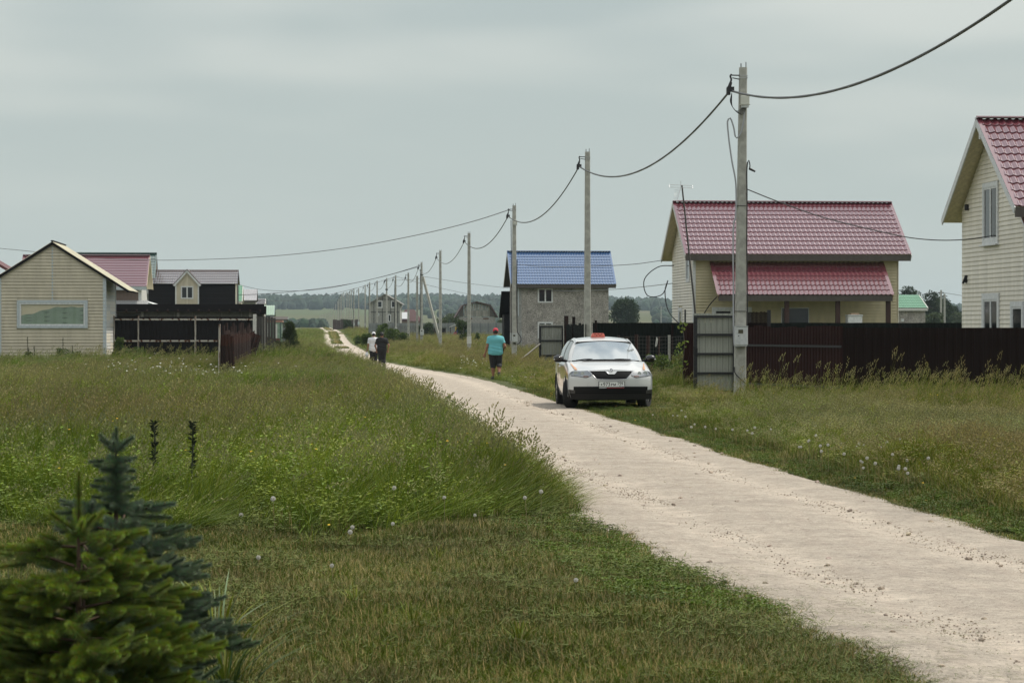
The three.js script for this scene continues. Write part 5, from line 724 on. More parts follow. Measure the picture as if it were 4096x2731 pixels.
function person(o) {
  const t = thing('person', o.label, 'person', o.pos, o.turn || 0, 'people walking along the lane'), J = o.J, sc = o.h / 1.72; t.scale.setScalar(sc);
  const torso = (p, g) => { const s = o.bulk; let d = caps(p, [-0.115 * s, 1.30, 0], [0.115 * s, 1.30, 0], 0.112 * s + g, 0.112 * s + g); d = smin(d, caps(p, [-0.085 * s, 1.08, -0.01], [0.085 * s, 1.08, -0.01], 0.118 * s + g, 0.118 * s + g), 0.12); d = smin(d, caps(p, [-0.08 * s, 0.93, 0], [0.08 * s, 0.93, 0], 0.122 * s + g, 0.122 * s + g), 0.1); for (const k of ['L', 'R']) d = smin(d, caps(p, [0, 1.39, 0], J[k + 's'], 0.07 + g, 0.066 + g), 0.06); return d; };
  const arm = (p, k, g) => smin(caps(p, J[k + 's'], J[k + 'e'], 0.056 + g, 0.043 + g), caps(p, J[k + 'e'], J[k + 'w'], 0.043 + g, 0.027 + g), 0.02);
  const leg = (p, k, g) => smin(caps(p, J[k + 'h'], J[k + 'k'], 0.092 * o.bulk + g, 0.058 * o.bulk + g), smin(caps(p, J[k + 'k'], J[k + 'c'], 0.054 + g, 0.058 * o.bulk + g), caps(p, J[k + 'c'], J[k + 'a'], 0.058 * o.bulk + g, 0.035 + g), 0.03), 0.03);
  const H = J.head, headF = (p) => { let d = ell(p, [H[0], H[1] + 0.03, H[2] + 0.012], [0.077, 0.098, 0.095]); d = smin(d, ell(p, [H[0], H[1] - 0.045, H[2] - 0.025], [0.058, 0.07, 0.068]), 0.04); d = smin(d, caps(p, [H[0], H[1] - 0.01, H[2] - 0.095], [H[0], H[1] - 0.035, H[2] - 0.112], 0.009, 0.014), 0.02); for (const s of [-1, 1]) { d = smin(d, ell(p, [H[0] + s * 0.079, H[1] - 0.008, H[2] + 0.0], [0.011, 0.032, 0.02]), 0.008); d = Math.max(d, -ell(p, [H[0] + s * 0.032, H[1] + 0.006, H[2] - 0.098], [0.018, 0.011, 0.014])); } d = Math.max(d, -ell(p, [H[0], H[1] - 0.07, H[2] - 0.092], [0.024, 0.004, 0.012])); return smin(d, caps(p, [0, 1.37, 0.005], [H[0], H[1] - 0.06, H[2] + 0.012], 0.064 * o.bulk, 0.054 * o.bulk), 0.03); };
  const skin = std(o.skin, 0.6), gs = [sdfGeo((p) => { let d = torso(p, -0.012); for (const k of ['L', 'R']) { d = smin(d, arm(p, k, 0), 0.03); d = smin(d, leg(p, k, 0), 0.03); } return smin(d, caps(p, [0, 1.35, 0], [H[0], H[1] - 0.05, H[2] + 0.012], 0.06 * o.bulk, 0.05 * o.bulk), 0.03); }, [0, 0.82, 0], 0.92, 0.0155), sdfGeo(headF, [H[0], H[1], H[2]], 0.17, 0.004)];
  if (!o.noHands) for (const k of ['L', 'R']) { const w = J[k + 'w'], e = J[k + 'e']; gs.push(handGeo(w, [w[0] - e[0], w[1] - e[1] + (o.handDrop || 0), w[2] - e[2]], k === 'L' ? -1 : 1, o.curl ?? 0.6)); }
  part('body', gs, skin, t);
  const sl = o.sleeve ?? 0.62, shirtMat = std(o.shirt, 0.85, { map: grainFine });
  part('shirt', sdfGeo((p) => { const fold = 0.005 * Math.sin(p[1] * 55 + p[0] * 12) * smooth(1.25, 1.0, p[1]); let d = torso(p, 0.012 + fold) ; d = smin(d, caps(p, [-0.085 * o.bulk, 0.88, 0], [0.085 * o.bulk, 0.88, 0], 0.128 * o.bulk, 0.128 * o.bulk), 0.06); for (const k of ['L', 'R']) { const a = J[k + 's'], b = J[k + 'e'], e = [0, 1, 2].map(i => lerp(a[i], b[i], sl)); let s = caps(p, a, [0, 1, 2].map(i => lerp(a[i], b[i], sl + 0.2)), 0.07, 0.068); const dx = b[0] - a[0], dy = b[1] - a[1], dz = b[2] - a[2], L = Math.hypot(dx, dy, dz); s = Math.max(s, ((p[0] - e[0]) * dx + (p[1] - e[1]) * dy + (p[2] - e[2]) * dz) / L); d = smin(d, s, 0.035); } d = Math.max(d, o.hem - p[1]); return Math.max(d, p[1] - 1.47 + 0.4 * Math.max(0, p[2] * -1)); }, [0, 1.12, 0], 0.42, 0.0085), shirtMat, t);
  if (o.collar) part('collar', new THREE.TorusGeometry(0.068, 0.014, 8, 24).rotateX(Math.PI / 2 - 0.2).translate(0, 1.455, 0.005), shirtMat, t);
  const tr = std(o.trouser, 0.9);
  part(o.shorts ? 'shorts' : 'trousers', sdfGeo((p) => { let d = caps(p, [-0.085 * o.bulk, 0.9, 0], [0.085 * o.bulk, 0.9, 0], 0.128 * o.bulk, 0.128 * o.bulk); for (const k of ['L', 'R']) { let l = leg(p, k, o.shorts ? 0.03 : 0.024); if (o.shorts) { const kn = J[k + 'k'], c = J[k + 'c']; l = Math.max(l, (kn[1] - 0.085) - p[1]); } else l = Math.max(l, 0.05 - p[1]); d = smin(d, l, 0.03); } return Math.max(d, p[1] - 0.98); }, [0, 0.52, 0.05], 0.54, 0.0105), tr, t);
  for (const k of ['L', 'R']) { const a = J[k + 'a'], h = J[k + 'heel'], z = J[k + 'toe']; part('shoe', sdfGeo((p) => { let d = smin(caps(p, h, z, 0.042, 0.044), caps(p, a, h, 0.03, 0.04), 0.03); d = smin(d, caps(p, [h[0], h[1] - 0.012, h[2]], [z[0], z[1] - 0.012, z[2]], 0.046, 0.048), 0.01); return d; }, [0, 1, 2].map(i => (h[i] + z[i]) / 2), 0.2, 0.007), std(o.shoe, 0.8), t); }
  const hairM = std(rgb(0.008, 0.007, 0.006), 0.6);
  part('hair', sdfGeo((p) => { const low = o.hairLow ?? -0.045; let d = ell(p, [H[0], H[1] + 0.036, H[2] + 0.02], [0.088, 0.104, 0.1]) - 0.004 * Math.sin(p[0] * 150) * Math.sin(p[1] * 120 + p[2] * 90); d = Math.max(d, (H[1] + low) - p[1]); return Math.max(d, -(p[2] - H[2]) - 0.055 + (p[1] < H[1] + 0.05 ? 0.05 : 0)); }, [H[0], H[1] + 0.03, H[2]], 0.15, 0.005), hairM, t);
  if (o.cap) { const cm = std(o.cap, 0.8, { map: grainFine }), c = sub('cap', t); part('crown', sdfGeo((p) => { let d = ell(p, [H[0], H[1] + 0.045, H[2] + 0.01], [0.095, 0.102, 0.108]); d = Math.max(d, H[1] + 0.028 - p[1]); d = Math.max(d, -ell(p, [H[0] + 0.005, H[1] + 0.03, H[2] + 0.12], [0.042, 0.032, 0.06])); return d; }, [H[0], H[1] + 0.09, H[2]], 0.14, 0.0045), cm, c); part('brim', gridGeo(12, 4, (u, v) => { const a = (u - 0.5) * 2.2, r = lerp(0.095, 0.17, v); return [H[0] + Math.sin(a) * r * 0.82, H[1] + 0.035 - 0.02 * v - 0.03 * Math.sin(a) ** 2, H[2] - Math.cos(a) * r]; }), std(o.cap, 0.8, DS), c); part('strap', new THREE.TorusGeometry(0.094, 0.008, 6, 24, 1.4).rotateX(Math.PI / 2).rotateY(-0.87 - Math.PI / 2 + 1.57).translate(H[0], H[1] + 0.034, H[2] + 0.012), cm, c); }
  return t;
}
person({ label: 'person in teal polo shirt, black shorts and red cap walking away along the lane edge', pos: [PX(1982, 88), PY(1516, 88), -88], turn: 0.05, h: 1.72, bulk: 1.13, skin: rgb(0.24, 0.105, 0.062), shirt: rgb(0.12, 0.40, 0.44), trouser: rgb(0.012, 0.012, 0.013), shoe: rgb(0.03, 0.03, 0.03), cap: rgb(0.55, 0.04, 0.07), shorts: true, hem: 0.80, collar: true, curl: 0.8,
  J: { head: [0.0, 1.575, -0.02], Ls: [-0.205, 1.36, 0], Le: [-0.285, 1.08, 0.03], Lw: [-0.345, 0.845, -0.05], Rs: [0.205, 1.36, 0], Re: [0.315, 1.1, 0.06], Rw: [0.255, 0.945, -0.13], Lh: [-0.105, 0.86, 0], Lk: [-0.085, 0.46, -0.04], Lc: [-0.08, 0.33, 0.0], La: [-0.075, 0.09, 0.0], Lheel: [-0.075, 0.045, 0.04], Ltoe: [-0.105, 0.045, -0.13], Rh: [0.105, 0.86, 0], Rk: [0.125, 0.50, -0.05], Rc: [0.12, 0.40, 0.07], Ra: [0.11, 0.2, 0.22], Rheel: [0.105, 0.2, 0.27], Rtoe: [0.135, 0.05, 0.2] } });
const gW = PY(1327, 122) - 1.70, straight = (o) => ({ head: [0.0, 1.575, -0.02], Ls: [-0.19, 1.36, 0], Rs: [0.19, 1.36, 0], Lh: [-0.095, 0.86, 0], Lk: [-0.09, 0.47, -0.05], Lc: [-0.09, 0.34, -0.03], La: [-0.085, 0.09, 0.02], Lheel: [-0.085, 0.05, 0.06], Ltoe: [-0.1, 0.045, -0.12], Rh: [0.095, 0.86, 0], Rk: [0.09, 0.48, -0.1], Rc: [0.09, 0.36, -0.08], Ra: [0.085, 0.1, -0.1], Rheel: [0.085, 0.055, -0.07], Rtoe: [0.095, 0.05, -0.25], ...o });
person({ label: 'person in loose white T-shirt and white cap carrying a plastic bag down the lane', pos: [PX(1494, 122.5), gW, -122.5], turn: 0.04, h: 1.70, bulk: 0.98, skin: rgb(0.30, 0.16, 0.10), shirt: rgb(0.74, 0.74, 0.76), trouser: rgb(0.012, 0.012, 0.014), shoe: rgb(0.02, 0.02, 0.02), cap: rgb(0.72, 0.73, 0.75), hem: 0.72, sleeve: 0.75,
  J: straight({ Le: [-0.25, 1.1, 0.0], Lw: [-0.30, 0.86, -0.05], Re: [0.25, 1.1, 0.02], Rw: [0.27, 0.86, -0.06] }) });
person({ label: 'person dressed all in black with hands by the pockets walking beside the white shirt', pos: [PX(1527, 121), gW - 0.02, -121], turn: 0.02, h: 1.72, bulk: 1.02, skin: rgb(0.28, 0.14, 0.085), shirt: rgb(0.010, 0.010, 0.011), trouser: rgb(0.012, 0.012, 0.013), shoe: rgb(0.01, 0.01, 0.01), hem: 0.80, sleeve: 0.72, curl: 0.9, hairLow: -0.06,
  J: straight({ Le: [-0.305, 1.08, 0.04], Lw: [-0.245, 0.86, -0.03], Re: [0.325, 1.1, 0.05], Rw: [0.27, 0.87, -0.03], Lk: [-0.09, 0.48, -0.08], La: [-0.085, 0.1, -0.06], Lheel: [-0.085, 0.055, -0.02], Ltoe: [-0.1, 0.05, -0.2], Ra: [0.085, 0.09, 0.06], Rk: [0.09, 0.47, -0.03], Rc: [0.09, 0.35, 0.01], Rheel: [0.085, 0.05, 0.1], Rtoe: [0.095, 0.045, -0.08] }) });
{ const x = PX(1494, 122.5) - 0.31, b = tag(part('plastic_bag', sdfGeo((p) => { let d = ell(p, [0, 0.09, 0], [0.075, 0.11, 0.06]); d = smin(d, caps(p, [0, 0.17, 0], [0, 0.27, 0], 0.025, 0.012), 0.04); return d - 0.012 * Math.sin(p[0] * 60 + p[1] * 40) * Math.sin(p[1] * 50 + p[2] * 70); }, [0, 0.13, 0], 0.18, 0.007), phy(rgb(0.68, 0.70, 0.74), 0.35)), 'small white plastic bag hanging from the hand of the white shirt walker', 'bag'); b.position.set(x, gW + 0.52, -122.45); }
// ---------------------------------------------------------------- grass and herbs
const VIEW = (x, d, m = 1.12) => Math.abs(x) < 0.196 * d * m + 0.8;
class Leafy { // collects coloured strips and faces
  constructor() { this.p = []; this.c = []; this.n = []; }
  tri(a, b, c, ca, cb = ca, cc = ca) { this.p.push(...a, ...b, ...c); this.c.push(...ca, ...cb, ...cc); }
  blade(x, z, h, lx, lz, w, c0, c1, seg = 3, turn = 0, y0 = 0) { // a blade bending along (lx, lz)
    const cs = Math.cos(turn) * w / 2, sn = Math.sin(turn) * w / 2; let prev = null;
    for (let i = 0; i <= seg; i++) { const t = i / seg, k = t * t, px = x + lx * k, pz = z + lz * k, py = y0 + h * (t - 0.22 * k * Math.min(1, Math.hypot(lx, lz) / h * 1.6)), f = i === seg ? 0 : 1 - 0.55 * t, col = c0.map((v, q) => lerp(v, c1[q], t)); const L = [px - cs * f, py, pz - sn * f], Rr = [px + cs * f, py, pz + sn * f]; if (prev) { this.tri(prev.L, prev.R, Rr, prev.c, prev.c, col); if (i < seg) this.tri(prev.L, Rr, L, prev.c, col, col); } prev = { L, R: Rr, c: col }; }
    return prev;
  }
  leaf(o, d, n, L, w, c, fold = 0.2) { // diamond leaf from o along d, face normal n
    const s = V().crossVectors(d, n).normalize(), tip = o.clone().addScaledVector(d, L).addScaledVector(n, -L * fold), m = o.clone().addScaledVector(d, L * 0.45), a = m.clone().addScaledVector(s, w / 2).addScaledVector(n, w * 0.12), b = m.clone().addScaledVector(s, -w / 2).addScaledVector(n, w * 0.12);
    this.tri(o.toArray(), a.toArray(), tip.toArray(), c); this.tri(o.toArray(), tip.toArray(), b.toArray(), c);
  }
  build() { const g = new THREE.BufferGeometry(); g.setAttribute('position', new THREE.BufferAttribute(new Float32Array(this.p), 3)); g.setAttribute('color', new THREE.BufferAttribute(new Float32Array(this.c), 3)); g.computeVertexNormals(); return g; }
}
const leafMat = phy(rgb(1, 1, 1), 0.75, { vertexColors: true, transmission: 0.32, thickness: 0, specularIntensity: 0.35, ...DS });
const dryMat = std(rgb(1, 1, 1), 0.9, { vertexColors: true, ...DS });
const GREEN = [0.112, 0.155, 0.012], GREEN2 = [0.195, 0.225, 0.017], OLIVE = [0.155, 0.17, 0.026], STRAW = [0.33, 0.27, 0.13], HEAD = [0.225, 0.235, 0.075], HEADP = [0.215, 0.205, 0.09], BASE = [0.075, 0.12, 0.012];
const vary = (c, k = 0.25) => { const m = 1 + R(-k, k), w = R(-0.08, 0.08); return [c[0] * m * (1 + w), c[1] * m, c[2] * m * (1 - w)]; };
function tallTuft(n, heads, r, wide = 0.008, dry = 0.08) { // about one metre high before scaling
  const L = new Leafy();
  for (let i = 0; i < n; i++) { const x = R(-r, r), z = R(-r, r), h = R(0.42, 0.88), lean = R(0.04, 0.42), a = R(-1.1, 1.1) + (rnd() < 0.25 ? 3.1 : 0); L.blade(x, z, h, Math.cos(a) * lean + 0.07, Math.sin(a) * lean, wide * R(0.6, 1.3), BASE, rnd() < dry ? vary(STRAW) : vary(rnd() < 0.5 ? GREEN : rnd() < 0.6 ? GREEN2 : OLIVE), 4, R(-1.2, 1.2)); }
  for (let i = 0; i < heads; i++) {
    const x = R(-r, r), z = R(-r, r), h = R(0.78, 1.05), lx = R(0.0, 0.22), lz = R(-0.1, 0.1), e = L.blade(x, z, h, lx, lz, 0.004, vary(GREEN2), vary(OLIVE), 4, R(-0.6, 0.6)), hc = rnd() < 0.5 ? HEAD : HEADP, k = Math.floor(R(7, 12)), len = R(0.10, 0.17);
    for (let q = 0; q < k; q++) { const t = q / k, py = h * (1 - 0.22 * Math.min(1, Math.hypot(lx, lz) / h * 1.6)) - len * (1 - t) + 0.02, side = q % 2 ? 1 : -1, sp = 0.038 * (1 - t * 0.75), c = V(x + lx * 0.9 + side * sp * R(0.2, 1) + (t - 1) * lx * 0.3, py, z + lz * 0.9 + R(-sp, sp)); L.leaf(c, V(side * 0.35 + 0.2, 1, R(-0.4, 0.4)).normalize(), V(R(-0.4, 0.4), 0.1, 1).normalize(), R(0.028, 0.05), R(0.011, 0.02), vary(hc, 0.3), 0); }
  }
  return L.build();
}
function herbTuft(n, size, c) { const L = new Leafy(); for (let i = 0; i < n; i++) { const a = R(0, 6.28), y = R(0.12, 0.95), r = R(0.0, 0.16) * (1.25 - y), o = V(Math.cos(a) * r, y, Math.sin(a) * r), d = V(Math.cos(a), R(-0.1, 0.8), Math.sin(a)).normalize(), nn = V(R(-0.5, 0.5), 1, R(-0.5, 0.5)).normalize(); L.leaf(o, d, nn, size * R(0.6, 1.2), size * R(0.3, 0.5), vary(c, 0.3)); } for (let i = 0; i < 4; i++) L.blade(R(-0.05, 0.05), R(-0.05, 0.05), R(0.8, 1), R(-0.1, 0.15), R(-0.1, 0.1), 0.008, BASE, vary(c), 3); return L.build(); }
function shortTuft(n, r, dry) { const L = new Leafy(); for (let i = 0; i < n; i++) { const a = R(0, 6.28), l = R(0.1, 0.7), c = rnd() < dry ? vary(STRAW, 0.35) : vary(rnd() < 0.6 ? [0.08, 0.112, 0.009] : OLIVE.map(v => v * 0.7), 0.4); L.blade(R(-r, r), R(-r, r), R(0.4, 1), Math.cos(a) * l, Math.sin(a) * l, R(0.05, 0.1), c, c, 2, R(-1.5, 1.5)); } return L.build(); }
function cloverTuft() { const L = new Leafy(); for (let i = 0; i < 16; i++) { const x = R(-0.9, 0.9), z = R(-0.9, 0.9), y = R(0.3, 0.9), c = vary([0.085, 0.13, 0.014], 0.3); for (let k = 0; k < 3; k++) { const a = k * 2.09 + R(0, 0.6); L.leaf(V(x, y, z), V(Math.cos(a), 0.15, Math.sin(a)).normalize(), V(R(-0.3, 0.3), 1, R(-0.3, 0.3)).normalize(), R(0.25, 0.5), R(0.2, 0.35), c); } } return L.build(); }
function hayTuft() { const L = new Leafy(); for (let i = 0; i < 12; i++) { const a = R(0, 6.28), l = R(0.15, 0.5), x = R(-0.8, 0.8), z = R(-0.8, 0.8), y = R(0.01, 0.16), c = rnd() < 0.15 ? vary([0.17, 0.15, 0.07], 0.4) : vary([0.095, 0.118, 0.034], 0.4), w = R(0.018, 0.035), b = [x + Math.cos(a) * l, y + R(-0.06, 0.14), z + Math.sin(a) * l], s = [-Math.sin(a) * w / 2, R(-0.01, 0.01), Math.cos(a) * w / 2], A = [x, y, z]; L.tri(A.map((v, q) => v - s[q]), A.map((v, q) => v + s[q]), b.map((v, q) => v + s[q] * 0.5), c); L.tri(A.map((v, q) => v - s[q]), b.map((v, q) => v + s[q] * 0.5), b.map((v, q) => v - s[q] * 0.5), c); } return L.build(); }

const fenceLine = (x) => 57.5 + 0.0759 * (x - 7.25);
const mownTo = (x) => 21.4 + 3.6 * (fbm(x * 1.3 + 9, 2, 4, 0, 111) - 0.5) + 2.4 * smooth(-0.3, 0.6, x) + 0.5 * Math.sin(x * 0.8);
function zone(x, d) { // wanted height of the growth, 0 on bare ground
  const r = x - roadX(d), w = roadW(d), n = fbm(x * 0.45 + 20, d * 0.45, 3, 0, 113);
  if (Math.abs(r) < w) return 0;
  if (r < 0) { const e = -r - w; if (d < mownTo(x)) return 0.06 + 0.05 * n; if (d > 86 && x < -0.0759 * (d - 86) - 9.35 && d > 119) return 0; const g = d < 170 ? 1 : 0.75; return g * lerp(0.45, 1, smooth(0, 1.6, d - mownTo(x))) * (d < 62 ? 0.30 + 0.38 * smooth(0, 0.55, e) : 0.22 + 0.36 * smooth(0, d > 86 ? 0.8 : 1.2, e) + (0.06 + 0.16 * smooth(114, 124, d)) * smooth(88, 100, d) * (1 - smooth(170, 200, d))) * (Math.abs(x + 9.3) < 1.3 && d > 73 && d < 87 ? 0.45 : 1) * (0.62 + 0.62 * n); }
  const e = r - w;
  if (x > 0.9 && x < 3.5 && d > 51.5 && d < 58) return 0.05;
  if (d < 19) return 0.08 + 0.1 * smooth(0.3, 1.5, e);
  if (d < 48) return (0.08 + 0.40 * smooth(0.3, 1.4, e)) * (0.65 + 0.6 * n) * (d > 40 && x < 4 ? 0.75 : 1);
  if (x > 4.75) { const f = d - fenceLine(x); if (f > 0.0 && d < 104) return 0; return 0.34 * (0.65 + 0.6 * n); }
  if (d < 64) return (x > 3.4 ? 0.2 : 0.10) * (0.6 + 0.8 * n);
  if (d < 104 && x > 9.3 - 0.0759 * d) return 0.3 * (0.6 + 0.7 * n);
  if (d > 174 && x > -0.5) return 0;
  return (0.13 + 0.42 * smooth(0.2, 1.6, e)) * (0.6 + 0.7 * n);
}
const TMP = new THREE.Matrix4(), TQ = new THREE.Quaternion(), TE = new THREE.Euler(), UP = V(0, 1, 0);
function strew(name, label, geo, mat, spots, category = 'grass') {
  const im = new THREE.InstancedMesh(geo, mat, spots.length); spots.forEach((s, i) => { TQ.setFromEuler(TE.set(s.rx || 0, s.ry, 0)); TMP.compose(V(s.x, s.y, -s.d), TQ, V(s.s * (s.wx || 1), s.sy ?? s.s, s.s * (s.wx || 1))); im.setMatrixAt(i, TMP); im.setColorAt(i, s.c); });
  im.name = numbered(name); im.castShadow = im.receiveShadow = true; scene.add(tag(im, label, category, null, 'stuff')); return im;
}
{
  const kinds = [['tall_grass', 'dense green meadow grass on both sides of the lane', [tallTuft(24, 0, 0.1, 0.009, 0.03), tallTuft(22, 0, 0.1, 0.012, 0.03)]], ['seeding_grass', 'tall meadow grass with pinkish brown seed heads', [tallTuft(18, 1, 0.1, 0.008, 0.05), tallTuft(16, 2, 0.11, 0.008, 0.06)]], ['meadow_herbs', 'leafy herbs growing among the meadow grass', [herbTuft(34, 0.07, GREEN), herbTuft(34, 0.05, GREEN2)]], ['straw_stalks', 'dry straw coloured stalks among the grass', [tallTuft(10, 3, 0.09, 0.006, 0.9)]]];
  const bins = kinds.map(k => k[2].map(() => []));
  const bands = [[14, 30, 95], [30, 45, 62], [45, 70, 36], [70, 110, 20], [110, 180, 8.5], [180, 300, 2.6], [300, 470, 1.0]];
  for (const [d0, d1, dens] of bands) {
    const N = Math.round((d1 * d1 - d0 * d0) * 0.5 * 0.44 * dens);
    for (let i = 0; i < N; i++) {
      const d = Math.sqrt(lerp(d0 * d0, d1 * d1, rnd())), x = R(-0.22, 0.22) * d - 0.0, h = zone(x, d); if (h < 0.17 || !VIEW(x, d)) continue; if (d < 24 && x < -1.5 && d < mownTo(x)) continue;
      const r = x - roadX(d), e = Math.abs(r) - roadW(d), right = r > 0, pn = fbm(x * 0.22 + 3, d * 0.12, 3, 0, 121), pm = fbm(x * 0.5 + 31, d * 0.3, 3, 0, 123), q = rnd();
      let k = 0; const seedP = right ? (d > 47 ? 0.4 : 0.22) : 0.12 + 0.26 * smooth(0.48, 0.64, pn) + (e < 1.2 ? 0.2 : 0);
      const dryP = right ? (d < 42 ? 0.22 : 0.1) + 0.45 * smooth(0.42, 0.58, pm) * (d < 42 ? 1 : 0.4) : 0.04, herbP = 0.12 + 0.25 * smooth(0.48, 0.62, pm);
      if (q < seedP) k = 1; else if (q < seedP + dryP) k = 3; else if (q < seedP + dryP + herbP) k = 2;
      const v = Math.floor(rnd() * kinds[k][2].length), big = d > 110 ? 1.25 : 1, hh = h * R(0.8, 1.25) * (k === 2 ? 0.8 : k === 3 ? 0.9 : k === 1 && right && d > 45 && x > 4 && rnd() < 0.4 ? R(1.4, 2.1) : 1) * 1.12, g = (0.62 + 0.95 * pm) * R(0.85, 1.12), yel = (right ? 0.88 : 0.8) + 0.36 * pn;
      bins[k][v].push({ x, d, y: gyd(x, d) - 0.01, ry: R(-0.8, 0.8) + (k === 2 ? R(0, 6) : 0), rx: R(-0.05, 0.1), s: (d > 180 ? 2.4 : d > 110 ? 1.7 : d > 60 ? 1.25 : 1.0) * R(0.85, 1.15), sy: hh * big, c: rgb(clamp(g * yel, 0, 1.6), g, g * 0.95) });
    }
  }
  kinds.forEach(([n, l, gs], k) => gs.forEach((g, v) => strew(n, v ? l.replace('meadow', 'mixed meadow') + ', finer' : l, g, leafMat, bins[k][v])));
  // mown grass, clover and cut hay by the camera and along the verges
  const short = [shortTuft(16, 0.7, 0.12), shortTuft(15, 0.7, 0.5)], clo = cloverTuft(), hay = hayTuft(), S = [[], []], C = [], Hy = [];
  for (let i = 0; i < 170000; i++) {
    const d = Math.sqrt(lerp(100, 70 * 70, Math.pow(rnd(), 1.9))), x = R(-0.22, 0.22) * d; if (!VIEW(x, d)) continue; const h = zone(x, d), r = x - roadX(d), e = Math.abs(r) - roadW(d); let hh = h;
    if (h === 0) { const t = r / roadW(d), k = fbm(x * 1.5, d * 0.8, 3, 0, 131), mid = Math.abs(t - 0.05) < 0.16 && d > 27 ? smooth(0.5, 0.66, k) * 0.6 : 0, rim = smooth(-0.28, 0.02, e) * smooth(0.35, 0.6, k); if (r < 0 && e > -1.1 && d < 18.5 && rnd() < 0.22 * smooth(-1.1, 0, e) * smooth(0.4, 0.6, fbm(x * 2, d * 6, 3, 0, 136))) Hy.push({ x, d, y: gyd(x, d) + 0.05, ry: R(-0.5, 0.5), s: R(0.07, 0.14), sy: R(0.04, 0.09), c: rgb(0.85, 0.95, 0.7) }); if (e < -1.7 || rnd() > mid + rim * 0.9) continue; hh = 0.035; }
    else if (h > 0.3) { if (rnd() > 0.12) continue; hh = R(0.1, 0.2); }
    const patch = fbm(x * 0.7 + 5, d * 0.5, 4, 0, 133), dryness = smooth(0.42, 0.62, patch), g = 0.45 + 1.15 * fbm(x * 1.7, d * 1.5, 4, 0, 135), onVerge = e < 0.9 && d > 15;
    const sp = { x, d, y: gyd(x, d) + (h === 0 ? 0.02 : -0.004), ry: R(0, 6.28), c: rgb(g, g, g * 0.9) };
    if (onVerge && h > 0 && rnd() < 0.14) C.push({ ...sp, s: R(0.04, 0.09), sy: R(0.05, 0.1) });
    else S[rnd() < dryness * 0.42 ? 1 : 0].push({ ...sp, s: R(0.06, 0.11), sy: clamp(hh, 0.03, 0.2) * R(0.6, 1.3) });
    if (h > 0 && r < 0 && d < mownTo(x) && rnd() < 0.3) { const row = fbm(x * 0.8 + d * 0.25, d * 1.4, 4, 0, 137), pile = smooth(0.48, 0.66, row); if (rnd() < 0.12 + pile) Hy.push({ x: x + R(-0.05, 0.05), d, y: gyd(x, d) + 0.03 + 0.06 * pile * rnd(), ry: R(0, 6.28), s: R(0.07, 0.15), sy: R(0.12, 0.3), c: rgb(0.8 + 0.4 * row, 0.8 + 0.4 * row, 0.8) }); }
    if (r < 0 && e < 0.5 && e > -1.1 && d < 18.5 && rnd() < 0.4 * smooth(-1.1, 0, e)) Hy.push({ x, d, y: gyd(x, d) + 0.03, ry: R(0, 6.28), s: R(0.06, 0.12), sy: R(0.05, 0.12), c: rgb(0.8, 0.9, 0.6) });
  }
  for (let i = 0; i < 5200; i++) { const d = R(215, 720), x = roadX(d) + R(-0.34, 0.34) * (d < 320 ? 0.6 : 1), k = fbm(d * 0.05 + 3, 1, 3, 0, 139); if (k < 0.46 && !(d > 372 && d < 388)) continue; const xx = d > 372 && d < 388 ? roadX(d) + R(-1.6, 1.6) : x; S[0].push({ x: xx, d, y: gyd(xx, d) + 0.02, ry: R(0, 6), s: R(0.3, 0.6), sy: R(0.12, 0.25), c: rgb(1.2, 1.2, 1) }); }
  strew('mown_grass', 'short mown grass beside the lane', short[0], leafMat, S[0]); strew('dry_mown_grass', 'short mown grass bleached to straw in patches', short[1], leafMat, S[1]); strew('clover', 'low clover leaves along the lane edge', clo, leafMat, C); strew('cut_hay', 'cut hay lying over the mown foreground', hay, dryMat, Hy, 'hay');
  // daisies and yellow flowers far in the meadow
  const dz = new Leafy(); for (let k = 0; k < 9; k++) { const a = k / 9 * 6.28; dz.leaf(V(0, 1, 0), V(Math.cos(a), 0.1, Math.sin(a)).normalize(), UP, 0.035, 0.02, [0.75, 0.76, 0.74]); } dz.leaf(V(-0.008, 1.008, 0), V(1, 0, 0), UP, 0.018, 0.018, [0.6, 0.4, 0.03]); dz.blade(0, 0, 1, 0, 0, 0.005, OLIVE, OLIVE, 1); dz.blade(0, 0, 1, 0, 0, 0.005, OLIVE, OLIVE, 1, 1.6);
  const D = []; for (let i = 0; i < 230; i++) { const u = 300 + 800 * (rnd() + rnd()) / 2 + R(-200, 200), v = R(1490, 1600), d = 17325 / (v - HZ), x = PX(u, d); if (zone(x, d) < 0.2 || rnd() > smooth(0.4, 0.6, fbm(x * 0.6, d * 0.3, 3, 0, 141)) + 0.15) continue; D.push({ x, d, y: gyd(x, d), ry: R(0, 6), rx: R(0.1, 0.6), s: 0.95, sy: zone(x, d) * R(1.0, 1.25), c: rgb(1, 1, 1) }); }
  for (let i = 0; i < 34; i++) { const d = R(88, 128), x = PX(R(1840, 1960), d); D.push({ x, d, y: gyd(x, d), ry: R(0, 6), rx: R(0.1, 0.5), s: 0.9, sy: R(0.35, 0.7), c: rgb(0.9, 0.95, 0.85) }); }
  strew('daisies', 'white daisies speckling the meadow', dz.build(), leafMat, D, 'flowers');
  const yf = new Leafy(); for (let k = 0; k < 7; k++) { const a = k / 7 * 6.28; yf.leaf(V(0, 1, 0), V(Math.cos(a), 0.5, Math.sin(a)).normalize(), UP, 0.014, 0.011, [0.68, 0.44, 0.02]); } yf.blade(0, 0, 1, 0, 0, 0.005, OLIVE, OLIVE, 1);
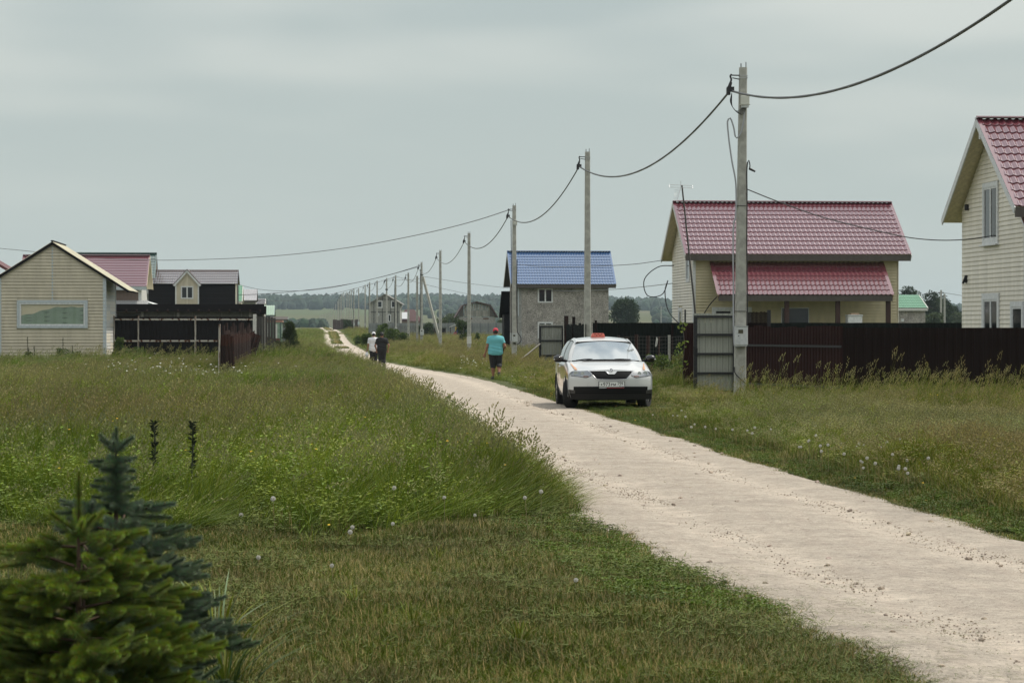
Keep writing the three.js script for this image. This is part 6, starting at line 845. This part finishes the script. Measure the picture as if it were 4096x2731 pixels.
  const Y = []; for (let i = 0; i < 230; i++) { const near = rnd() < 0.45, d = near ? R(55, 108) : R(19, 60), x = near ? (rnd() < 0.55 ? PX(R(2140, 2290), d) : PX(R(2950, 3300), d)) : R(-0.19, 0.19) * d, h = zone(x, d); if (h === 0) continue; Y.push({ x, d, y: gyd(x, d), ry: R(0, 6), rx: R(0, 0.4), s: 1.1, sy: Math.max(0.12, h * R(0.9, 1.15)), c: rgb(1, 1, 1) }); }
  strew('yellow_flowers', 'small yellow flowers dotted through the grass', yf.build(), leafMat, Y, 'flowers');
}
{ // dandelion clocks, each one by itself
  const puff = (() => { const L = new Leafy(), N = 90; for (let i = 0; i < N; i++) { const y = 1 - 2 * (i + 0.5) / N, r = Math.sqrt(1 - y * y), a = i * 2.4, n = V(Math.cos(a) * r, y, Math.sin(a) * r), s = V().crossVectors(n, V(0.3, 1, 0.2)).normalize(), b = V().crossVectors(n, s), o = n.clone().multiplyScalar(0.004); for (let k = 0; k < 3; k++) { const q = k * 2.09, e = n.clone().multiplyScalar(0.02).addScaledVector(s, Math.cos(q) * 0.0055).addScaledVector(b, Math.sin(q) * 0.0055), f = n.clone().multiplyScalar(0.02).addScaledVector(s, Math.cos(q + 1.2) * 0.0055).addScaledVector(b, Math.sin(q + 1.2) * 0.0055); L.tri(n.clone().multiplyScalar(0.0165).toArray(), e.toArray(), f.toArray(), [0.6, 0.585, 0.55]); } L.tri(o.toArray(), n.clone().multiplyScalar(0.017).addScaledVector(s, 0.0006).toArray(), n.clone().multiplyScalar(0.017).addScaledVector(s, -0.0006).toArray(), [0.5, 0.47, 0.42]); } return L.build(); })();
  const core = new THREE.IcosahedronGeometry(0.005, 1), stemM = std(rgb(0.2, 0.17, 0.08), 0.8), coreM = std(rgb(0.25, 0.2, 0.13), 0.9), pm = phy(rgb(1, 1, 1), 0.9, { vertexColors: true, transmission: 0.35, thickness: 0, ...DS }), stem = new THREE.CylinderGeometry(0.0018, 0.0025, 1, 5).translate(0, 0.5, 0);
  const proto = thing('dandelion', '', 'dandelion'); part('stem', stem, stemM, proto); const hd = sub('seed_head', proto); part('seed_core', core, coreM, hd); part('seed_tuft', puff, pm, hd); let first = true;
  const put = (u, v, lab, grp, hUp) => { const d0 = 17325 / (v - HZ), d = d0 * (1 - hUp / EYE) , x = PX(u, d); if (Math.abs(x - roadX(d)) < roadW(d) + 0.2) return; const h = Math.max(0.1, PY(v, d) - gyd(x, d)), o = first ? proto : copyOf(proto); first = false; o.position.set(x, gyd(x, d), -d); o.rotation.set(R(-0.12, 0.12), R(0, 6), R(-0.12, 0.12)); o.userData.label = lab; o.userData.group = grp; o.children[0].scale.y = h; o.children[1].position.y = h; const s = R(0.6, 0.95); o.children[1].scale.setScalar(s); };
  for (let i = 0; i < 90; i++) put(R(2880, 3640) + R(-60, 200) * rnd(), 1700 + 220 * Math.pow(rnd(), 0.8), 'white dandelion clock on a bent stem among the dry stalks right of the lane', 'dandelion clocks right of the lane', R(0.18, 0.34));
  for (let i = 0; i < 22; i++) put(R(2560, 2960), R(1640, 1720), 'small white dandelion clock in the short grass by the taxi and gate', 'dandelion clocks by the taxi', R(0.1, 0.2));
  for (const [u, v] of [[1558, 1950], [1780, 1990], [2115, 1990], [2165, 1966], [1408, 2108], [1572, 2108], [1715, 2030], [1395, 2128], [1330, 2262], [965, 2060], [1100, 1990], [1030, 2230], [1900, 2072], [2300, 2320], [1012, 2035]]) put(u, v, 'white dandelion clock at the edge of the mown grass left of the lane', 'dandelion clocks at the mown edge', v < 2010 ? 0.36 : 0.13);
  for (let i = 0; i < 12; i++) put(R(2010, 2140), R(1470, 1520), 'tiny white dandelion clock beside the walker in teal', 'dandelion clocks near the walker', R(0.15, 0.25));
}
// ---------------------------------------------------------------- spruces in the foreground
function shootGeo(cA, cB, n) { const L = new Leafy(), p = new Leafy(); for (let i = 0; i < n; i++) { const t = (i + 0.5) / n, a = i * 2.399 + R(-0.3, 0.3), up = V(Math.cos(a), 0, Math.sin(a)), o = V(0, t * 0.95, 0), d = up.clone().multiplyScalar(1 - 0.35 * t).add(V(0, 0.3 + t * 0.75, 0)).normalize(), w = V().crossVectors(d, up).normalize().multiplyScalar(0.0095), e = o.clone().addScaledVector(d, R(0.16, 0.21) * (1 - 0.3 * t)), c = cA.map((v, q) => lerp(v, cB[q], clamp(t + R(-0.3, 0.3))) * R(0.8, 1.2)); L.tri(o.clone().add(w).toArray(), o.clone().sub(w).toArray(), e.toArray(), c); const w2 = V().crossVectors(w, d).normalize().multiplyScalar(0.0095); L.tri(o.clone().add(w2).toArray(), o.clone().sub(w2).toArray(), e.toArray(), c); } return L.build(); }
function spruce(label, u, d, vTop, cA, cB, o) {
  const x = PX(u, d), g = gyd(x, d), H = PY(vTop, d) - g, t = thing('spruce', label, 'spruce', [x, g, -d], 0), bark = std(rgb(0.09, 0.055, 0.035), 0.95, { map: grain });
  part('trunk', [rod(V(0, -0.05, 0), V(0, H * 0.6, 0), 0.024, 0.011), rod(V(0, H * 0.6, 0), V(0, H - o.leader * 0.6, 0), 0.011, 0.003)], bark, t);
  const sh = [], tw = [], add = (p, dir, L, fat = 1) => sh.push([p.clone(), dir.clone().normalize(), L, fat]);
  for (let k = 0; k < (o.leader > 0.12 ? 3 : 1); k++) add(V(0, H - o.leader * (1 - k * 0.3), 0), V(0.02, 1, 0), o.leader > 0.12 ? o.leader * 0.42 : o.leader * 1.02, o.leaderFat || 0.8);
  const ring = (y, k, L, up, ph) => { for (let i = 0; i < k; i++) { const a = ph + i / k * 6.283 + R(-0.2, 0.2); add(V(0, y, 0), V(Math.cos(a), up + R(-0.15, 0.15), Math.sin(a)), L * R(0.8, 1.15)); } };
  ring(H - o.leader, 6, o.top || 0.1, 0.75, 0.4);
  const stemY = H - o.leader, nB = o.count;
  if (o.bareTo) for (let y = stemY - 0.04; y > stemY - o.bareTo; y -= 0.034) ring(y, 5, R(0.07, 0.1), 0.1, R(0, 6));
  for (let i = 0; i < nB; i++) { // limbs all round, longer lower down, each with plump side shoots
    const q = lerp(o.from, stemY - 0.04, Math.pow((i + rnd()) / nB, 0.85)), y = stemY - q, a = i * 2.399 + R(-0.3, 0.3), L = Math.min(o.maxR, o.r0 + q * o.grow) * R(0.7, 1.12), c = V(Math.cos(a), 0, Math.sin(a)), s = V(-Math.sin(a), 0, Math.cos(a)), rise = R(0.1, 0.45) - q * 0.18, at = (f) => V(0, y, 0).addScaledVector(c, L * f).add(V(0, L * (rise * f - 0.34 * f * f + 0.14 * f * f * f), 0)).addScaledVector(s, 0.03 * Math.sin(f * 3 + i));
    tw.push(tube([at(0), at(0.35), at(0.7), at(1)], 0.0045, 8, 4));
    for (let f = 0.45; f < 1; f += 0.07 / L) add(at(f), at(Math.min(1, f + 0.1)).sub(at(f)).normalize().add(V(0, 0.12, 0)), 0.09);
    add(at(0.93), c.clone().add(V(0, R(0.0, 0.35), 0)), R(0.08, 0.115), 1.05);
    for (let f = 0.25; f < 0.97; f += 0.058 / L) for (const sd of [-1, 1]) { const l2 = L * (1 - f) * 0.55 + 0.06, dir = c.clone().multiplyScalar(R(0.5, 0.9)).addScaledVector(s, sd * R(0.5, 1)).add(V(0, R(-0.15, 0.4), 0)).normalize(), p = at(f); if (l2 < 0.12) add(p, dir, R(0.065, 0.1)); else for (let e = 0.02; e < l2; e += 0.07) add(p.clone().addScaledVector(dir, e), dir.clone().addScaledVector(c, R(-0.1, 0.5)).addScaledVector(s, R(-0.6, 0.6)).add(V(0, R(-0.2, 0.45), 0)), R(0.06, 0.095), R(0.85, 1.1)); }
  }
  part('twigs', tw, bark, t);
  const im = new THREE.InstancedMesh(shootGeo(cA, cB, 230), phy(rgb(1, 1, 1), 0.65, { vertexColors: true, transmission: 0.3, thickness: 0, ...DS }), sh.length); sh.forEach(([p, dir, L, fat], i) => { TQ.setFromUnitVectors(UP, dir); const w = 0.165 * fat; TMP.compose(p, TQ, V(w, L, w)); im.setMatrixAt(i, TMP); const b = R(0.75, 1.2); im.setColorAt(i, rgb(b, b, b * R(0.85, 1.1))); }); im.name = 'needled_shoots'; im.castShadow = im.receiveShadow = true; im.userData.kind = 'stuff'; t.add(im); return t;
}
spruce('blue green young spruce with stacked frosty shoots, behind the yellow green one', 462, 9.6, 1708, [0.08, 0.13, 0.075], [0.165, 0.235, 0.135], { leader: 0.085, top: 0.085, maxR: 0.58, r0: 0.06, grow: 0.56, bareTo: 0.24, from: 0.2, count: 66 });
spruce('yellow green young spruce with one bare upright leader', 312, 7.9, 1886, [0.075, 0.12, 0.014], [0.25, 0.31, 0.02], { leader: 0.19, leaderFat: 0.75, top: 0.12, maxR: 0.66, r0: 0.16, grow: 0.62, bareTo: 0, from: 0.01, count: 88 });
// ---------------------------------------------------------------- herbs, bushes, trees
function bushy(name, label, cat, u, d, h, w, col, o = {}) { // trunk, limbs and clumps of separate leaves
  const x = PX(u, d), g = gyd(x, d) - 0.05, t = thing(name, label, cat, [x, g, -d], R(0, 6), o.group), L = new Leafy(), limbs = [], trunkH = h * (o.trunk ?? 0.15), bark = std(rgb(...(o.bark || [0.09, 0.075, 0.055])), 0.95, { map: grain }), nC = o.clumps || 26, leaf = o.leaf || 0.09, per = o.per || 70;
  limbs.push(rod(V(0, 0, 0), V(0, h * 0.7, 0), w * 0.035, w * 0.012, 7));
  for (let i = 0; i < nC; i++) {
    const a = R(0, 6.283), yy = lerp(trunkH, h * 0.93, Math.pow(rnd(), 0.85)), k = (yy - trunkH) / (h - trunkH), rad = w / 2 * (o.cone ? (1 - k) * 0.95 + 0.06 : Math.sqrt(Math.max(0.05, 1 - Math.pow(k * 2 - 0.85, 2) / 1.6))) * R(0.35, 0.9), c = V(Math.cos(a) * rad, yy, Math.sin(a) * rad), cr = w * (o.cone ? 0.12 : 0.17) * R(0.7, 1.25), shade = R(0.75, 1.25);
    limbs.push(rod(V(0, Math.max(0.02, yy - rad * 0.9), 0), c, w * 0.014, w * 0.004, 5));
    for (let j = 0; j < per; j++) { const n = V(R(-1, 1), R(-1, 1), R(-1, 1)); if (n.lengthSq() > 1) { j--; continue; } const p = c.clone().add(n.clone().multiply(V(cr, cr * 0.8, cr))), dd = n.clone().add(V(R(-0.6, 0.6), R(-0.3, 0.7), R(-0.6, 0.6))).normalize(), nn = V(R(-1, 1), R(0.1, 1), R(-1, 1)).normalize(); L.leaf(p, dd, nn, leaf * R(0.6, 1.3), leaf * R(o.thin ? 0.12 : 0.4, o.thin ? 0.2 : 0.75), vary(col.map(v => v * shade), 0.25)); }
  }
  part('trunk', limbs, bark, t); part('crown', L.build(), leafMat, t); return t;
}
const LEAF = [0.085, 0.13, 0.025], DARK = [0.036, 0.062, 0.016], BRIGHT = [0.095, 0.15, 0.025];
bushy('bush', 'green bush growing at the corner of the beige shed', 'bush', 475, 119, 1.45, 1.0, [0.075, 0.115, 0.022], { clumps: 30, leaf: 0.1, cone: true });
bushy('bush', 'round dark bush beside the shed corner in front of the pipe fence', 'bush', 530, 118, 0.95, 1.2, LEAF, { clumps: 30, leaf: 0.09 });
[[20, 118, 0.5, 0.7], [105, 117.5, 0.6, 0.7], [250, 117.5, 0.75, 0.8], [292, 117, 0.6, 0.8], [345, 118, 0.45, 0.5]].forEach(([u, d, h, w]) => bushy('weed_bush', 'low dark weed bush against the foot of the beige shed', 'bush', u, d, h + 0.25, w, [0.05, 0.08, 0.018], { clumps: 14, leaf: 0.08, per: 50, group: 'weed bushes along the shed wall' }));
bushy('pine_bush', 'bushy young pine at the lane edge beyond the rusty fence', 'pine', 1158, 142, 2.35, 1.35, [0.05, 0.075, 0.02], { clumps: 46, leaf: 0.13, cone: true, thin: true, per: 130 });
bushy('pine_bush', 'smaller dark pine in front of the painted sheet fence', 'pine', 1105, 140, 1.2, 0.9, [0.045, 0.062, 0.018], { clumps: 26, leaf: 0.12, thin: true, per: 110 });
bushy('bush', 'low bright bush standing in the grass left of the lane', 'bush', 1304, 112, 0.75, 0.68, BRIGHT, { clumps: 22, leaf: 0.09 });
bushy('birch_sapling', 'young birch standing alone in the field behind the poster pole', 'birch', 1852, 235, 2.5, 1.35, [0.05, 0.08, 0.016], { clumps: 40, leaf: 0.12, trunk: 0.28, bark: [0.3, 0.28, 0.25] });
[[1470, 228, 1.2, 1.1], [1530, 236, 2.1, 1.2], [1572, 226, 1.7, 1.2], [1606, 228, 1.3, 1.0], [1440, 240, 0.9, 1.2]].forEach(([u, d, h, w]) => bushy('bush', 'leafy green bush in the row at the feet of the meter poles', 'bush', u, d, h, w, LEAF, { clumps: 26, leaf: 0.15, group: 'bushes below the poles' }));
bushy('sapling', 'thin sapling in the field behind the walker in teal', 'sapling', 1912, 232, 1.3, 0.65, LEAF, { clumps: 16, leaf: 0.1 }); bushy('sapling', 'sapling half hidden by the pole beside the blue roofed house', 'sapling', 2022, 215, 1.75, 0.8, LEAF, { clumps: 22, leaf: 0.11 });
bushy('bush', 'low bush on the field just past the thin sapling', 'bush', 1925, 228, 0.7, 1.0, LEAF, { clumps: 14, leaf: 0.1 });
for (const [u, l] of [[1774, 'tiny planted conifer on the turned soil near the plain pole'], [1850, 'tiny planted conifer on the turned soil near the poster pole']]) bushy('conifer_seedling', l, 'conifer', u, 205, 0.75, 0.38, [0.018, 0.03, 0.012], { clumps: 14, leaf: 0.09, cone: true, thin: true });
bushy('bush', 'dark round bush beside the small open shed across the field', 'bush', 1702, 318, 1.75, 2.1, DARK, { clumps: 34, leaf: 0.2 });
for (const [u, d, h, w] of [[1775, 420, 2.4, 2.2], [1812, 430, 3.0, 2.6], [1850, 440, 2.2, 2.0], [2010, 420, 2.0, 1.8]]) bushy('orchard_tree', 'pale leafed orchard tree behind the playhouse', 'tree', u, d, h, w, [0.075, 0.105, 0.035], { clumps: 26, leaf: 0.22, group: 'orchard trees by the barn' });
bushy('broad_tree', 'big round dark tree behind the dark green fence beside the blue roofed house', 'tree', 2498, 480, 5.6, 5.4, [0.035, 0.062, 0.02], { clumps: 70, leaf: 0.42, per: 90 });
for (const [u, d, h, w, l] of [[3640, 420, 7.4, 4.5, 'dark tree showing over the pale green hut roof'], [3725, 430, 6.5, 5, 'dark tree to the right of the pale green hut'], [3762, 440, 5.8, 4, 'dark tree behind the twin distant poles'], [3800, 470, 4.4, 4.2, 'lower tree next to the ivory house'], [3735, 330, 2.9, 2.6, 'pale willow bush right of the pale green hut'], [3832, 460, 3.0, 3.6, 'pale bush touching the ivory house corner']]) bushy(h < 3.1 ? 'willow_bush' : 'broad_tree', l, h < 3.1 ? 'bush' : 'tree', u, d, h, w, h < 3.1 ? [0.1, 0.13, 0.07] : [0.034, 0.058, 0.022], { clumps: 46, leaf: 0.36, per: 80 });
bushy('bush', 'dark bush by the lane side of the battened house', 'bush', 1390, 455, 1.9, 1.8, DARK, { clumps: 20, leaf: 0.2 });
[[2560, 71, 0.75], [2600, 70.5, 0.95], [2645, 70, 1.0], [2690, 70, 0.95], [2722, 66.5, 1.1], [2705, 68, 0.8]].forEach(([u, d, h], i) => bushy('shrub', 'young light green shrub climbing the wire fence behind the taxi', 'shrub', u, d, h * 1.0, 0.5, [0.1, 0.145, 0.03], { clumps: 15, leaf: 0.085, per: 26, group: 'young shrubs along the wire fence' }));
{ const t = thing('vine', 'light green vine leaves hanging over the red brown strip by the gate', 'vine', [PX(2738, 64.2), gyd(4.2, 64), -64.2], 0), L = new Leafy(); for (let i = 0; i < 45; i++) { const y = [0.7, 1.2, 1.65][i % 3] + R(-0.13, 0.13); L.leaf(V(R(-0.16, 0.05), y, R(-0.05, 0.05)), V(R(-1, 1), R(-0.8, 0.6), 0.3).normalize(), V(R(-0.4, 0.4), 0.4, 1).normalize(), R(0.06, 0.11), R(0.04, 0.07), vary([0.15, 0.2, 0.035])); } part('leaves', L.build(), leafMat, t); part('stem', tube([V(0.0, 0, 0), V(-0.04, 0.7, 0), V(0.0, 1.2, 0.02), V(-0.05, 1.75, 0)], 0.008, 20), M.darkWood, t); }
function weed(label, u, d, vTop, o = {}) { // dark coarse weed with ragged leaves up its stem
  const x = PX(u, d), g = gyd(x, d), H = PY(vTop, d) - g, t = thing('thistle', label, 'weed', [x, g, -d], R(0, 6), o.group), L = new Leafy(); part('stem', tube([V(0, 0, 0), V(0.02, H * 0.4, 0), V(-0.01, H * 0.75, 0), V(R(-0.03, 0.03), H, 0)], 0.008, 16, 5), std(rgb(0.035, 0.045, 0.02), 0.9), t);
  for (let i = 0; i < 120; i++) { const k = Math.pow(rnd(), 0.7), y = lerp(0.35, 1, k) * H, a = R(0, 6.28); L.leaf(V(0, y, 0), V(Math.cos(a), R(0.1, 1.2), Math.sin(a)).normalize(), V(R(-1, 1), 0.6, R(-1, 1)).normalize(), R(0.03, 0.07), R(0.012, 0.022), vary([0.022, 0.03, 0.014])); }
  for (let i = 0; i < 4; i++) { const a = R(0, 6.28); L.leaf(V(0, H * R(0.2, 0.5), 0), V(Math.cos(a), 0.4, Math.sin(a)).normalize(), UP, R(0.16, 0.26), R(0.05, 0.08), vary([0.03, 0.05, 0.02]), 0.5); } part('leaves', L.build(), leafMat, t);
}
weed('dark ragged thistle leaning beside the blue green spruce', 615, 22.6, 1688); weed('dark upright thistle standing right of the leaning one', 768, 22.4, 1690);
for (const [u, d, v] of [[108, 117, 1345], [250, 116, 1352], [135, 116, 1385], [112, 116, 1390], [288, 116, 1382]]) weed('dry weed stalk in front of the beige shed wall', u, d, v, { group: 'weed stalks along the shed wall' });
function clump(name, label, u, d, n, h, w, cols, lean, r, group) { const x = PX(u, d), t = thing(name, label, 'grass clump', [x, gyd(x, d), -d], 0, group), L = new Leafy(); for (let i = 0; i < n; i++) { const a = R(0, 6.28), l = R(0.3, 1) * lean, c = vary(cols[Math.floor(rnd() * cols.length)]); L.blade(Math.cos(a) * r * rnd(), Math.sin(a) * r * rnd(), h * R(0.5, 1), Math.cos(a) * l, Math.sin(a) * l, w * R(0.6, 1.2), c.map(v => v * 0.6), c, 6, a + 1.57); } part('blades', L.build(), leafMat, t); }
clump('broad_grass', 'clump of broad pale arching grass blades right of the blue green spruce', 870, 12.8, 42, 0.5, 0.016, [[0.13, 0.18, 0.08], [0.17, 0.22, 0.11], GREEN2], 0.5, 0.2);
clump('broad_grass', 'long dark grass trailing from the foot of the spruces', 905, 11.6, 90, 0.42, 0.011, [GREEN, OLIVE, [0.05, 0.09, 0.02]], 0.42, 0.2);
clump('feather_grass', 'soft pale feathery tuft growing left of the spruces', 20, 10.4, 260, 0.8, 0.007, [[0.16, 0.18, 0.09], [0.2, 0.2, 0.11]], 0.2, 0.13);
for (const [u, v, s] of [[1890, 2060, 0.5], [1245, 2190, 0.45], [2250, 2110, 0.4], [1420, 2480, 0.55], [1650, 2560, 0.5], [2080, 2640, 0.5], [1750, 2250, 0.4]]) clump('grass_tuft', 'dark green tuft missed by the mower in the cut grass', u, 17325 / (v - HZ), 40, 0.22 * s * 1.6, 0.007, [GREEN, GREEN2], 0.1, 0.07, 'unmown tufts');
// ---------------------------------------------------------------- woods on the horizon
function crownBlob(seed) { const g = new THREE.IcosahedronGeometry(1, 3), p = g.attributes.position, c = []; for (let i = 0; i < p.count; i++) { const x = p.getX(i), y = p.getY(i), z = p.getZ(i), k = 0.72 + 0.5 * fbm(x * 2.3 + seed * 9 + 20, y * 2.3 + z * 2.9 + 20, 4, 0, seed); p.setXYZ(i, x * k * 0.95, (y * k + 0.35) * 0.95, z * k * 0.95); } g.computeVertexNormals(); return g; }
{
  const wm = std(rgb(0.025, 0.046, 0.028), 1), add = (name, label, geo, list) => { const im = new THREE.InstancedMesh(geo, wm, list.length); list.forEach((s, i) => { TQ.setFromEuler(TE.set(0, s.r, 0)); TMP.compose(V(s.x, s.y, -s.d), TQ, V(s.w, s.h, s.w)); im.setMatrixAt(i, TMP); im.setColorAt(i, s.c); }); im.name = numbered(name); im.castShadow = im.receiveShadow = true; scene.add(tag(im, label, 'forest', null, 'stuff')); };
  const A = [], B = [], C = [], D = [];
  for (let i = 0; i < 5600; i++) { const k = rnd(), d = lerp(2350, 3300, Math.pow(k, 0.8)), x = R(-0.25, 0.25) * d, n = fbm(x * 0.006, d * 0.004, 3, 0, 151), left = 1 - 0.32 * smooth(0, 300, x); const h = R(4.4, 7.6) * (0.75 + 0.5 * n) * left, g = R(0.7, 1.25); if (d < 2500 && n < 0.42) continue; (rnd() < 0.5 ? A : B).push({ x, d, y: gyd(x, d) + h * 0.2, w: h * R(0.6, 0.95), h: h * R(0.8, 1.2), r: R(0, 6), c: rgb(g, g * R(0.9, 1.1), g * 0.9) }); }
  add('far_forest', 'blue green forest covering the far hills', crownBlob(1), A); add('far_forest', 'rounded treetops mixed through the far hill forest', crownBlob(2), B);
  for (let i = 0; i < 170; i++) { const d = R(1040, 1180), x = PX(R(1105, 1300), d), h = R(2.2, 3.6); C.push({ x, d, y: gyd(x, d) + h * 0.4, w: h * R(0.6, 1), h, r: R(0, 6), c: rgb(R(0.6, 1.1), R(0.7, 1.1), R(0.6, 1)) }); }
  add('willow_thicket', 'dark green thicket where the lane and poles vanish', crownBlob(3), C);
  for (let i = 0; i < 260; i++) { const d = R(1500, 2300), q = rnd(), x = q < 0.35 ? PX(R(2620, 2760), d) : q < 0.7 ? PX(R(1700, 2100), d) : R(-0.22, 0.22) * d, h = R(2, 4.2); if (d > 1500 && fbm(x * 0.01, d * 0.01, 2, 0, 155) < 0.47) continue; D.push({ x, d, y: gyd(x, d) + h * 0.3, w: h * R(0.7, 1), h, r: R(0, 6), c: rgb(R(0.7, 1.1), R(0.8, 1.1), R(0.6, 1)) }); }
  add('field_copse', 'scattered dark copses on the far fields', crownBlob(4), D);
}
scene.fog = new THREE.FogExp2(new THREE.Color(0.58, 0.70, 0.80), 0.0001);
renderer.render(scene, camera);
